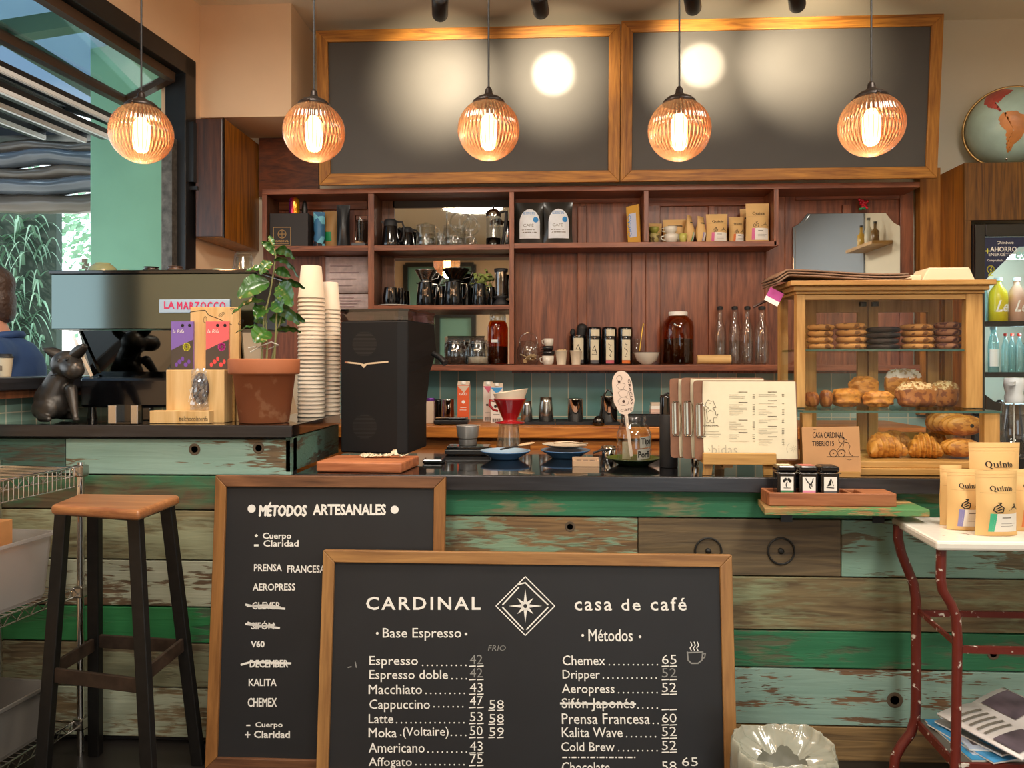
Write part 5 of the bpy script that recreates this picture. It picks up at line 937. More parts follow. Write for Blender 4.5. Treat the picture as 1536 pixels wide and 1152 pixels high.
def quinto(px, w_, h_, label, m_strip, Y=4.37, rz=0, big=False, zs=None, s_d=.055, full=True, loc=None, m=None, k=None):
    k = k or M(1, px, Y)
    pal0 = [[(-.20, .40), (-.10, .46), (.0, .40), (-.02, .30), (-.14, .28), (-.22, .33), (-.20, .40)], [(-.17, .36), (-.06, .42)], [(-.16, .32), (-.04, .37)], [(-.1, .46), (-.04, .50), (-.12, .5)], [(.12, .33), (.44, .33)], [(.17, .36), (.40, .36)], [(.20, .39), (.36, .39)], [(.25, .42), (.32, .42)], [(.285, .42), (.285, .49)], [(.26, .46), (.31, .46)]]
    pal = [[(x, .375+(z-.28)*.68) for x, z in l_] for l_ in pal0]
    lab = [('serif', -.24, .28, .70, .775, m_ink), ('art', pal, .0022 if not big else .003, m_ink), ('patch', -.27, .44, .07, .36, m_white), ('patch', -.27, -.14, .07, .36, m_strip), ('patch', -.02, .2, .29, .305, m_grey), ('patch', -.02, .38, .20, .206, m_grey), ('patch', -.02, .30, .16, .166, m_grey), ('patch', -.42, .42, .665, .668, m_kraftd)] if full else [('patch', -.1, .4, .1, .4, m_white), ('patch', -.2, -.1, .1, .4, m_strip), ('patch', -.3, .3, .72, .76, m_ink)]
    return pouch('coffee_bag', label, 'coffee bag', loc or shr(px, Y), w_*k, h_*k, s_d, m or m_kraft, 'kraft coffee bags on the upper right shelf' if loc is None else 'kraft coffee bags on the enamel table', rz=rz, lab=lab)
quinto(983, 20, 34, 'small kraft bag half hidden behind the cup pile', m_greenl, 4.44, .1, full=False); quinto(1012, 36, 39, 'wide kraft bag behind the little cups on the upper right shelf', m_greenl, 4.43, 0, full=False); quinto(1034, 17, 43, 'kraft bag seen edge-on left of the folded open bag', m_greenl, 4.38, 1.0, full=False); quinto(1051, 17, 41, 'small kraft bag with white and blue label seen at an angle', m_vl, 4.37, .8, full=False); quinto(1075, 32, 44, 'kraft bag with pink striped label in the middle of the upper right shelf', m_pinkl, 4.36); quinto(1105, 24, 41, 'kraft bag with orange striped label left of the tallest bag', m_redl, 4.40, .1); quinto(1136, 35, 59, 'tallest kraft bag at the right end of the upper shelf', m_pinkl, 4.35, 0); quinto(1124, 28, 55, 'kraft bag peeking out behind the tallest bag', m_pinkl, 4.45, 0, full=False)
# --- long lower shelf
o = thing('glass_jar', 'tilted round glass jar of sugar packets on the long lower shelf', 'jar', shl(793, 4.36)); k = M(1, 793, 4.36)
b = MB(); b.shell([(0, .002), (12*k, .002), (17*k, 8*k), (18*k, 20*k), (14*k, 33*k), (11*k, 36*k)], 28); b.build('vessel', m_glassb, o); b = MB(); b.tube([(13.5*k*math.cos(t*.314), -.025+.006*math.sin(t*.314), 34*k+13.5*k*math.sin(t*.314)) for t in range(20)], .004, 8, True); b.build('mouth_ring', m_glassb, o)
pr_ = random.Random(9); b = MB()
for i in range(16): c = Vector((pr_.uniform(-9, 9)*k, pr_.uniform(-9, 9)*k, (4+pr_.uniform(0, 14))*k)); d = Vector((pr_.uniform(-1, 1), pr_.uniform(-.4, .4), pr_.uniform(-.3, .8))).normalized()*.02; b.bar(c-d, c+d, .018, .004)
stuff(b.build('sugar_packets', mat('raw_sugar_packet', 'c9a878', .7), o))
def espresso(px, z, r_, h_, m, label, Y=4.34, up=1):
    k = M(1, px, Y); o = thing('espresso_cup', label, 'cup', (X(px, Y), Y, Z_L+z*k)); r = r_*k; h = h_*k; MB().lathe([(r*.7, 0), (r*.95, h*.3), (r, h), (r*.9, h), (r*.7, h*.15), (0, h*.15)], 22).build('body', m, o); MB().tube([(-r*.9, 0, h*.85), (-r*1.35, 0, h*.75), (-r*1.25, 0, h*.35), (-r*.8, 0, h*.25)], .0025, 6).build('handle', m, o)
m_blkc = mat('black_china', '1a1a1c', .2, coat=.3)
espresso(822, 0, 9, 13, m_whitec, 'white espresso cup at the bottom of the cup tower'); espresso(823, 13.3, 9, 7, m_blkc, 'lower black espresso cup in the cup tower'); espresso(822, 20.6, 8.5, 7, m_blkc, 'upper black espresso cup in the cup tower'); espresso(823, 27.9, 7.5, 11, m_whitec, 'white espresso cup on top of the cup tower')
m_pc = mat('small_paper_cup', 'e3d6bd', .6)
for px, lb, f in ((842, 'small white paper cup filled with sugar packets on the lower shelf', 1), (864, 'small white empty paper cup right of the filled one', 0)):
    k = M(1, px, 4.33); o = thing('paper_cup', lb, 'paper cup', shl(px, 4.33)); MB().lathe([(6.5*k, 0), (9*k, 20*k), (9.6*k, 20.4*k), (9.2*k, 21*k), (8.6*k, 20*k), (6.2*k, 1*k), (0, 1*k)], 22).build('cup', m_pc, o)
    if f:
        b = MB()
        for i in range(6): b.bar((-4*k+i*1.6*k, (i % 3-1)*3*k, 8*k), (-5*k+i*2.1*k, (i % 3-1)*3*k, 22*k+(i % 2)*k), .012, .003)
        stuff(b.build('sugar_packets', mat('beige_packet', 'c9ab7c', .7), o))
def tin(px, label, strip, Y=4.38, opened=False, k=None, h_=56, w_=21.5, loc=None, glyph=0, two=True):
    k = k or M(1, px, Y); o = thing('tea_tin', label, 'tin', loc or shl(px, Y), group='black tea tins'); r = w_*k/2; h = h_*k
    MB().lathe([(r*.97, 0), (r, .002), (r, h*.7), (r*.98, h*.72)], 30).build('can', m_blackgloss, o)
    if not opened: MB().lathe([(r*1.02, h*.72), (r*1.03, h*.95), (r*.98, h), (r*.8, h*1.0), (0, h*.985)], 30).build('lid', m_blackgloss, o)
    def arc(z0, z1, a0, a1, m, nm, rr=1.012): MB().add([(r*rr*math.sin(a), -r*rr*math.cos(a), z) for z in (z0, z1) for a in [a0+(a1-a0)*i/9 for i in range(10)]], [(i, i+1, i+11, i+10) for i in range(9)], True).build(nm, m, o)
    m_l = mat('tin_label', 'd8cfb4', .6)
    arc(h*.12, h*.66, -.55, .62, m_l, 'label'); arc(h*.03, h*.115, -.55, .62, strip, 'label')
    if not opened: arc(h*.76, h*.93, -.5, .75, m_l, 'label', 1.035)
    shp = [[(0, .50), (-.12, .38), (.12, .38), (-.16, .27), (.16, .27), (0, .5)], [(-.1, .55), (.08, .50), (-.06, .42), (.12, .34), (-.02, .24), (.1, .2)], [(-.06, .55), (.1, .52), (-.1, .44), (.1, .36), (0, .27), (-.08, .22), (.08, .2)]][glyph]
    b = MB()
    for (a_, z_), (c_, y_) in zip(shp[:-1], shp[1:]):
        for j in range(4):
            t0, t1 = j/4, (j+1)/4; p0 = (a_+(c_-a_)*t0)*2.2, (z_+(y_-z_)*t0)*h; p1 = (a_+(c_-a_)*t1)*2.2, (z_+(y_-z_)*t1)*h
            b.add([(r*1.02*math.sin(p_[0]+e), -r*1.02*math.cos(p_[0]+e), p_[1]+e2) for p_, e, e2 in ((p0, -.04, -.001), (p1, -.04, -.001), (p1, .04, .001), (p0, .04, .001))], [(0, 1, 2, 3)])
    b.build('drawing', m_ink, o); return o
s1_, s2_, s3_ = mat('grey_strip', '55555a', .5), mat('rose_strip', 'c05a68', .5), mat('tangerine_strip', 'd8702a', .5)
o = tin(867, 'open black tin holding utensils behind the paper cups', s1_, 4.42, True, h_=60, w_=26); k = M(1, 867, 4.42)
b = MB(); b.cap((4*k, 0, 40*k), (6*k, 0, 54*k), 7*k, 8*k); b.ell((-8*k, 0, 48*k), (4*k, 4*k, 6*k)); b.build('utensils', m_blackmatt, o)
tin(891, 'black tea tin with grey stripe and pyramid drawing on the lower shelf', s1_, glyph=0); tin(914, 'black tea tin with rose stripe on the lower shelf', s2_, glyph=1); tin(938, 'black tea tin with orange stripe on the lower shelf', s3_, glyph=2)
o = thing('serving_bowl', 'small white bowl with brown rim on the lower shelf', 'bowl', shl(970, 4.34)); k = M(1, 970, 4.34); MB().shell([(0, 0), (8*k, 0), (9*k, 2*k), (15*k, 6*k), (19*k, 17*k), (19.5*k, 18*k)], 30).build('bowl', m_whitec, o); b = MB(); b.shell([(19.5*k, 18*k), (19.7*k, 18.6*k), (18.5*k, 18.8*k), (17*k, 12*k), (0, 5*k)], 30); b.build('inside', mat('dark_rim', '4a382c', .4), o)
o = thing('gold_spoon', 'long gold spoon leaning in the white bowl', 'spoon', (X(960, 4.36), 4.36, Z_L+.045)); MB().tube([(-1*k, -.012, 8*k), (1*k, .0, 22*k), (4*k, .02, 40*k), (6*k, .02, 50*k)], [.003, .003, .004, .005], 8).build('handle', mat('gold_metal', 'c8a24a', .3, .9), o)
o = thing('clear_glass', 'clear empty glass behind the white bowl', 'glass', shl(956, 4.45)); MB().shell([(0, .003), (6*k, .003), (7*k, 40*k)], 24).build('vessel', m_glass, o)
o = thing('brown_jar', 'big brown glass jar with white lid on the lower shelf', 'jar', shl(1017, 4.37)); k = M(1, 1017, 4.37); r = 23*k
MB().shell([(0, .003), (r*.95, .003), (r, .012), (r, 57*k), (r*.92, 65*k), (r*.62, 72*k), (r*.58, 73*k)], 34).build('vessel', m_amber, o); MB().lathe([(r*.60, 73*k), (r*.61, 78*k), (r*.58, 79*k), (0, 79*k)], 28).build('lid', m_white, o); MB().lathe([(0, .006), (r*.93, .006), (r*.93, 38*k), (0, 40*k)], 22).build('contents', mat('dark_contents', '1c0d07', .7), o)
for px in (1080, 1103, 1121, 1143): pass
def bottle(px, label, Y, w_=19):
    k = M(1, px, Y); o = thing('water_bottle', label, 'bottle', shl(px, Y), group='clear water bottles'); r = w_*k/2
    MB().shell([(0, .004), (r*.95, .004), (r, .012), (r, 50*k), (r*.8, 58*k), (r*.42, 68*k), (r*.40, 82*k), (r*.46, 83*k)], 26).build('bottle', m_glassb, o); MB().lathe([(r*.48, 82*k), (r*.52, 84*k), (r*.5, 87*k), (0, 88*k)], 16).build('stopper', m_blackmatt, o); MB().shell([(0, .008), (r*.9, .008), (r*.9, 36*k), (0, 36*k)], 20).build('water', glass('water', (.93, .96, .96), .6, .02, .05), o); return o
b1 = bottle(1080, 'leftmost clear glass bottle with black stopper on the lower shelf', 4.42, 17); bottle(1102, 'second clear glass bottle from the left on the lower shelf', 4.42, 18); bottle(1121, 'third clear glass bottle from the left on the lower shelf', 4.40, 18); bottle(1143, 'rightmost clear glass bottle with black stopper on the lower shelf', 4.37, 21)
o = thing('paper_roll', 'rolled kraft paper bundle tied with string on the lower shelf', 'paper roll', shl(1070, 4.32)); k = M(1, 1070, 4.32); b = MB(); b.tube([(-24*k, 0, 7.6*k), (25*k, -.01, 7.6*k)], 7*k, 18); b.build('roll', m_kraft, o); MB().tube([(4*k, 7.3*k*math.cos(t), 7.6*k+7.2*k*math.sin(t)) for t in [i*.5236 for i in range(12)]], .0012, 5, True).build('string', m_kraftd, o)
# --- bevelled mirror with a rose
o = thing('wall_mirror', 'wall mirror with scalloped corners hanging on the mahogany panelling', 'mirror', (X(1270, 4.46), 4.46, Z(418, 4.46))); k = M(1, 1270, 4.46)
def mp_(s_): 
    w_, h_ = 79*k*s_, 48*k*s_; pts = [(-w_, -h_), (w_, -h_)]
    for i in range(7): a = i/6*math.pi/2; pts.append((w_-.0-(1-math.cos(a))*0-19*k*(math.sin(a))*0, 0)) if 0 else None
    c = 20*k
    pts += [(w_, h_-c)]+[(w_-c*(1-math.cos(a))-c*.05-0*c, h_-c*(1-0)+c*0+0*a) for a in ()]+[(w_-c*.45, h_-c*.75), (w_-c*.8, h_-c*.35), (w_-c*1.05, h_)]
    return [(x, z+48*k) for x, z in pts+[(-x, z) for x, z in reversed(pts[2:])]]
MB().prism(mp_(1), .003, .012).build('backing', m_mirror, o, bev=.002); b = MB(); b.prism(mp_(.955), -.001, .003); b.build('mirror_glass', m_mirror, o)
o = thing('red_rose', 'small red beaded flower on the top edge of the scalloped wall mirror', 'flower', (X(1296, 4.45), 4.45, Z(321, 4.45)+.002)); pr_ = random.Random(6)
b = MB()
for i in range(26): b.ell((pr_.gauss(0, 3.4)*k, pr_.uniform(-.012, .006), (11+pr_.gauss(0, 3))*k), 2.3*k, 8, 6)
b.build('petals', mat('red_beads', 'b81228', .2, coat=.5), o); b = MB()
for i in range(8): b.ell((pr_.gauss(-2, 4)*k, pr_.uniform(-.01, .004), (2+pr_.uniform(0, 2))*k), 1.8*k, 8, 6)
b.build('leaves', mat('green_beads', '1f8a5a', .2, coat=.5), o)
# ---------------------------------------------------------------- things on the main worktop
EPS = .0007
def ct(px, py): y = YZ(px, py, ZM+EPS); return (X(px, y), y, ZM+EPS)
def bc(px, Y=4.2): return (X(px, Y), Y, ZBK+EPS)
# grinder
Yg = 2.98; gr_ = thing('coffee_grinder', 'tall black coffee grinder with round vents on the worktop', 'coffee grinder', (X(575, Yg), Yg, ZM+EPS)); g0 = gr_.location
def gp(px, Y): return (X(px, Y)-g0.x, Y-g0.y)
def gz(py): return Z(py, 2.95)-ZM
def loft(mb, rings, cap=True):
    n = len(rings[0]); vs = [p for r in rings for p in r]; fs = [(i*n+k, i*n+(k+1) % n, (i+1)*n+(k+1) % n, (i+1)*n+k) for i in range(len(rings)-1) for k in range(n)]
    if cap: fs += [tuple(range(n-1, -1, -1)), tuple(range((len(rings)-1)*n, len(rings)*n))]
    return mb.add(vs, fs)
rings = []
for py, rb_ in ((683, 640), (612, 640), (600, 641), (585, 643), (560, 645), (545, 650), (525, 655), (500, 653), (480, 652)):
    rings.append([(*gp(511, 3.0), gz(py)), (*gp(596, 2.95), gz(py)), (*gp(612, 2.965), gz(py)), (*gp(rb_, 3.24), gz(py)), (*gp(556, 3.26), gz(py))])
b = MB(); loft(b, rings); b.build('body', mat('grinder_black', '0e0e10', .62, spec=.3), gr_, bev=.006)
rings = [[(*gp(a, y_), gz(py)) for a, y_ in ((512, 3.0), (597, 2.952), (612, 2.967), (651, 3.24), (557, 3.26))] for py in (479.5, 466)]
b = MB(); loft(b, rings); b.build('hopper_lid', glass('violet_smoked', (.45, .42, .52), 1.2, .05, .12), gr_)
rings = [[(*gp(a, y_), gz(py)) for a, y_ in ((511, 2.998), (598, 2.948), (614, 2.965), (652, 3.242), (556, 3.262))] for py in (465.8, 462)]
b = MB(); loft(b, rings); b.build('lid_top', m_blackgloss, gr_)
fa, fb = Vector((*gp(511, 3.0), 0)), Vector((*gp(596, 2.95), 0)); yawg = math.atan2(fb.y-fa.y, fb.x-fa.x)
fo_ = Face((g0.x+fa.x, g0.y+fa.y, ZM+EPS), (0, 0, yawg), -.0005)
def on_face(name, mb, m): return mb.build(name, m, gr_, (fa.x, fa.y, 0), (0, 0, yawg))
m_vent = mat('vent_black', '060606', .8)
for cy_ in (516, 640):
    b = MB(); fo_.disc(b, 547, cy_, 18.5, .0004, 32); v_ = on_face('vent', b, m_vent); b = MB()
    for i in range(-8, 9):
        w_ = math.sqrt(max(0, 18.0**2-(i*2.1)**2)); fo_.line(b, [(547-w_, cy_+i*2.1), (547+w_, cy_+i*2.1)], .85, .0009)
    on_face('slats', b, m_black)
b = MB(); fo_.line(b, [(518, 543.3), (540, 545.5)], 2.4, .001); fo_.line(b, [(552, 545.5), (582, 542.6)], 2.4, .001)
p_ = [fo_(*q_) for q_ in ((538, 544), (554, 544), (546, 552), (546, 546))]; b.add([(p_[i][0], -.0017, p_[i][1]) for i in (0, 2, 3)], [(0, 1, 2)]); b.add([(p_[i][0], -.0017, p_[i][1]) for i in (3, 2, 1)], [(0, 1, 2)]); on_face('emblem', b, m_chrome)
b = MB(); b.bx(gp(634, 2.99)[0], gp(664, 2.99)[0], -.0, .10, 0, .018); b.build('foot_tray', m_blackgloss, gr_, bev=.006)
b = MB(); b.tube([(*gp(650, 3.12), gz(530)), (*gp(660, 3.10), gz(536)), (*gp(668, 3.08), gz(545))], [.012, .012, .014], 10); b.build('fork', m_black, gr_)
# cutting board with a paper strip
pts = [ct(474, 708), ct(602, 710), ct(629, 698), ct(505, 697)]; o = thing('cutting_board', 'reddish cedar cutting board at the front edge of the worktop', 'cutting board', pts[0]); kx = Vector(pts[0])
b = MB(); b.prismz([(p[0]-kx.x, p[1]-kx.y) for p in pts], 0, .038); b.build('board', w_cut, o, bev=.006)
rs = random.Random(12); o = thing('paper_strip', 'curled cream paper strip lying on the cutting board', 'paper', (X(575, 2.86), 2.86, ZM+EPS+.039)); k = M(1, 575, 2.86)
def ribbon(pts, w_): 
    b_ = MB(); n = len(pts); vs = []
    for i, p in enumerate(pts): a = Vector(pts[max(0, i-1)]); c = Vector(pts[min(n-1, i+1)]); s_ = Vector((-(c-a).y, (c-a).x, .35*w_)).normalized()*w_/2; vs += [Vector(p)-s_, Vector(p)+s_]
    return b_.add(vs, [(2*i, 2*i+2, 2*i+3, 2*i+1) for i in range(n-1)], True)
m_strip_ = mat('cream_strip', 'e2d6b8', .7)
x_ = ribbon([((-34+70*i/60)*k, .012*math.sin(i*.9)+.01*math.sin(i*.23), .006+.006*abs(math.sin(i*.55))+(.016*max(0, 1-abs(i-44)/6))) for i in range(61)], .014).build('strip', m_strip_, o); x_.modifiers.new('s', 'SOLIDIFY').thickness = .0008
x_ = ribbon([((-30+44*i/40)*k, -.01+.01*math.cos(i*.7), .005+.007*abs(math.cos(i*.4))) for i in range(41)], .012).build('strip', m_strip_, o); x_.modifiers.new('s', 'SOLIDIFY').thickness = .0008
# scale and metal cup
def scale_(name, label, px0, px1, pyf, hpx, depth, loc, m=m_black):
    k = M(1, px0, loc[1]); o = thing(name, label, 'scale', loc); w_ = (px1-px0)/2*k; MB().bx(-w_, w_, 0, depth, .003, hpx*k*.62).build('body', m, o, bev=.004); MB().bx(-w_*.92, w_*.92, .006, depth-.006, hpx*k*.62+.0005, hpx*k).build('platform', m_blackgloss, o, bev=.003)
    for i in (-1, 1): MB().bx(i*w_*.7-.01, i*w_*.7+.01, .01, .03, 0, .003).build('foot', m_vent, o)
    return o, hpx*k
o, hs = scale_('kitchen_scale', 'black kitchen scale under the small metal cup on the worktop', 667, 736, 683, 13, .12, ct(701, 683))
l_ = o.location; o = thing('metal_cup', 'brushed metal dosing cup on the black scale', 'cup', (l_.x-.004, l_.y+.055, l_.z+hs+EPS)); k = M(1, 699, o.location.y)
MB().lathe([(12.5*k, 0), (13.5*k, .002), (14*k, 11*k), (15.5*k, 13*k), (17.5*k, 29*k), (17.8*k, 30*k), (17*k, 30*k), (13*k, 3*k), (0, 3*k)], 32).build('cup', mat('satin_steel', 'b4b2ae', .38, .6), o); MB().bx(14*k, 19*k, -.012, .004, 29.6*k, 31*k).build('tab', mat('cup_tab', 'd8b890', .5), o)
# red dripper on a glass beaker
lb_ = ct(763, 680); k = M(1, 763, lb_[1]); o = thing('glass_beaker', 'clear glass beaker holding the red dripper on the worktop', 'beaker', lb_)
b = MB(); b.shell([(0, .003), (18*k, .003), (19*k, .01), (18.5*k, 12*k), (15*k, 38*k), (14*k, 45*k)], 32); b.build('vessel', glass('frosted_beaker', (.85, .84, .76), 1.5, .1, .14, .12, (.8, .78, .65)), o)
o = thing('coffee_dripper', 'red pour-over dripper with a paper filter on the glass beaker', 'coffee dripper', (lb_[0]+2*k, lb_[1], lb_[2]+45*k+.001)); m_redc = mat('red_ceramic', '9c1a1e', .15, coat=.6)
MB().lathe([(22*k, 0), (23*k, 1*k), (22*k, 2*k), (11*k, 3.5*k), (10*k, 5*k), (12*k, 8*k), (24*k, 35*k), (25.5*k, 36.5*k), (24*k, 37*k), (9*k, 6*k), (0, 6*k)], 36).build('cone', m_redc, o); MB().tube([(-23*k, 0, 33*k), (-30*k, 0, 34*k), (-31*k, 0, 27*k), (-25*k, 0, 20*k), (-18*k, 0, 18*k)], [.006, .006, .006, .005, .005], 10).build('handle', m_redc, o)
fl = MB().grid(lambda u, v: ((13+ (13.2+2*math.sin(6.283*u+.4)*v)*v)*k*math.cos(6.283*u), (13+13.2*v)*k*math.sin(6.283*u), (12+ (36+4*math.cos(6.283*u))*v)*k), 32, 8).build('paper_filter', mat('filter_paper', 'e6d8c0', .8), o)
# plates
m_bluep = mat('blue_glaze', '4a78a8', .2, coat=.4); m_bluei = mat('pale_blue_glaze', '9ab4c8', .25, coat=.3)
def plate(name, label, loc, r, h, m1, m2, rot=(0, 0, 0)):
    o = thing(name, label, 'plate', loc, rot=rot); MB().shell([(0, 0), (r*.55, 0), (r*.58, h*.15), (r*.95, h*.85), (r, h), (r*.985, h*1.03)], 40).build('underside', m1, o); b = MB(); b.shell([(r*.985, h*1.03), (r*.9, h*.85), (r*.6, h*.35), (0, h*.3)], 40); b.build('inside', m2, o); return o
l1 = ct(758, 688); plate('plate', 'blue plate with a wooden spatula on it, in front of the glass beaker', l1, .105, .034, m_bluep, m_bluei)
k = M(1, 780, l1[1]); o = thing('spatula', 'pale wooden spatula resting across the blue plate', 'spatula', (l1[0]+.025, l1[1]-.005, l1[2]+.047), rot=(0, -.12, .5)); MB().bx(-.05, .03, -.006, .006, -.002, .003).build('handle', m_ink, o); MB().ell((.07, 0, .003), (.04, .016, .005)).build('blade', mat('spatula_wood', 'd8b48a', .6), o)
l2 = ct(848, 686); plate('plate', 'blue plate at the bottom of the plate pair in the middle of the worktop', l2, .105, .032, m_bluep, m_bluei); plate('plate', 'dark-rimmed plate tilted on top of the other blue plate', (l2[0]-.003, l2[1]+.002, l2[2]+.040), .096, .014, m_blackgloss, mat('speckled_cream', 'cbbca4', .4, var=.1, vs=60), (.0, .03, 0))
o = thing('napkin', 'folded cream napkin lying over the tilted plate', 'napkin', (l2[0]+.02, l2[1]-.03, l2[2]+.067), rot=(0, 0, .3)); x_ = MB().grid(lambda u, v: ((u-.5)*.13, (v-.5)*.07, .004*math.sin(u*5)+.003*math.cos(v*4)), 10, 6).build('cloth', mat('cream_napkin', 'dcc8ac', .8), o); x_.modifiers.new('s', 'SOLIDIFY').thickness = .004
# card box, small steel cup
lk = ct(879, 700); o = thing('card_tray', 'small wooden tray of dark cards on the worktop', 'tray', lk, rz=0); k = M(1, 879, lk[1]); b = MB(); b.bx(-20*k, 20*k, 0, .008, 0, 9*k); b.bx(-20*k, 20*k, .055, .063, 0, 12*k); b.bx(-20*k, -17*k, .008, .055, 0, 9*k); b.bx(17*k, 20*k, .008, .055, 0, 9*k); b.bx(-17*k, 17*k, .008, .055, 0, .004); b.build('tray', mat('tray_wood', 'b89878', .6), o, bev=.001)
for i in range(3): tag(MB().bx(-3.6*k, 3.6*k, 0, .036, 0, 6*k).build('card_stack', mat('dark_cards', '3a2c28', .6), loc=(lk[0]+(-10+10*i)*k, lk[1]+.012, lk[2]+.0045+EPS)), ['left stack of dark cards in the small wooden tray', 'middle stack of dark cards in the small wooden tray', 'right stack of dark cards in the small wooden tray'][i], 'cards', 'cards in the small wooden tray')
lk = ct(913, 690); o = thing('steel_cup', 'small steel cup with black handle beside the tip jar', 'cup', lk); k = M(1, 917, lk[1]); MB().lathe([(9*k, 0), (10*k, .002), (11*k, 21*k), (10.3*k, 21*k), (9*k, 1*k), (0, 1*k)], 26).build('cup', m_chrome, o); MB().tube([(0, -11*k, 17*k), (-14*k, -15*k, 16*k), (-24*k, -15*k, 12*k)], .0045, 8).build('handle', m_blackmatt, o); MB().tube([(11.3*k*math.cos(t*.4), 11.3*k*math.sin(t*.4), 17*k) for t in range(16)], .002, 6, True).build('band', m_blackmatt, o)
# tip jar on a green plate with an oval paddle sign
lj = ct(950, 697); m_gp = mat('olive_green_glaze', '4d5c1c', .3, coat=.3); m_gpd = mat('dark_green_glaze', '1c2f16', .25, coat=.3); plate('plate', 'green plate under the tip jar', lj, M(41, 950, lj[1]), .028, m_gpd, m_gp)
k = M(1, 951, lj[1]); o = thing('tip_jar', 'glass tip jar with hand-lettered labels on the green plate', 'jar', (lj[0]+1*k, lj[1], lj[2]+.0135)); b = MB(); r = 26*k
b.shell([(0, .003), (r*.86, .003), (r*.93, .012), (r, 16*k), (r, 40*k), (r*.85, 51*k), (r*.66, 57*k), (r*.63, 60*k), (r*.68, 62*k), (r*.68, 67*k), (r*.62, 68*k)], 36); b.build('vessel', m_glassb, o)
def onj(x, z): a = x/r; return (r*1.015*math.sin(a), -r*1.015*math.cos(a), z)
m_lbl = mat('grey_label', '9a978c', .6); b = MB(); b.grid(lambda u, v: onj((6+22*u)*k, (22+16*v+2*u)*k), 8, 3); b.build('label', m_lbl, o); b = MB(); b.grid(lambda u, v: onj((2+22*u)*k, (5+15*v+2*u)*k), 8, 3); b.build('label', m_lbl, o)
b = MB(); b.text('Tips', 7*k, 25*k, 19*k, 12*k, bold=.03, fn=lambda u, v: tuple(Vector(onj(u, v))*1+Vector((0, -.0012, 0)))); b.text('Porfi', 3*k, 8*k, 19*k, 10*k, bold=.03, fn=lambda u, v: tuple(Vector(onj(u, v))+Vector((0, -.0012, 0)))); b.build('lettering', m_ink, o)
tag(MB().bx(-8*k, 6*k, -.001, .001, 0, 26*k).build('banknote', mat('banknote', 'a89c80', .7), loc=(o.location.x-9*k, o.location.y+.022, o.location.z+.006), rot=(0, 0, .2)), 'folded banknote standing inside the tip jar', 'banknote')
o2_ = thing('paddle_sign', 'oval white wooden paddle with line drawings standing in the tip jar', 'sign', (o.location.x-4*k, o.location.y-.006, o.location.z+.02), rot=(0, -.13, 0)); L0 = 63*k
pl = [(-2.2*k, 0), (2.2*k, 0), (2.2*k, L0), (11*k, L0+8*k), (16*k, L0+40*k)]+[(16*k*math.cos(t*.2244)-0*k, L0+70*k+20*k*math.sin(t*.2244)) for t in range(15)]+[(-16*k, L0+40*k), (-11*k, L0+8*k), (-2.2*k, L0)]
pl = [(-2.2*k, 0), (2.2*k, 0), (2.5*k, L0), (11*k, L0+4*k), (15.5*k, L0+20*k)]+[(15*k*math.cos(t*.2244), L0+44*k+22*k*math.sin(t*.2244)) for t in range(15)]+[(-15.5*k, L0+20*k), (-9*k, L0+3*k), (-2.5*k, L0)]
MB().prism(pl, -.003, .003).build('paddle', mat('pink_white_paint', 'd8c4b4', .6), o2_); T = MB(); y_ = -.0036
T.line([(4*k*math.cos(t*.35)-3*k, L0+55*k+4*k*math.sin(t*.35)) for t in range(19)], .0012, y_); T.disc(-4*k, L0+50*k, 2*k, y_); 
for cx_, cz_, r1_, n_ in ((-2, 43, 6, 3), (0, 32, 7, 5), (-1, 20, 8, 7)): T.line([((cx_+(r1_+1.3*math.sin(n_*t*.314))*math.cos(t*.314))*k, L0+(cz_+r1_*.8*math.sin(t*.314))*k) for t in range(21)], .001, y_)
T.disc(-1*k, L0+20*k, 2.2*k, y_, 10); T.text('GRACIAS', 9*k, L0+52*k, 38*k, 4*k, y=y_, rot=-math.pi/2, bold=.01); T.text('CAFÉ', -8*k, L0+5*k, 18*k, 5*k, y=y_, skew=.2); T.build('drawing', mat('sketch_ink', '4a352c', .8), o2_)
# black flask
lf_ = ct(1003, 700.5); k = M(1, 1003, lf_[1]); o = thing('thermos_flask', 'tall slim black flask beside the tip jar', 'flask', lf_); r = 13.5*k
MB().lathe([(r*.96, 0), (r, .003), (r, 78*k), (r*.96, 79*k)], 30).build('body', m_blackmatt, o); MB().lathe([(r*.97, 79.3*k), (r*.97, 104*k), (r*.9, 108*k), (0, 108*k)], 30).build('lid', m_blackgloss, o); MB().tube([(-r*.5, 0, 108*k), (-r*.1, 0, 111*k), (r*.5, 0, 108.5*k)], .004, 8).build('loop', m_blackmatt, o)
# clipboards in a wooden rest
Ys_ = 2.735; o = thing('menu_rest', 'small wooden easel rest holding the clipboards', 'stand', (X(1106, Ys_), Ys_-.02, ZM+EPS)); k = M(1, 1106, Ys_)
MB().bx(-53*k, 54*k, -.012, .008, 17*k, 34*k).build('bar', w_case, o, bev=.002)
for a in (-45, 45): MB().prism([((a-7)*k, 0), ((a+6)*k, 0), ((a+8-(3 if a > 0 else 0))*k, 18*k), ((a-5-(3 if a > 0 else 0))*k, 18*k)], .009, .022).build('foot', w_casez, o, bev=.001)
MB().bx(-20*k, -6*k, .16, .17, 0, 40*k).build('back_leg', w_casez, o); MB().bx(-50*k, 50*k, .0225, .15, 17*k, 21*k).build('ledge', w_case, o); MB().bx(-20*k, -6*k, .03, .159, 10*k, 16.8*k).build('brace', w_case, o)
m_hard = mat('hardboard', '7a5138', .6, var=.08, vs=50); m_clip = mat('clip_steel', 'a89f8c', .2, 1)
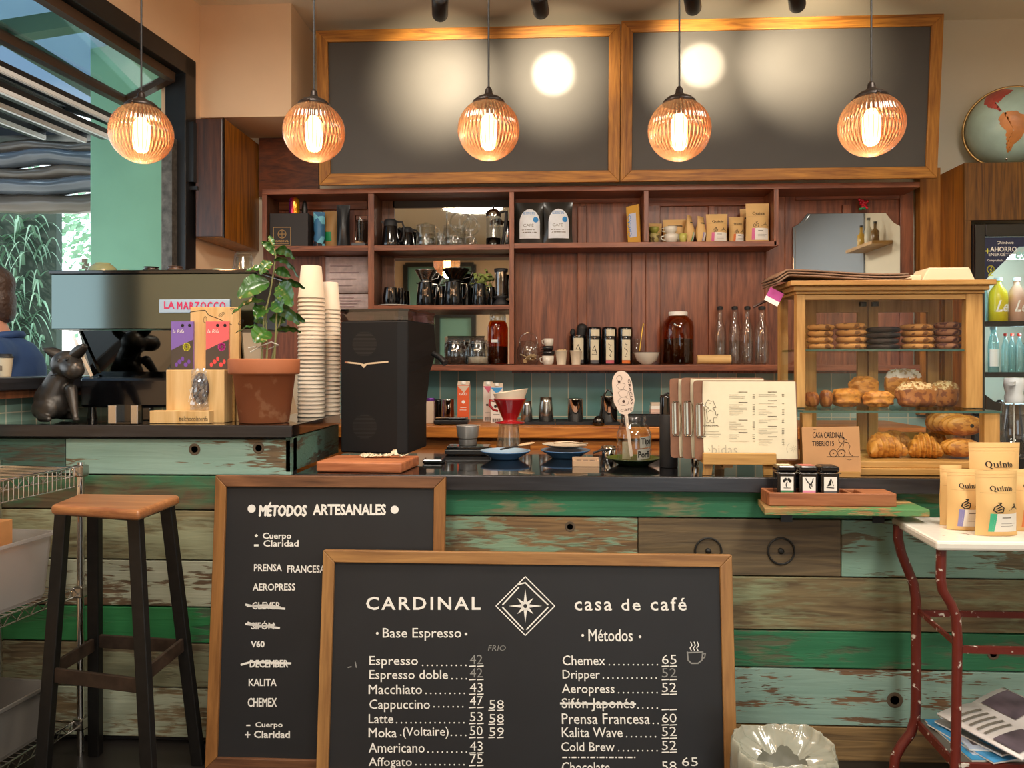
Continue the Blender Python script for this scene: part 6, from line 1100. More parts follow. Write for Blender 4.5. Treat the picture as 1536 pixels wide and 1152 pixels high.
def clipboard(px0, px1, py0, py1, Y, label, full):
    t_ = .10; o = thing('clipboard', label, 'clipboard', (X((px0+px1)/2, Y), Y, ZM+EPS+22*k), rot=(-t_, 0, 0), group='menu clipboards'); W_ = (X(px1, Y)-X(px0, Y))/2; H_ = (Z(py0, Y, 1100)-(ZM+22*k))/math.cos(t_); r = .012
    def rr(x0, x1, z0, z1, r): return [(cx_+r*math.cos(a), cz_+r*math.sin(a)) for cx_, cz_, a0 in ((x1-r, z1-r, 0), (x0+r, z1-r, 1.5708), (x0+r, z0+r, 3.1416), (x1-r, z0+r, 4.712)) for a in [a0+i*.3927 for i in range(5)]]
    MB().prism(list(reversed(rr(-W_, W_, 0, H_, r))), 0, .0035).build('board', m_hard, o)
    pw = 13*k
    b = MB(); b.grid(lambda u, v: (-W_+pw+(2*W_-pw-.004)*u, -.0012-.012*max(0, 1-u/.10)**2*abs(2*v-1)**3, .004+(H_-.008)*v), 40, 16); x_ = b.build('menu_sheet', m_paper, o)
    b = MB(); b.tube([(-W_+5*k, -.004, H_*.28), (-W_+5*k, -.004, H_*.70)], .003, 8); b.tube([(-W_+4*k, -.002, H_*.70), (-W_+13*k, -.004, H_*.71), (-W_+15*k, -.006, H_*.66), (-W_+16*k, -.006, H_*.5), (-W_+15*k, -.006, H_*.34), (-W_+13*k, -.004, H_*.28), (-W_+4*k, -.002, H_*.28)], .0018, 6); b.build('clip', m_clip, o)
    b = MB(); b.bx(-W_+3*k, -W_+9*k, -.0025, -.0005, H_*.30, H_*.69); b.build('clip_plate', m_clip, o)
    return o, W_, H_
clipboard(1006, 1130, 568, 684, 2.80, 'rearmost of the three menu clipboards, mostly hidden behind the others', 0); clipboard(1024, 1150, 567, 684, 2.775, 'middle one of the three menu clipboards', 0)
o, W_, H_ = clipboard(1042, 1198, 571, 683, 2.745, 'front menu clipboard with a printed drinks list on cream paper', 1)
fc = Face(o.location, o.rotation_euler, -.0018); T = MB(); G = MB()
pig = [(1059, 604), (1062, 600), (1067, 602), (1070, 601), (1071, 605), (1074, 611), (1069, 612), (1073, 617), (1074, 623), (1077, 621), (1075, 626), (1071, 626), (1070, 630), (1071, 634), (1067, 634), (1065, 630), (1063, 634), (1060, 634), (1061, 627), (1060, 620), (1059, 615), (1063, 612), (1058, 609), (1059, 604)]
fc.line(T, pig, .7); fc.line(T, [(1062, 618), (1065, 615), (1069, 617)], .6); fc.disc(T, 1065, 605, .7); fc.text(T, 'CARDINAL', 1055, 1078, 637, 639.6, bold=.03, sp=1.3)
fc.line(G, [(1054, 647), (1078, 647.2)], .7); fc.line(G, [(1054, 651), (1081, 651.2)], .9); fc.disc(T, 1053, 655, 1.6); fc.disc(T, 1057.5, 655, 1.3); fc.line(G, [(1064, 655), (1078, 655)], .8); fc.text(G, 'ebidas', 1058, 1106, 667, 681, bold=-.012)
rl = random.Random(21)
for cx_, rows in ((1110, ((588, 'h'), (592, 'r'), (594.5, 'r'), (597, 'r'), (603.5, 'h'), (607, 'r'), (610, 'r'), (612, 'r'), (614.5, 'r'), (617, 'r'), (619.5, 'r'), (622, 'r'), (630, 'h'), (633, 'r'), (636, 'r'), (639, 'r'), (641.5, 'r'), (643.8, 'r'), (648.5, 'h'), (652, 'r'), (655, 'r'), (657.5, 'r'), (661.5, 'r'))), (1154, ((588, 'h'), (591.5, 'r'), (594, 'r'), (601, 'h'), (605, 'r'), (610, 'h'), (614, 'r'), (616.5, 'r'), (619, 'r'), (621.5, 'r'), (624.5, 'h'), (628.5, 'r'), (631, 'r'), (633.5, 'r'), (639.5, 'h'), (643, 'r'), (645.5, 'r'), (648, 'r'), (650.5, 'r'), (655, 'h'), (659, 'r'), (661.5, 'r'), (664, 'r'), (667, 'r')))):
    for y_, t_ in rows:
        if t_ == 'h': fc.line(T, [(cx_-2, y_), (cx_+11, y_)], .9)
        else: fc.line(G, [(cx_-16, y_), (cx_-14+rl.uniform(8, 28), y_)], .75); fc.line(T, [(cx_+19, y_), (cx_+22, y_)], .8)
for a in range(8): fc.line(G, [(1190+1.5*math.cos(a*.785), 673+1.5*math.sin(a*.785)), (1190+5.5*math.cos(a*.785), 673+5.5*math.sin(a*.785))], .5)
fc.line(G, [(1190-10*math.cos(t*.2), 673-10*math.sin(t*.2)) for t in range(-3, 6)], .6)
T.build('print', mat('menu_ink', '5d5447', .8), o); G.build('fine_print', mat('menu_grey_ink', 'b3aa94', .8), o)
# chrome bits behind the easel
for px, py, w_, h_, lb, nm, m in ((1052, 705, 12, 22, 'small chrome shaker cup behind the easel rest', 'shaker_cup', m_chrome), (1079, 703, 18, 15, 'small glass dish between the feet of the easel rest', 'glass_dish', m_glassb)):
    l_ = ct(px, py); k_ = M(1, px, l_[1]); tag(MB().lathe([(w_*.42*k_, 0), (w_*.5*k_, h_*.2*k_), (w_*.52*k_, h_*.9*k_), (w_*.48*k_, h_*k_), (0, h_*.95*k_)], 24).build(nm, m, loc=(l_[0], l_[1]+.12, l_[2])), lb, 'cup')
# kraft sign
Yk = 2.70; o = thing('kraft_sign', 'hand-lettered kraft card with a drawing, on a wooden block by the display case', 'sign', (X(1249, Yk), Yk, ZM+EPS+.012), rot=(-.05, -.02, 0)); k = M(1, 1249, Yk); MB().bx(-43*k, 42*k, 0, .003, 0, 70*k).build('card', mat('kraft_card', 'b98a5c', .7, var=.05, vs=15), o, bev=.001)
fk = Face(o.location, o.rotation_euler, -.0001); T = MB(); fk.text(T, 'CASA CARDINAL', 1219, 1266, 648, 657, bold=.01); fk.text(T, 'TIBERIO15', 1218, 1251, 661.5, 669, bold=.01)
fk.line(T, [(1240, 685), (1288, 685)], .9)
for cx_, cy_, r_ in ((1250, 680, 5.5), (1262, 680, 5.5)): fk.line(T, [(cx_+r_*math.cos(t*.35), cy_+r_*math.sin(t*.35)) for t in range(19)], .7); fk.disc(T, cx_, cy_, 1)
fk.line(T, [(1256, 675), (1261, 668), (1264, 664)], .7); fk.line(T, [(1262+4*math.cos(t*.42), 660+4.5*math.sin(t*.42)) for t in range(16)], .7); fk.line(T, [(1266, 663), (1272, 664), (1275, 669), (1273, 675), (1275, 681), (1279, 684)], .7); fk.line(T, [(1266, 664), (1264, 672), (1268, 678), (1266, 684)], .6); fk.line(T, [(1263, 659), (1266, 657), (1270, 660)], .7); fk.line(T, [(1268, 688), (1274, 690), (1280, 688)], .5); fk.line(T, [(1220, 644), (1224, 644)], .7); T.build('lettering', m_ink, o)
o2_ = thing('wooden_block', 'small slotted wooden block holding up the kraft sign', 'block', (X(1255, Yk), Yk+.004, ZM+EPS)); MB().bx(-35*k, 34*k, 0, .012, 0, 14*k).build('block', w_case, o2_, bev=.002); MB().bx(-35*k, 34*k, -.010, -.0065, 0, .02).build('front_lip', w_case, o2_)
# ---------------------------------------------------------------- pastry display case
YL, YU, YK = 2.765, 2.90, 3.14; dc = thing('display_case', 'honey oak and glass pastry display case on the worktop', 'display case', (X(1340, YL), YL, ZM+EPS)); d0 = dc.location
def dx_(px, Y): return X(px, Y)-d0.x
def dzz(py, Y=YL, px=1340): return P(px, py, Y).z-d0.z
ZA = dzz(692); ZS = 1.2126-d0.z+.004; ZT = dzz(441, YU); ZP = dzz(420, YU-.03); xL, xR = dx_(1204, YL), dx_(1500, YL); yU, yK = YU-YL, YK-YL
b = MB(); b.bx(xL-.006, xR+.006, -.012, yK, 0, ZA*.5); b.bx(xL, xR, 0, yK, ZA*.5, ZA); b.build('base', w_case, dc, bev=.003)
pw = M(14, 1200, YL)
for x in (xL, xR-pw*1.6): MB().bx(x, x+(pw if x == xL else pw*1.6), 0, pw, ZA, ZS-.005).build('post', w_casez, dc, bev=.0015)
uL, uR = dx_(1195, YU), dx_(1474, YU); uw = M(13, 1200, YU); uw2 = M(24, 1460, YU)
MB().bx(uL, uL+uw, yU, yU+uw, ZS+.006, ZT).build('post', w_casez, dc, bev=.0015); MB().bx(uR-uw2, uR, yU, yU+uw, ZS+.006, ZT).build('post', w_casez, dc, bev=.0015)
for x in (uL, uR-uw): MB().bx(x, x+uw, yK-uw, yK, ZA, ZT).build('post', w_casez, dc, bev=.0015)
b = MB(); b.bx(uL-.004, uR+.004, yU-.006, yK, ZT, ZT+.012); b.bx(uL-.016, uR+.016, yU-.018, yK+.004, ZT+.012, ZT+.03); b.bx(uL-.032, uR+.032, yU-.034, yK+.01, ZT+.03, ZP); b.build('cornice', w_case, dc, bev=.003)
MB().bx(uL+uw, uR-uw2, yU+.002, yU+.02, ZT-.02, ZT-.001).build('top_rail', w_case, dc, bev=.001)
m_cg = glass('case_glass', (.985, .99, .985), .3, .015, .015)
MB().bx(uL+uw, uR-uw2, yU+.008, yU+.011, ZS+.007, ZT-.021).build('front_pane', m_cg, dc); MB().bx(xL+pw, xR-pw*1.6, .006, .009, ZA+.001, ZS-.006).build('lower_pane', m_cg, dc)
for x in (uL+.004, uR-.007): MB().bx(x, x+.003, yU+uw, yK-uw, ZS+.007, ZT-.001).build('side_pane', m_cg, dc)
MB().bx(xL-.002, xR+.002, -.006, yK-uw-.001, ZS-.004, ZS+.004).build('glass_shelf', m_greenglass, dc); ZG = 1.437-d0.z; MB().bx(uL+.008, uR-.008, yU+.014, yK-uw-.001, ZG-.004, ZG+.003).build('glass_shelf', m_greenglass, dc)
m_gedge = mat('green_glass_edge', '3f5a4e', .1, coat=.5)
MB().bx(xL-.002, xR+.002, -.0085, -.0062, ZS-.004, ZS+.004).build('shelf_edge', m_gedge, dc); MB().bx(uL+.02, uR-.02, yU+.0118, yU+.0138, ZG-.004, ZG+.003).build('shelf_edge', m_gedge, dc)
def stl(p0, p1, z0, z1, nm='door'): return (dx_(p0, YK), dx_(p1, YK), z0, z1)
for p0, p1, p2, p3 in ((1206, 1222, 1284, 1298), (1300, 1314, 1388, 1404)):
    b = MB(); y0, y1 = yK-.02, yK-.004; zb2, zt2_ = ZA+.002, ZT-.002; a, c, e_, g_ = [dx_(p, YK) for p in (p0, p1, p2, p3)]
    b.bx(a, c, y0, y1, zb2, zt2_); b.bx(e_, g_, y0, y1, zb2, zt2_); b.bx(c, e_, y0, y1, zt2_-.05, zt2_); b.bx(c, e_, y0, y1, zb2, zb2+.07); o = b.build('door', w_casez, dc); MB().bx(c, e_, y0+.007, y0+.009, zb2+.07, zt2_-.05).build('pane', m_cg, o)
    MB().lathe([(0, 0), (.007, .002), (.006, .012), (0, .014)], 12).build('knob', m_darksteel, o, ((e_+g_)/2 if p0 < 1300 else (a+c)/2, y0-.001, (zb2+zt2_)/2-.03), (math.pi/2, 0, 0))
for px in (1290, 1308): MB().bx(dx_(px, YK)-.012, dx_(px, YK)+.012, yK-.034, yK-.021, ZT-.03, ZT-.012).build('latch', m_darksteel, dc)
MB().bx(dx_(1408, YK), uR-uw-.001, yK-.02, yK-.004, ZA+.002, ZT-.002).build('back_board', w_casez, dc)
# --- cookies
m_ck = spots('golden_cookie', 'c48a48', '7a4a22', .8, 60, .56); m_ckd = spots('chocolate_cookie', '33241e', '1c1310', .8, 45, .55); m_ckr = spots('berry_cookie', '9c6a48', '5a2f26', .8, 40, .55)
def cookie(label, cat, loc, r, h, m, sd):
    rr_ = random.Random(sd); ph = [rr_.uniform(0, 6.28) for _ in range(3)]
    o = MB().lathe([(r*.8, 0), (r*.96, h*.2), (r, h*.5), (r*.94, h*.82), (r*.7, h*.97), (r*.3, h*1.0), (0, h*.98)], 36, rib=lambda t, z: .03*math.sin(2*t+ph[0])+.022*math.sin(5*t+ph[1]+z*120)+.016*math.sin(13*t+ph[2]-z*260)).build('cookie', m, loc=loc); return tag(o, label, cat)
ylv = 3.02; k = M(1, 1330, ylv)
names = (('leftmost golden', m_ck, 1231, 21), ('second golden', m_ck, 1276, 23), ('dark chocolate', m_ckd, 1325, 25), ('third golden', m_ck, 1376, 25), ('reddish berry', m_ckr, 1421, 20))
for i, (nm, m, px, r_) in enumerate(names):
    n = 4; top = (488, 486, 492, 488, 485)[i]; hh = (526.5-top)/4*k
    for j in range(n): cookie('%s cookie of the %s stack on the upper glass shelf' % (('bottom', 'second lowest', 'second highest', 'top')[j], nm), 'cookie', (X(px, ylv)+(.002*math.sin(i*3+j*5)), ylv+.001*j, d0.z+ZG+.004+hh*j), r_*k*.92, hh*.94, m, i*7+j)
# --- pastries
m_pas = spots('golden_pastry', 'cc8a38', 'a8661f', .5, 40, .54, stretch=(1, 1, 2)); m_pasd = spots('brown_pastry', 'a86a30', '7d451e', .5, 40, .54); m_alm = spots('almond_flakes', 'd8bd8c', 'a8763c', .7, 70, .52); m_sug = spots('icing_sugar', 'd9cec0', 'b89c78', .8, 50, .56)
zm_ = d0.z+ZS+.0048; yv_ = 2.99
def blobby(name, label, px, Y, z, w_, h_, dpt, m, top=None, seed=1, cat='pastry', lean=0, layers=0):
    k = M(1, px, Y); o = thing(name, label, cat, (X(px, Y), Y, z), rz=lean); rr_ = random.Random(seed); p3 = [rr_.uniform(0, 6.28) for _ in range(6)]
    def fn(u, v, s_=1, zc=0): 
        t = 6.2832*u; p = math.pi*(v-.5); c = max(0, math.cos(p))**.6; q_ = 1+.07*math.sin(3*t+p3[0])*math.cos(p)+.05*math.sin(7*t+p3[1]+3*p)+(.05*math.sin(layers*math.sin(p)*1.0+2*math.sin(t)) if layers else 0)
        z_ = math.sin(p); z_ = math.copysign(abs(z_)**.75, z_); return (w_*k/2*c*math.cos(t)*q_*s_, dpt/2*c*math.sin(t)*q_*s_, max(0, h_*k*(.5+.5*z_*q_)))
    MB().grid(lambda u, v: fn(u, v), 40, 24).build('dough', m, o)
    if top:
        b = MB(); b.grid(lambda u, v: tuple(Vector(fn(u, .60+.40*v))*1.0+Vector((0, 0, .0022+.0025*math.sin(u*60+v*31)))), 48, 14); b.build('topping', top, o)
        b = MB()
        for i in range(46):
            q_ = Vector(fn(rr_.random(), rr_.uniform(.60, .97))); n_ = Vector((rr_.uniform(-1, 1), rr_.uniform(-1, 1), rr_.uniform(.2, 1))).normalized(); u_ = n_.orthogonal().normalized()*rr_.uniform(.004, .008); w2_ = n_.cross(u_)*.6; q_ += Vector((0, 0, .004)); b.add([q_-u_, q_-w2_, q_+u_, q_+w2_], [(0, 1, 2, 3)])
        stuff(b.build('flakes', top, o))
    return o
blobby('bread_bun', 'small brown bun at the left end of the middle shelf', 1218, yv_, zm_, 20, 22, .07, m_pasd, seed=2); blobby('bread_bun', 'small brown knotted bun beside the leftmost bun', 1239, yv_-.01, zm_, 17, 25, .06, m_pasd, seed=3)
blobby('puff_pastry', 'golden square puff pastry left of centre on the middle shelf', 1269, yv_, zm_, 42, 27, .09, m_pas, seed=4, layers=9); blobby('puff_pastry', 'golden puff pastry with pale creased end on the middle shelf', 1317, yv_-.02, zm_, 42, 24, .08, m_pas, seed=5, layers=10); blobby('puff_pastry', 'flat golden pastry lying behind on top of the two puff pastries', 1297, yv_+.07, zm_+.03, 42, 32, .06, m_pas, seed=6, layers=7)
blobby('sugar_bun', 'round bun dusted with icing sugar at the top of the pastry pile', 1353, 3.075, zm_+.03, 54, 42, .05, m_pas, m_sug, seed=7); blobby('almond_croissant', 'large almond flaked pastry on the middle shelf', 1374, 2.965, zm_, 60, 36, .065, m_pasd, m_alm, seed=8, layers=6); blobby('almond_bun', 'dark bun topped with almond flakes at the right of the middle shelf', 1416, 3.035, zm_, 40, 36, .055, m_pasd, m_alm, seed=9)
zl_ = d0.z+ZA+.0008
def croissant(label, px, Y, z, L, R, rz, m=m_pas, bend=.35):
    k = M(1, px, Y); o = thing('croissant', label, 'croissant', (X(px, Y), Y, z), rz=rz); L *= k; R *= k
    def fn(u, v): s_ = (v-.5)*2; r = R*max(.02, (1-abs(s_)**2.2))**.7*(1+.09*math.cos(v*2*math.pi*6.5+.6*math.sin(6.283*u))); t = 6.2832*u; return (L/2*s_, -bend*L*(s_*s_)+bend*L*.4+r*1.05*math.cos(t), max(0, r*.95*math.sin(t)+R*.85*(1-.5*s_*s_)))
    MB().grid(fn, 24, 52).build('dough', m, o); return o
croissant('ridged golden croissant at the left of the lower shelf', 1327, 2.87, zl_, 60, 20, .15); croissant('ridged golden croissant in the middle of the lower shelf', 1386, 2.87, zl_, 48, 20, -.2); croissant('croissant partly hidden at the back of the lower shelf', 1344, 3.035, zl_, 54, 18, .2); croissant('croissant peeking out at the back behind the middle croissant', 1402, 3.035, zl_, 48, 17, -.1)
def swirl(label, px, Y, z, w_, h_, m=m_pas, dot=True):
    k = M(1, px, Y); o = thing('chocolate_roll', label, 'pastry', (X(px, Y), Y, z)); w_ *= k; h_ *= k
    def fn(u, v): t = 6.2832*u; p = math.pi*(v-.5); q_ = 1+.05*math.cos(14*v*math.pi); return (w_/2*math.cos(p)**.7*math.cos(t)*q_ if math.cos(p) > 0 else 0, .05*math.sin(p), h_/2+h_/2*max(0, math.cos(p))**.7*math.sin(t)*q_)
    MB().grid(fn, 36, 40).build('dough', m, o)
    if dot: MB().ell((w_*.08, -.05, h_*.52), (.007, .004, .007), 12, 8).build('chocolate', mat('dark_filling', '1f1310', .5), o)
    return o
swirl('spiral chocolate roll in the lower right of the case, bottom of the pile', 1440, 2.86, zl_+.005, 56, 28, dot=False); swirl('spiral chocolate roll with a dark dot lying on top of the lower pile', 1442, 2.875, zl_+M(33.5, 1440, 2.87), 60, 31); swirl('spiral roll at the back beside the one with a dark dot', 1420, 2.985, zl_+.075, 58, 36, dot=False)
# --- on top of the case
ztc = d0.z+ZP+.0012; m_bag = mat('brown_paper_bag', '7d6450', .75, var=.12, vs=12); ybc = YU+.10
for i in range(3):
    k = M(1, 1250, ybc); o = thing('paper_bag', ('bottom', 'middle', 'top')[i]+' brown paper bag in the folded pile on the display case', 'paper bag', (X(1255, ybc), ybc, ztc+.0112*i))
    def fn(u, v, i=i): s_ = (u-.5)*2; z_ = .003+.003*math.sin(u*6)+.018*(1-u)**2; x_ = s_*95*k-3*k; z_ = z_-max(0, .085-u)*.35; return (x_, -.10+.2*v+.01*i, z_ if u > .15 else z_)
    x_ = MB().grid(fn, 36, 8).build('bag', m_bag, o); s_ = x_.modifiers.new('s', 'SOLIDIFY'); s_.thickness = .006; s_.offset = 1
o = thing('flyer', 'pink and white flyer sticking out under the paper bags', 'flyer', (X(1156, 2.93), 2.93, Z(456, 2.93)), rot=(-.1, .5, 0)); MB().bx(-.028, .028, 0, .001, 0, .055).build('sheet', mat('magenta_sheet', 'b0418a', .6), o); MB().bx(-.028, .028, -.0006, -.0001, 0, .018).build('white_band', m_white, o)
o = thing('wooden_stick', 'dark wooden stick poking out at the left of the display case', 'stick', P(1130, 461, 2.98)); MB().tube([(0, 0, 0), P(1173, 438, 2.98)-P(1130, 461, 2.98)], [.005, .006], 8).build('stick', mat('dark_stick', '3a2018', .5), o)
o = thing('foam_box', 'white foam takeaway box on the right end of the display case', 'box', (X(1412, ybc), ybc-.03, ztc)); k = M(1, 1412, ybc); m_foam = mat('foam_white', 'd8c8a8', .7)
b = MB(); loft(b, [[(x0*k, 0, z*k), (x1*k, 0, z*k), (x1*k-dx2*k, .12, z*k), (x0*k+dx2*k, .12, z*k)] for x0, x1, z, dx2 in ((-34, 44, 0, 0), (-33, 43, 4, 0), (-24, 35, 22, 2))]); b.build('lid', m_foam, o, bev=.004); b = MB(); loft(b, [[(x0*k, 0, z*k), (x1*k, 0, z*k), (x1*k, .12, z*k), (x0*k, .12, z*k)] for x0, x1, z in ((-58, -35, 0), (-57, -35, 6), (-50, -35, 11))]); b.build('base', m_foam, o, bev=.003)
# ---------------------------------------------------------------- back counter goods
def cart(px, w_, dside, h_, label, m, side, tri=None, Y=4.2, txt=None):
    k = M(1, px, Y); o = thing('drink_carton', label, 'carton', bc(px, Y)); w2 = w_*k/2; H_ = h_*k; D_ = dside*k
    MB().bx(-w2, w2, 0, D_, 0, H_*.90).build('carton', m, o, bev=.0015); b = MB(); b.add([(-w2, 0, H_*.901), (w2, 0, H_*.901), (w2, D_, H_*.901), (-w2, D_, H_*.901), (-w2, D_*.5, H_), (w2, D_*.5, H_)], [(0, 1, 5, 4), (2, 3, 4, 5), (1, 2, 5), (3, 0, 4)]); b.build('gable', side, o)
    MB().lathe([(3.6*k, 0), (3.6*k, 4.5*k), (0, 4.6*k)], 16, (0, D_*.2, H_*.93)).build('cap', m_white, o)
    MB().bx(w2+.0002, w2+.0008, .002, D_-.002, .004, H_*.89).build('side_print', side, o)
    if tri: b = MB(); b.prism([(-w2, H_*.89), (w2*.1, H_*.72), (w2, H_*.89)], -.0007, -.0002); b.build('print', tri, o)
    if txt:
        b = MB(); b.text(txt, -w2*.65, H_*.66, w2*1.3, H_*.075, y=-.001, bold=.02)
        for i in range(3): b.disc((i-1)*w2*.4, H_*.12, w2*.14, -.001)
        b.disc(0, H_*.5, w2*.28, -.001); b.rect(-w2*.5, w2*.5, H_*.36, H_*.375, -.001); b.rect(-w2*.6, w2*.5, H_*.30, H_*.312, -.001); b.build('lettering', m_white, o)
    else:
        b = MB()
        for i in range(9): b.rect(-w2*.7+i*w2*.16, -w2*.7+i*w2*.16+w2*(.05+.05*(i % 2)), H_*.03, H_*.12, -.001)
        b.disc(-w2*.2, H_*.42, w2*.25, -.001); b.rect(-w2*.6, w2*.5, H_*.22, H_*.23, -.001); b.build('print', m_ink, o)
    return o
m_side = mat('carton_beige', 'cdbba6', .5)
cart(695, 18, 16, 62, 'orange drink carton on the back counter', mat('carton_orange', 'd8592a', .45), m_side, m_side, txt='GÜD'); cart(732, 14, 12, 60, 'white carton with a pink corner behind the red dripper', mat('carton_white', 'ddd0c6', .45), m_side, mat('carton_pink', 'c8607a', .5), 4.27); cart(745, 18, 14, 60, 'white carton with a blue corner behind the red dripper', mat('carton_white_b', 'ddd4cc', .45), m_side, mat('carton_blue', '3a8fc8', .5), 4.16)
def cyl_thing(name, label, cat, px, r_, h_, m, Y=4.22, tp=1.0, zoff=0, rim=True):
    k = M(1, px, Y); l_ = bc(px, Y); r = r_*k; h = h_*k; pr = [(r*.97*tp, 0), (r*tp, .002), (r, h*.97), (r*1.02, h), (r*.95, h*.995), (r*.9*tp, h*.1), (0, h*.08)] if rim else [(r*.97*tp, 0), (r*tp, .002), (r*tp, h*.55), (r*.85, h*.8), (r*.8, h), (0, h)]
    return tag(MB().lathe(pr, 28).build(name, m, loc=(l_[0], l_[1], l_[2]+zoff)), label, cat)
cyl_thing('thermos_cup', 'violet metallic cup beside the black grinder on the back counter', 'cup', 646, 6, 36, mat('violet_metal', '8a4fb8', .25, .7)); cyl_thing('milk_pitcher', 'steel milk pitcher right of the violet cup on the back counter', 'pitcher', 672, 10, 34, m_chrome, 4.25); cyl_thing('milk_pitcher', 'darker steel pitcher between violet cup and milk pitcher', 'pitcher', 658, 9, 32, m_darksteel, 4.32)
tag(MB().bx(-.045, .045, 0, .03, 0, .12).build('beige_carton', mat('beige_box', 'c9b49c', .6), loc=bc(638, 4.12), bev=.002), 'beige carton half hidden behind the black grinder', 'carton')
scale_('kitchen_scale', 'low black scale on the back counter in front of the orange carton', 651, 702, 640, 11, .10, bc(676, 4.03)); 
for a, c, lb in ((780, 832, 'short black tray under the left steel shaker on the back counter'), (834, 930, 'long black tray under the steel cups on the back counter')):
    k = M(1, a, 4.08); o = thing('tray', lb, 'tray', bc((a+c)/2, 4.08)); MB().bx(-(c-a)/2*k, (c-a)/2*k, 0, .22, 0, .008).build('base', m_blackmatt, o); MB().bx(-(c-a)/2*k, (c-a)/2*k, -.004, 0, 0, .014).build('front_rim', m_black, o); MB().bx(-(c-a)/2*k, (c-a)/2*k, .22, .224, 0, .014).build('back_rim', m_black, o)
cyl_thing('shaker', 'short steel shaker on the short black tray', 'shaker', 790, 8.5, 30, m_steel, 4.2, 1, .0088, False); cyl_thing('shaker', 'tall steel shaker on the short black tray', 'shaker', 819, 11, 36, m_steel, 4.2, 1, .0088, False); cyl_thing('steel_cup', 'wide steel cup in the middle of the long black tray', 'cup', 863, 12.5, 34, m_chrome, 4.2, .88, .0088); cyl_thing('steel_canister', 'tall steel canister behind the paddle sign', 'canister', 913, 13, 38, m_chrome, 4.2, 1, .0088)
k = M(1, 903, 4.02); o = thing('gooseneck_kettle', 'steel gooseneck spout of a kettle behind the tip jar', 'kettle', bc(898, 4.02)); MB().lathe([(7*k, 0), (9*k, 2*k), (8*k, 10*k), (4*k, 14*k), (0, 15*k)], 20).build('body', m_darksteel, o); MB().tube([(2*k, 0, 10*k), (5*k, 0, 28*k), (8*k, 0, 45*k), (12*k, 0, 54*k), (17*k, 0, 53*k), (21*k, 0, 47*k)], [.008, .006, .0055, .005, .0045, .004], 10).build('spout', m_darksteel, o)
k = M(1, 965, 4.0); o = thing('appliance', 'black box-shaped appliance behind the tip jar and flask', 'appliance', bc(970, 3.97)); MB().bx(-31*k, 30*k, 0, .25, 0, 17*k).build('body', m_blackmatt, o, bev=.004); MB().bx(-32*k, 31*k, -.003, .255, 17.2*k, 19*k).build('lid', m_blackgloss, o, bev=.002)
for i in range(3): tag(MB().bx(-7*k, 7*k, 0, .05, 0, 5*k).build('card_pack', [mat('pale_pink_card', 'd8b4a4', .6), m_white, m_side][i], loc=(bc(983, 4.05)[0]+.002*i, 4.05, ZBK+EPS*2+19.2*k+5.2*k*i)), ('pale pink card pack at the bottom of the pile on the black appliance', 'white card pack in the middle of the pile on the black appliance', 'beige card pack on top of the pile on the black appliance')[i], 'cards')
# ---------------------------------------------------------------- world globe on the plywood housing
Yq = 4.36; gl_ = P(1514, 191, Yq); zt0 = zt_+EPS; k = M(1, 1510, Yq); R = 57*k; o = thing('world_globe', 'desk globe in a brass ring on top of the plywood housing', 'globe', (gl_.x, Yq, zt0)); zc = gl_.z-zt0
sea = mat('globe_sea', 'b4d2c6', .35, var=.12, vs=9, coat=.3); MB().ell((0, 0, zc), R, 48, 32).build('sphere', sea, o)
def onsph(lon, lat, e=.0015): la, lo = math.radians(lat), math.radians(lon-40); return Vector(((R+e)*math.cos(la)*math.sin(lo), -(R+e)*math.cos(la)*math.cos(lo), zc+(R+e)*math.sin(la)))
land = {'continent_south': ('d0884a', [(2, 8), (14, 9), (24, 4), (33, -4), (40, -8), (38, -18), (30, -24), (24, -34), (15, -42), (10, -52), (6, -53), (5, -40), (6, -28), (5, -18), (-2, -8), (-3, 0)]), 'continent_north': ('c05a50', [(0, 10), (-8, 16), (-18, 22), (-30, 32), (-38, 44), (-46, 56), (-70, 60), (-75, 68), (-40, 70), (-12, 68), (0, 60), (8, 56), (18, 50), (12, 44), (0, 34), (-4, 27), (-12, 28), (-14, 20), (-6, 16)]), 'continent_east': ('c8b060', [(62, 14), (70, 34), (88, 34), (88, -20), (84, -6), (70, 4)])}
for nm, (c_, pts) in land.items():
    cx_ = sum(p[0] for p in pts)/len(pts); cy_ = sum(p[1] for p in pts)/len(pts); b = MB(); rr_ = random.Random(2); fine = []
    for i, p in enumerate(pts):
        q_ = pts[(i+1) % len(pts)]
        for j in range(5): t = j/5; fine.append((p[0]+(q_[0]-p[0])*t+rr_.uniform(-1, 1), p[1]+(q_[1]-p[1])*t+rr_.uniform(-1, 1)))
    n = len(fine); rg = [[onsph(cx_+(p[0]-cx_)*s_, cy_+(p[1]-cy_)*s_) for p in fine] for s_ in (1, .75, .5, .25, .02)]
    for ri in range(4): b.add(rg[ri]+rg[ri+1], [(i, (i+1) % n, n+(i+1) % n, n+i) for i in range(n)], True)
    b.build(nm, mat(nm+'_print', c_, .4, var=.25, vs=12), o)
brass = mat('brass_ring', 'b8925a', .3, .7); tl = math.radians(20)
b = MB()
for s_ in (1.05,): 
    n = 48; pts = [Vector((R*1.055*math.cos(6.2832*i/n)*1.0, 0, R*1.055*math.sin(6.2832*i/n))) for i in range(n)]; Rm = Matrix.Rotation(math.radians(-25), 3, 'Z'); pts = [Rm @ p+Vector((0, 0, zc)) for p in pts]
    b.tube(pts, .007, 8, True)
b.build('meridian_ring', brass, o); MB().lathe([(.09, 0), (.09, .008), (.03, .02), (.015, max(.025, zc-R*1.1)), (0, max(.026, zc-R*1.1))], 28).build('stand', brass, o)
MB().ell(Vector((-.40*R, -.12, zc-R*.98)), .007, 10, 8).build('axis_knob', m_chrome, o)
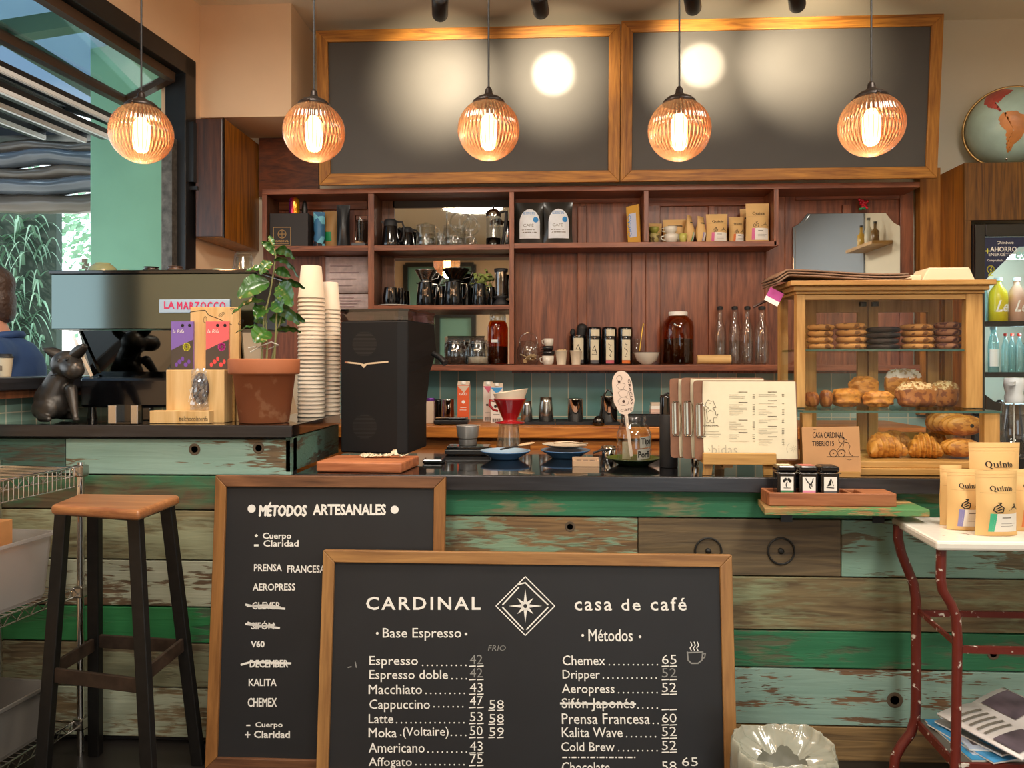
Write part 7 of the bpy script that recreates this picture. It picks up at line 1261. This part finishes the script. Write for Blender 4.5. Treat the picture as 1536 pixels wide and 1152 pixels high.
# ---------------------------------------------------------------- drinks fridge
Yr = 4.17; fr = thing('drinks_fridge', 'black drinks fridge with a lit glass door at the right edge', 'fridge', (X(1462, Yr), Yr, 0)); zft = Z(341, Yr); fw_ = .70
def fx(px, Y=Yr): return X(px, Y)-fr.location.x
zd0, zd1 = Z(604, Yr), Z(360, Yr)
b = MB(); b.bx(0, .04, .03, .40, .02, zft-.002); b.bx(fw_-.04, fw_, .03, .40, .02, zft-.002); b.bx(.04, fw_-.04, .03, .40, zft-.05, zft-.002); b.bx(.04, fw_-.04, .03, .40, .02, zd0-.02); b.build('body', m_black, fr); MB().bx(.04, fw_-.04, .39, .40, zd0-.02, zft-.05).build('back_liner', mat('fridge_liner', '9fdbe6', .5), fr)
b = MB(); x0_, x1_ = fx(1478), fw_-.05; b.bx(0, x0_, 0, .028, zd0-.06, zft); b.bx(x1_, fw_, 0, .028, zd0-.06, zft); b.bx(x0_, x1_, 0, .028, zd1, zft); b.prism([(x0_, zd0-.06), (x1_, zd0-.06), (x1_, zd0), (x0_+.10, zd0), (x0_+.05, zd0+.012), (x0_, zd0+.05)], 0, .028); dr = b.build('door', m_blackgloss, fr, bev=.006); MB().bx(x0_, x1_, .012, .015, zd0, zd1).build('pane', m_cg, dr)
MB().bx(0, fw_, .001, .029, .05, zd0-.065).build('lower_panel', m_black, fr)
m_led = mat('fridge_led', (.75, .95, 1), .5, emit=6); MB().bx(x0_+.01, x1_-.01, .035, .055, zd1-.115, zd1-.09).build('light_strip', m_led, fr); MB().bx(x0_-.012, x0_-.002, .035, .05, zd0+.02, zd1-.12).build('light_strip', m_led, fr)
fs = []
for py in (537, 465+72*0+0, 618): pass
for py in (484, 558): z_ = Z(py, Yr+.06); fs.append(z_); MB().bx(.042, fw_-.042, .04, .38, z_-.015, z_).build('shelf', m_darksteel, fr); MB().bx(.042, fw_-.042, .034, .039, z_-.028, z_).build('shelf_rail', m_black, fr)
sg = MB(); sg.prism([(x0_+.002, zd1-.004), (x1_, zd1-.004), (x1_, zd1-.05), (fx(1530), Z(375, Yr)), (x0_+.002, Z(424, Yr))], .0075, .0105); sg.build('sticker', mat('navy_sticker', '232a4a', .4), dr); ff = Face(fr.location, (0, 0, 0), .0074); T = MB(); T2 = MB()
ff.text(T, 'AHORRO', 1485, 1525, 370, 377.5, bold=.02); ff.text(T, 'ENERGÉTICO', 1483, 1525, 378.5, 384, bold=.0); ff.text(T, 'Compruébalo', 1481, 1505, 389, 393, bold=.01); ff.text(T, 'imbera', 1502, 1520, 361.5, 366, bold=.0, skew=.2); ff.line(T, [(1507, 391), (1509, 393), (1512, 388)], .8)
ff.line(T, [(1496, 362), (1500, 362), (1500, 365), (1497, 366)], 1)
ff.line(T2, [(1478.5, 376.5), (1484, 376.5)], 1.6); ff.line(T2, [(1481.2, 373), (1481.2, 380)], 1.6); ff.line(T2, [(1486+5.2*math.cos(t), 404+5.2*math.sin(t)) for t in [2.2+i*.33 for i in range(16)]]+[(1483.2, 412), (1483.2, 414)], 1.7); ff.line(T2, [(1483.5, 413), (1489, 413)], 2); ff.line(T2, [(1487.5, 401), (1485, 405), (1487.5, 405), (1485.5, 409)], 1)
T.build('lettering', m_white, dr); T2.build('icon', mat('sticker_yellow', 'd8d84a', .5), dr); T = MB(); ff.text(T, 'es', 1521, 1536, 377, 389, bold=.03, skew=.3); T.build('lettering', mat('sticker_aqua', 'a8d8d0', .5), dr)
def fb_(px, py, Y=Yr+.16): return (X(px, Y), Y, 0)
def fbottle(name, label, px, z, r_, h_, m, capm, labm=None, neck=.35, Y=Yr+.13, txt=None, cat='bottle', liq=None):
    k = M(1, px, Y); o = thing(name, label, cat, (X(px, Y), Y, z+EPS)); r = r_*k; h = h_*k
    MB().lathe([(r*.9, 0), (r, .004), (r, h*.55), (r*.92, h*.68), (r*neck, h*.85), (r*neck, h*.93), (0, h*.93)], 22).build('bottle', m, o); MB().lathe([(r*neck*1.25, h*.93), (r*neck*1.25, h), (0, h)], 16).build('cap', capm, o)
    if labm: MB().add([(r*1.02*math.sin(a), -r*1.02*math.cos(a), z_) for z_ in (h*.12, h*.5) for a in [-1.2+i*.24 for i in range(11)]], [(i, i+1, i+12, i+11) for i in range(10)], True).build('label', labm, o)
    if txt: MB().text(txt, -r*.75, h*.22, r*1.5, h*.26, bold=.02, skew=.3, fn=lambda u, v: (r*1.03*math.sin(u/r), -r*1.03*math.cos(u/r)-.001, v)).build('lettering', m_white, o)
    return o
m_jy = mat('yellow_juice', 'd8c820', .3, coat=.3); m_jp = mat('peach_juice', 'c8a08a', .3, coat=.3); m_jb = glass('aqua_bottle', (.55, .85, .9), 1, .05, .1, .3, (.5, .8, .85)); m_capw = mat('pale_cap', 'c8dce0', .4); m_redcap = mat('red_cap', 'c8301f', .4); m_gb = glass('mineral_bottle', (.62, .85, .86), 1.3, .05, .12, .15, (.6, .85, .88))
z1_ = fs[0]; z2_ = fs[1]
fbottle('juice_bottle', 'yellow juice bottle on the upper shelf of the lit fridge', 1497, z1_, 13, 66, m_jy, m_capw, txt='Lel'); fbottle('juice_bottle', 'peach juice bottle at the right on the upper shelf of the lit fridge', 1525, z1_, 12, 66, m_jp, m_capw, txt='Lel'); fbottle('water_bottle', 'clear bottle at the left end of the upper fridge shelf', 1477, z1_, 4.5, 62, m_jb, m_capw)
fbottle('mineral_bottle', 'square-shouldered clear bottle with white label on the lower fridge shelf', 1490, z2_, 7.3, 68, m_gb, m_capw, m_white, .5)
for i, px in enumerate((1508, 1518, 1529, 1540)): fbottle('mineral_bottle', ('mineral bottle with red cap next to the white-labelled one', 'second red-capped mineral bottle from the left', 'third red-capped mineral bottle from the left', 'rightmost red-capped mineral bottle, cut by the frame')[i], px, z2_, 5.2, 58, m_gb, m_redcap, None, .38, Yr+.10+.05*(i % 2))
tag(MB().lathe([(0, 0), (.02, .002), (.022, .02), (.012, .035), (0, .036)], 16).build('small_bottle', m_blackgloss, loc=(X(1500, Yr+.1), Yr+.1, zd0-.019)), 'small dark object at the bottom of the fridge', 'bottle')
for zz_, e_ in ((zd1-.16, 1.5), (fs[0]-.05, 1.6), (fs[1]-.05, 1.4)):
    l_ = light('fridge_lamp', 'POINT', (.30, .10, zz_), e_*1.7, (.60, .92, 1), shadow_soft_size=.05); l_.parent = fr
# spray bottle
Yw = 3.25; o = thing('spray_bottle', 'clear dispenser bottle with white pump behind the display case', 'bottle', (X(1521, Yw), Yw, ZM+EPS)); k = M(1, 1521, Yw); b = MB(); zz = Z(602, Yw)-ZM; b.shell([(0, .003), (22*k, .003), (22*k, zz*.55), (15*k, zz)], 24); b.build('vessel', m_glassb, o); MB().lathe([(12*k, zz), (13*k, zz+8*k), (11*k, zz+14*k), (14*k, zz+26*k), (13*k, zz+36*k), (0, zz+37*k)], 20).build('pump', mat('translucent_white', 'cfd4d6', .4), o); MB().bar((0, -.01, zz+30*k), (-15*k, -.05, zz+28*k), .018, .014).build('nozzle', mat('pump_white', 'cfd4d6', .4), o); MB().tube([(0, 0, .01), (0, 0, zz)], .003, 6).build('tube', m_white, o)
# ---------------------------------------------------------------- green fold-down shelf with tea tins
zg = .915; fsx = thing('bracket_shelf', 'short green wooden shelf board fixed to the bar front at right', 'shelf', (0, 2.725, zg-.022)); pts = [(X(1147, 2.53), 2.53), (X(1395, 2.53), 2.53), (X(1358, 2.722), 2.722), (X(1136, 2.722), 2.722)]
MB().prismz([(p[0], p[1]-2.725) for p in pts], 0, .022).build('board', peel('green_shelf', '2f8a52', '7a5c34', 'b08c58', .42, 31, '5a7a4a', .03), fsx, bev=.002)
for px in (1180, 1318): c = X(px, 2.72); b = MB(); b.bx(c-.02, c+.02, -.16, -.002, -.004, -.0005); b.bx(c-.02, c+.02, -.004, -.0005, -.06, -.004); b.build('bracket', m_black, fsx)
zt3 = zg+EPS; Yt = 2.57; tr3k = M(1, 1249, Yt); tr3 = thing('tin_tray', 'reddish wooden slotted tray for tea tins on the green shelf', 'tray', (X(1249, Yt), Yt, zt3)); k = M(1, 1249, Yt); W_ = 94*k; H3 = 20*k
b = MB(); b.bx(-W_, W_, 0, .012, 0, H3); b.bx(-W_, W_, .09, .102, 0, H3); b.bx(-W_, -W_+.012, .012, .09, 0, H3); b.bx(W_*.28, W_*.34, .012, .09, 0, H3); b.bx(W_*.50, W_, .012, .09, 0, H3); b.bx(-W_+.012, W_*.28, .012, .09, 0, 15*k); b.bx(W_*.34, W_*.5, .012, .09, 0, .006); b.build('tray', w_tray, tr3, bev=.003)
def sqtin(px, label, strip, glyph, topm):
    k = M(1, px, Yt+.02); o = thing('tea_tin', label, 'tin', (X(px, Yt+.02), Yt+.016, zt3+15*tr3k+EPS), group='square tea tins in the tray'); w_ = 14*k; h_ = 45*k; d_ = .062
    MB().bx(-w_, w_, 0, d_, 0, h_*.74).build('can', m_blackgloss, o, bev=.006, seg=3); MB().bx(-w_*1.03, w_*1.03, -.001, d_+.001, h_*.745, h_*.97).build('lid', m_blackgloss, o, bev=.009, seg=3); b = MB(); b.tube([(-w_*1.06, d_*.4, h_*.72), (-w_*1.06, -.003, h_*.74), (w_*1.06, -.003, h_*.74), (w_*1.06, d_*.4, h_*.72)], .0014, 6); b.tube([(-w_*1.07, d_*.5, h_*.5), (-w_*1.09, d_*.5, h_*.78), (-w_*.96, .002, h_*.8)], .0014, 6); b.build('wire', m_steel, o)
    MB().bx(-w_*.7, w_*.7, .008, d_-.008, h_*.9702, h_*.974).build('lid_label', topm, o); MB().rect(-w_*.68, w_*.68, h_*.16, h_*.62, -.0006).build('label', m_white, o); MB().rect(-w_*.68, w_*.68, h_*.05, h_*.158, -.0006).build('label', strip, o)
    T = MB(); y_ = -.0011
    if glyph == 0: T.line([(0, h_*.24), (-w_*.12, h_*.34), (0, h_*.44)], .003, y_); T.line([(-w_*.35, h_*.24), (w_*.35, h_*.24)], .002, y_); [T.disc(w_*.32*math.cos(a), h_*.47+h_*.07*math.sin(a), w_*.16, y_, 10) for a in (0, 1, 2.1, 3.1)]
    elif glyph == 1: T.line([(-w_*.3, h_*.52), (-w_*.1, h_*.42), (w_*.1, h_*.36), (w_*.35, h_*.45), (w_*.42, h_*.56)], .0035, y_); T.line([(w_*.1, h_*.36), (w_*.05, h_*.27), (w_*.2, h_*.22)], .003, y_); T.line([(w_*.25, h_*.4), (w_*.3, h_*.28)], .003, y_); T.disc(-w_*.36, h_*.55, w_*.08, y_, 8)
    else: T.prism([(-w_*.35, h_*.30), (0, h_*.56), (w_*.10, h_*.34)], y_, y_+.0003); T.line([(-w_*.4, h_*.27), (w_*.35, h_*.25)], .003, y_); T.line([(w_*.05, h_*.56), (w_*.32, h_*.32)], .002, y_)
    T.build('drawing', m_ink, o); return o
sqtin(1180, 'left square black tea tin with a tree drawing and green band', mat('band_green', '2f7a52', .5), 0, mat('lid_cream', 'd8c8a4', .6)); sqtin(1213, 'middle square black tea tin with a bird drawing and pink band', mat('band_pink', 'd88aa8', .5), 1, mat('lid_rose', 'b86a5c', .6)); sqtin(1245, 'right square black tea tin with a sail drawing and grey band', mat('band_grey', '5a5c60', .5), 2, m_black)
# ---------------------------------------------------------------- enamel side table with coffee bags
zt4 = .868; tb = thing('enamel_table', 'small white enamel topped table with red tube legs at right', 'table', (1.15, 2.3, 0)); m_en = spots('white_enamel', 'e4dfd4', '6a4a38', .15, 16, .72); m_red = spots('chipped_red_paint', '65241a', 'd8d0c4', .4, 42, .665)
def tx(px, Y): return X(px, Y)-1.15
ty = lambda Y: Y-2.3
b = MB(); xa = tx(1338, 2.65); b.prismz([(tx(1405, 2.29), ty(2.29)), (1.0, ty(2.29)), (1.0, ty(2.655)), (xa, ty(2.655))], zt4-.028, zt4); b.build('top', m_en, tb, bev=.008)
def leg(px_pts, Y): return MB().tube([(tx(px, Y), ty(Y), Z(py, Y, px)) for px, py in px_pts], M(7, px_pts[0][0], Y), 12).build('leg', m_red, tb)
leg([(1347, 788), (1347, 808), (1352, 830), (1362, 855), (1370, 875), (1374, 900), (1374, 960), (1374, 1050), (1373, 1078), (1366, 1100), (1352, 1118), (1343, 1135), (1340, 1160), (1340, 1210)], 2.6)
leg([(1412, 818), (1411, 868), (1414, 886), (1426, 905), (1434, 925), (1436, 960), (1434, 1100), (1432, 1180), (1420, 1230), (1405, 1260), (1402, 1290)], 2.33)
for Y in (2.33, 2.6): o_ = MB().tube([(.82, ty(Y), zt4-.03), (.82, ty(Y), .05)], .015, 12).build('leg', m_red, tb)
b = MB(); b.bar((tx(1378, 2.6), ty(2.6), Z(911, 2.6)), (.82, ty(2.6), Z(911, 2.6)), .012, .02); b.build('rail', m_red, tb); b = MB(); b.bar((tx(1440, 2.33), ty(2.33), Z(963, 2.33)), (.82, ty(2.33), Z(963, 2.33)), .012, .02); b.build('rail', m_red, tb); MB().bar((tx(1378, 2.59), ty(2.59), Z(908, 2.59)), (tx(1434, 2.34), ty(2.34), Z(955, 2.34)), .010, .014).build('rail', m_red, tb)
zs4 = Z(1068, 2.6); b = MB(); b.prismz([(tx(1436, 2.33)+.004, ty(2.32)), (.82, ty(2.32)), (.82, ty(2.61)), (tx(1374, 2.6)+.004, ty(2.61))], zs4-.004, zs4); b.build('lower_shelf', mat('grey_tray', '6f6a62', .5, .4), tb); b = MB(); b.bar((tx(1440, 2.32), ty(2.318), zs4-.01), (.82, ty(2.318), zs4-.01), .01, .03); b.bar((tx(1376, 2.6), ty(2.6), zs4-.01), (tx(1434, 2.33), ty(2.33), zs4-.01), .01, .026); b.build('rail', m_red, tb)
# magazines on the lower shelf
mz = zs4+EPS; m_mb = [mat('mag_blue', '3a8fc0', .35), mat('mag_grey', '8f8a88', .35, var=.3, vs=25), mat('mag_pale', 'b8c4d8', .35, var=.25, vs=20), mat('mag_sky', '4a9ad0', .35, var=.3, vs=12), mat('mag_dark', '5a4f58', .35, var=.4, vs=16)]
mg_ = [(1478, 2.47, .24, .26, .05, 0, 'blue magazine at the bottom of the pile on the table shelf'), (1482, 2.46, .22, .25, .3, 3, 'sky blue illustrated magazine second from the bottom of the pile'), (1490, 2.48, .24, .24, -.1, 2, 'pale blue magazine in the middle of the pile'), (1487, 2.47, .21, .23, .4, 1, 'grey printed magazine below the open top one')]
for i, (px, Y, w_, d_, rz, mi_, lb) in enumerate(mg_):
    o = thing('magazine', lb, 'magazine', (X(px, Y), Y, mz+.0075*i), rz=rz, group='magazines on the lower table shelf'); MB().bx(-w_/2, w_/2, -d_/2, d_/2, 0, .005).build('pages', m_white, o); MB().bx(-w_/2-.001, w_/2+.001, -d_/2-.001, d_/2+.001, .0052, .0062).build('cover', m_mb[mi_], o)
    b = MB(); b.bx(-w_*.42, w_*.1, -d_*.4, -d_*.1, .0063, .0066); b.bx(-w_*.4, w_*.4, d_*.2, d_*.3, .0063, .0066); b.build('print', m_mb[(mi_+2) % 5], o)
o = thing('magazine', 'open magazine with photo page on top of the pile', 'magazine', (X(1518, 2.45), 2.45, mz+.060), rot=(.10, -.06, .5), group='magazines on the lower table shelf')
def pg(u, v): return ((u-.5)*.34, (v-.5)*.26, .012*math.sin(abs(2*u-1)*2.2)+.004)
MB().grid(pg, 16, 4).build('pages', mat('page_white', 'cfcac8', .4), o).modifiers.new('s', 'SOLIDIFY').thickness = .006
b = MB(); b.grid(lambda u, v: tuple(Vector(pg(.04+.42*u, .06+.3*v))+Vector((0, 0, .0045))), 8, 3); b.grid(lambda u, v: tuple(Vector(pg(.55+.4*u, .5+.42*v))+Vector((0, 0, .0045))), 8, 3); b.build('photo', m_mb[4], o); b = MB()
for i in range(5): b.grid(lambda u, v: tuple(Vector(pg(.06+.38*u, .45+.09*i+.03*v))+Vector((0, 0, .0045))), 6, 1)
b.build('print', m_grey, o)
# coffee bags on the enamel table
def tbl(px, Y): return (X(px, Y), Y, zt4+EPS)
for px, Y, w_, h_, lb, ms, rz in ((1494, 2.38, 64, 97, 'front kraft coffee bag with green striped label on the enamel table', mat('mint_strip', '3fae86', .5), .06), (1447, 2.455, 52, 91, 'kraft coffee bag with violet striped label left of the front bag', m_vl, -.05), (1426, 2.53, 34, 89, 'leftmost kraft coffee bag, half hidden on the enamel table', m_vl, .1), (1491, 2.56, 76, 121, 'tallest kraft coffee bag standing at the back of the enamel table', m_pinkl, 0.02), (1545, 2.45, 60, 92, 'kraft coffee bag at the right, cut by the photo edge', m_redl, -.05)):
    quinto(px, w_, h_, lb, ms, Y, rz, big=True, loc=tbl(px, Y), s_d=.07)
# ---------------------------------------------------------------- bar stool
zs5 = .952; A_, B_, C_, D_ = [(X(px, YZ(px, py, zs5)), YZ(px, py, zs5)) for px, py in ((75, 757), (208, 766), (271, 742), (118, 740))]
cx_ = sum(p[0] for p in (A_, B_, C_, D_))/4; cy_ = sum(p[1] for p in (A_, B_, C_, D_))/4; st = thing('bar_stool', 'tall black metal bar stool with a square wooden seat at left', 'stool', (cx_, cy_, 0))
MB().prismz([(p[0]-cx_, p[1]-cy_) for p in (A_, B_, C_, D_)], zs5-.032, zs5).build('seat', w_seat, st, bev=.013, seg=4)
m_leg = mat('black_steel', '1e1d1c', .4, .5, var=.2, vs=30); tops = [(X(px, Y)-cx_, Y-cy_) for px, Y in ((95, 2.40), (203, 2.32), (250, 2.52), (142, 2.55))]; bots = [(X(px, Y)-cx_, Y-cy_) for px, Y in ((68, 2.34), (222, 2.27), (288, 2.58), (143, 2.62))]
def lp(i, z): t = (zs5-.033-z)/(zs5-.033-.20); return Vector((tops[i][0]+(bots[i][0]-tops[i][0])*t, tops[i][1]+(bots[i][1]-tops[i][1])*t, z))
for i in range(4): MB().bar(lp(i, 0), lp(i, zs5-.033), .040, .030).build('leg', m_leg, st, bev=.003)
for i, j, z in ((0, 1, .40), (1, 2, .43), (2, 3, .42), (3, 0, .41)): MB().bar(lp(i, z), lp(j, z), .012, .045).build('foot_rail', mat('worn_foot_rail', '3a2e26', .5, .4, var=.5, vs=20), st, bev=.002)
b = MB()
for i, j in ((0, 1), (1, 2), (2, 3), (3, 0)): b.bar(lp(i, zs5-.045), lp(j, zs5-.045), .01, .02)
b.build('seat_frame', m_leg, st)
# ---------------------------------------------------------------- wire shelving along the left wall
XO = (X(121, 2.64), 2.64); ms_ = thing('wire_shelving', 'chrome wire shelving along the left wall with bins on it', 'shelving', (XO[0], XO[1], 0), rz=WROT); LS, DS = 1.25, .33; zz3 = (Z(706, 2.63), Z(893, 2.63), Z(1098, 2.63))
for x in (.0, LS):
    for y in (0, -DS): MB().tube([(x, y, 0), (x, y, Z(690, 2.63) if x else Z(698, 2.63))], .0125, 12).build('post', m_chrome, ms_)
for zt_s in zz3:
    h5 = .03 if zt_s != zz3[0] else .032; b = MB()
    for y in (-.014, -DS+.014):
        b.tube([(.02, y, zt_s), (LS-.02, y, zt_s)], .004, 8); b.tube([(.02, y, zt_s-h5), (LS-.02, y, zt_s-h5)], .003, 8); n = 22; b.tube([(.02+(LS-.04)*i/(2*n), y, zt_s-(h5 if i % 2 else 0)) for i in range(2*n+1)], .0025, 6)
    b.tube([(.02, -.014, zt_s), (.02, -DS+.014, zt_s)], .004, 8); b.tube([(.02, -.014, zt_s-h5), (.02, -DS+.014, zt_s-h5)], .003, 8)
    o = b.build('tier_rim', m_chrome, ms_); b = MB()
    for i in range(46): x = .03+(LS-.06)*i/45; b.tube([(x, -.016, zt_s-.002), (x, -DS+.016, zt_s-.002)], .0017, 5)
    if zt_s == zz3[0]:
        for i in range(60): x = .02+(LS-.04)*i/59; b.tube([(x, -.010, zt_s-.002), (x, -.010, zt_s-.068)], .0016, 5)
        b.tube([(.02, -.010, zt_s-.068), (LS-.02, -.010, zt_s-.068)], .003, 6)
    stuff(b.build('wires', m_chrome, o)); MB().bx(-.02, .02, -.02, .02, zt_s-.034, zt_s+.008).build('corner_clip', m_steel, ms_, bev=.006)
WM = Matrix.Translation((XO[0], XO[1], 0)) @ Matrix.Rotation(WROT, 4, 'Z')
def wl3(x, y, z): return WM @ Vector((x, y, z))
m_bin = glass('frosted_bin', (.80, .80, .80), .5, .25, .06, .45, (.75, .73, .72))
def tub(name, label, cat, x0, x1, y0, y1, z, h, m, rim=True):
    o = thing(name, label, cat, wl3((x0+x1)/2, (y0+y1)/2, z), rz=WROT); w_, d_ = (x1-x0)/2, (y1-y0)/2
    def rg(s_, zz): 
        r = .03; return [(sx_*(w_*s_-r)+r*math.cos(a), sy_*(d_*s_-r)+r*math.sin(a), zz) for sx_, sy_, a0 in ((1, 1, 0), (-1, 1, 1.5708), (-1, -1, 3.1416), (1, -1, 4.712)) for a in [a0+i*.3927 for i in range(5)]]
    b = MB(); loft(b, [rg(.90, 0), rg(.92, .01), rg(1, h)], False); n = 20; b.add(rg(.90, .001), [tuple(range(20))]); x_ = b.build('tub', m, o); x_.modifiers.new('s', 'SOLIDIFY').thickness = .003
    if rim: b = MB(); loft(b, [rg(1.0, h-.012), rg(1.035, h-.010), rg(1.035, h), rg(1.0, h)], False); b.build('rim', m, o)
    return o
ob_ = tub('storage_bin', 'frosted plastic storage bin on the middle tier of the wire shelving', 'bin', .08, .62, -.31, -.03, zz3[1]+.0025, .215, m_bin)
tag(MB().bx(-.2, .2, -.08, .08, 0, .165).build('cardboard_box', mat('cardboard', 'a87a4c', .8, var=.06), loc=wl3(.33, -.17, zz3[1]+.009), rot=(0, 0, WROT), bev=.002), 'tan cardboard box lying inside the frosted storage bin', 'box')
tag(MB().bx(-.12, .12, -.06, .06, 0, .10).build('cardboard_box', mat('cardboard_b', 'b07a48', .8, var=.06), loc=wl3(.30, -.17, zz3[1]+.1755), rot=(0, 0, WROT), bev=.002), 'small tan cardboard box on top of the other box at the left edge', 'box')
tub('storage_bin', 'dark grey plastic bin on the lowest tier of the wire shelving', 'bin', .10, .66, -.31, -.03, zz3[2]+.0025, .17, mat('dim_grey_plastic', '5f5c58', .5))
# ---------------------------------------------------------------- waste bin with a plastic bag
Yb5 = 2.30; zb5 = Z(1122, Yb5); o = thing('waste_bin', 'small waste bin lined with a white plastic bag at the bottom right', 'bin', (X(1176, Yb5), Yb5, 0)); k = M(1, 1176, Yb5); R = 70*k
MB().lathe([(R*.75, 0), (R*.78, .005), (R*.98, zb5-.01), (R, zb5), (R*.94, zb5), (R*.74, .02), (0, .02)], 32).build('bin', mat('grey_bin', '7a7a72', .5), o)
wr_ = random.Random(14); ph = [wr_.uniform(0, 6.28) for _ in range(8)]
def bagf(u, v):
    t = 6.2832*u; w_ = .035*math.sin(9*t+ph[0])+.03*math.sin(17*t+ph[1]+v*4)+.02*math.sin(31*t+ph[2]-v*7); q_ = v*3
    if q_ < 1: r, z = R*(1.06+w_), zb5-.12*(1-q_)
    elif q_ < 2: r, z = R*(1.07-.10*(q_-1)+w_*.8), zb5+.018*math.sin((q_-1)*3.14)+.012+.010*math.sin(3*t+ph[3])
    else: r, z = R*(.95-.45*(q_-2)+w_), zb5+.01-.03*(q_-2)+.015*math.sin(5*t+ph[4])*(q_-2)
    return (r*math.cos(t), r*math.sin(t), z)
MB().grid(bagf, 110, 18).build('plastic_bag', glass('white_plastic_film', (.85, .86, .78), .9, .18, .12, .55, (.80, .82, .70)), o)
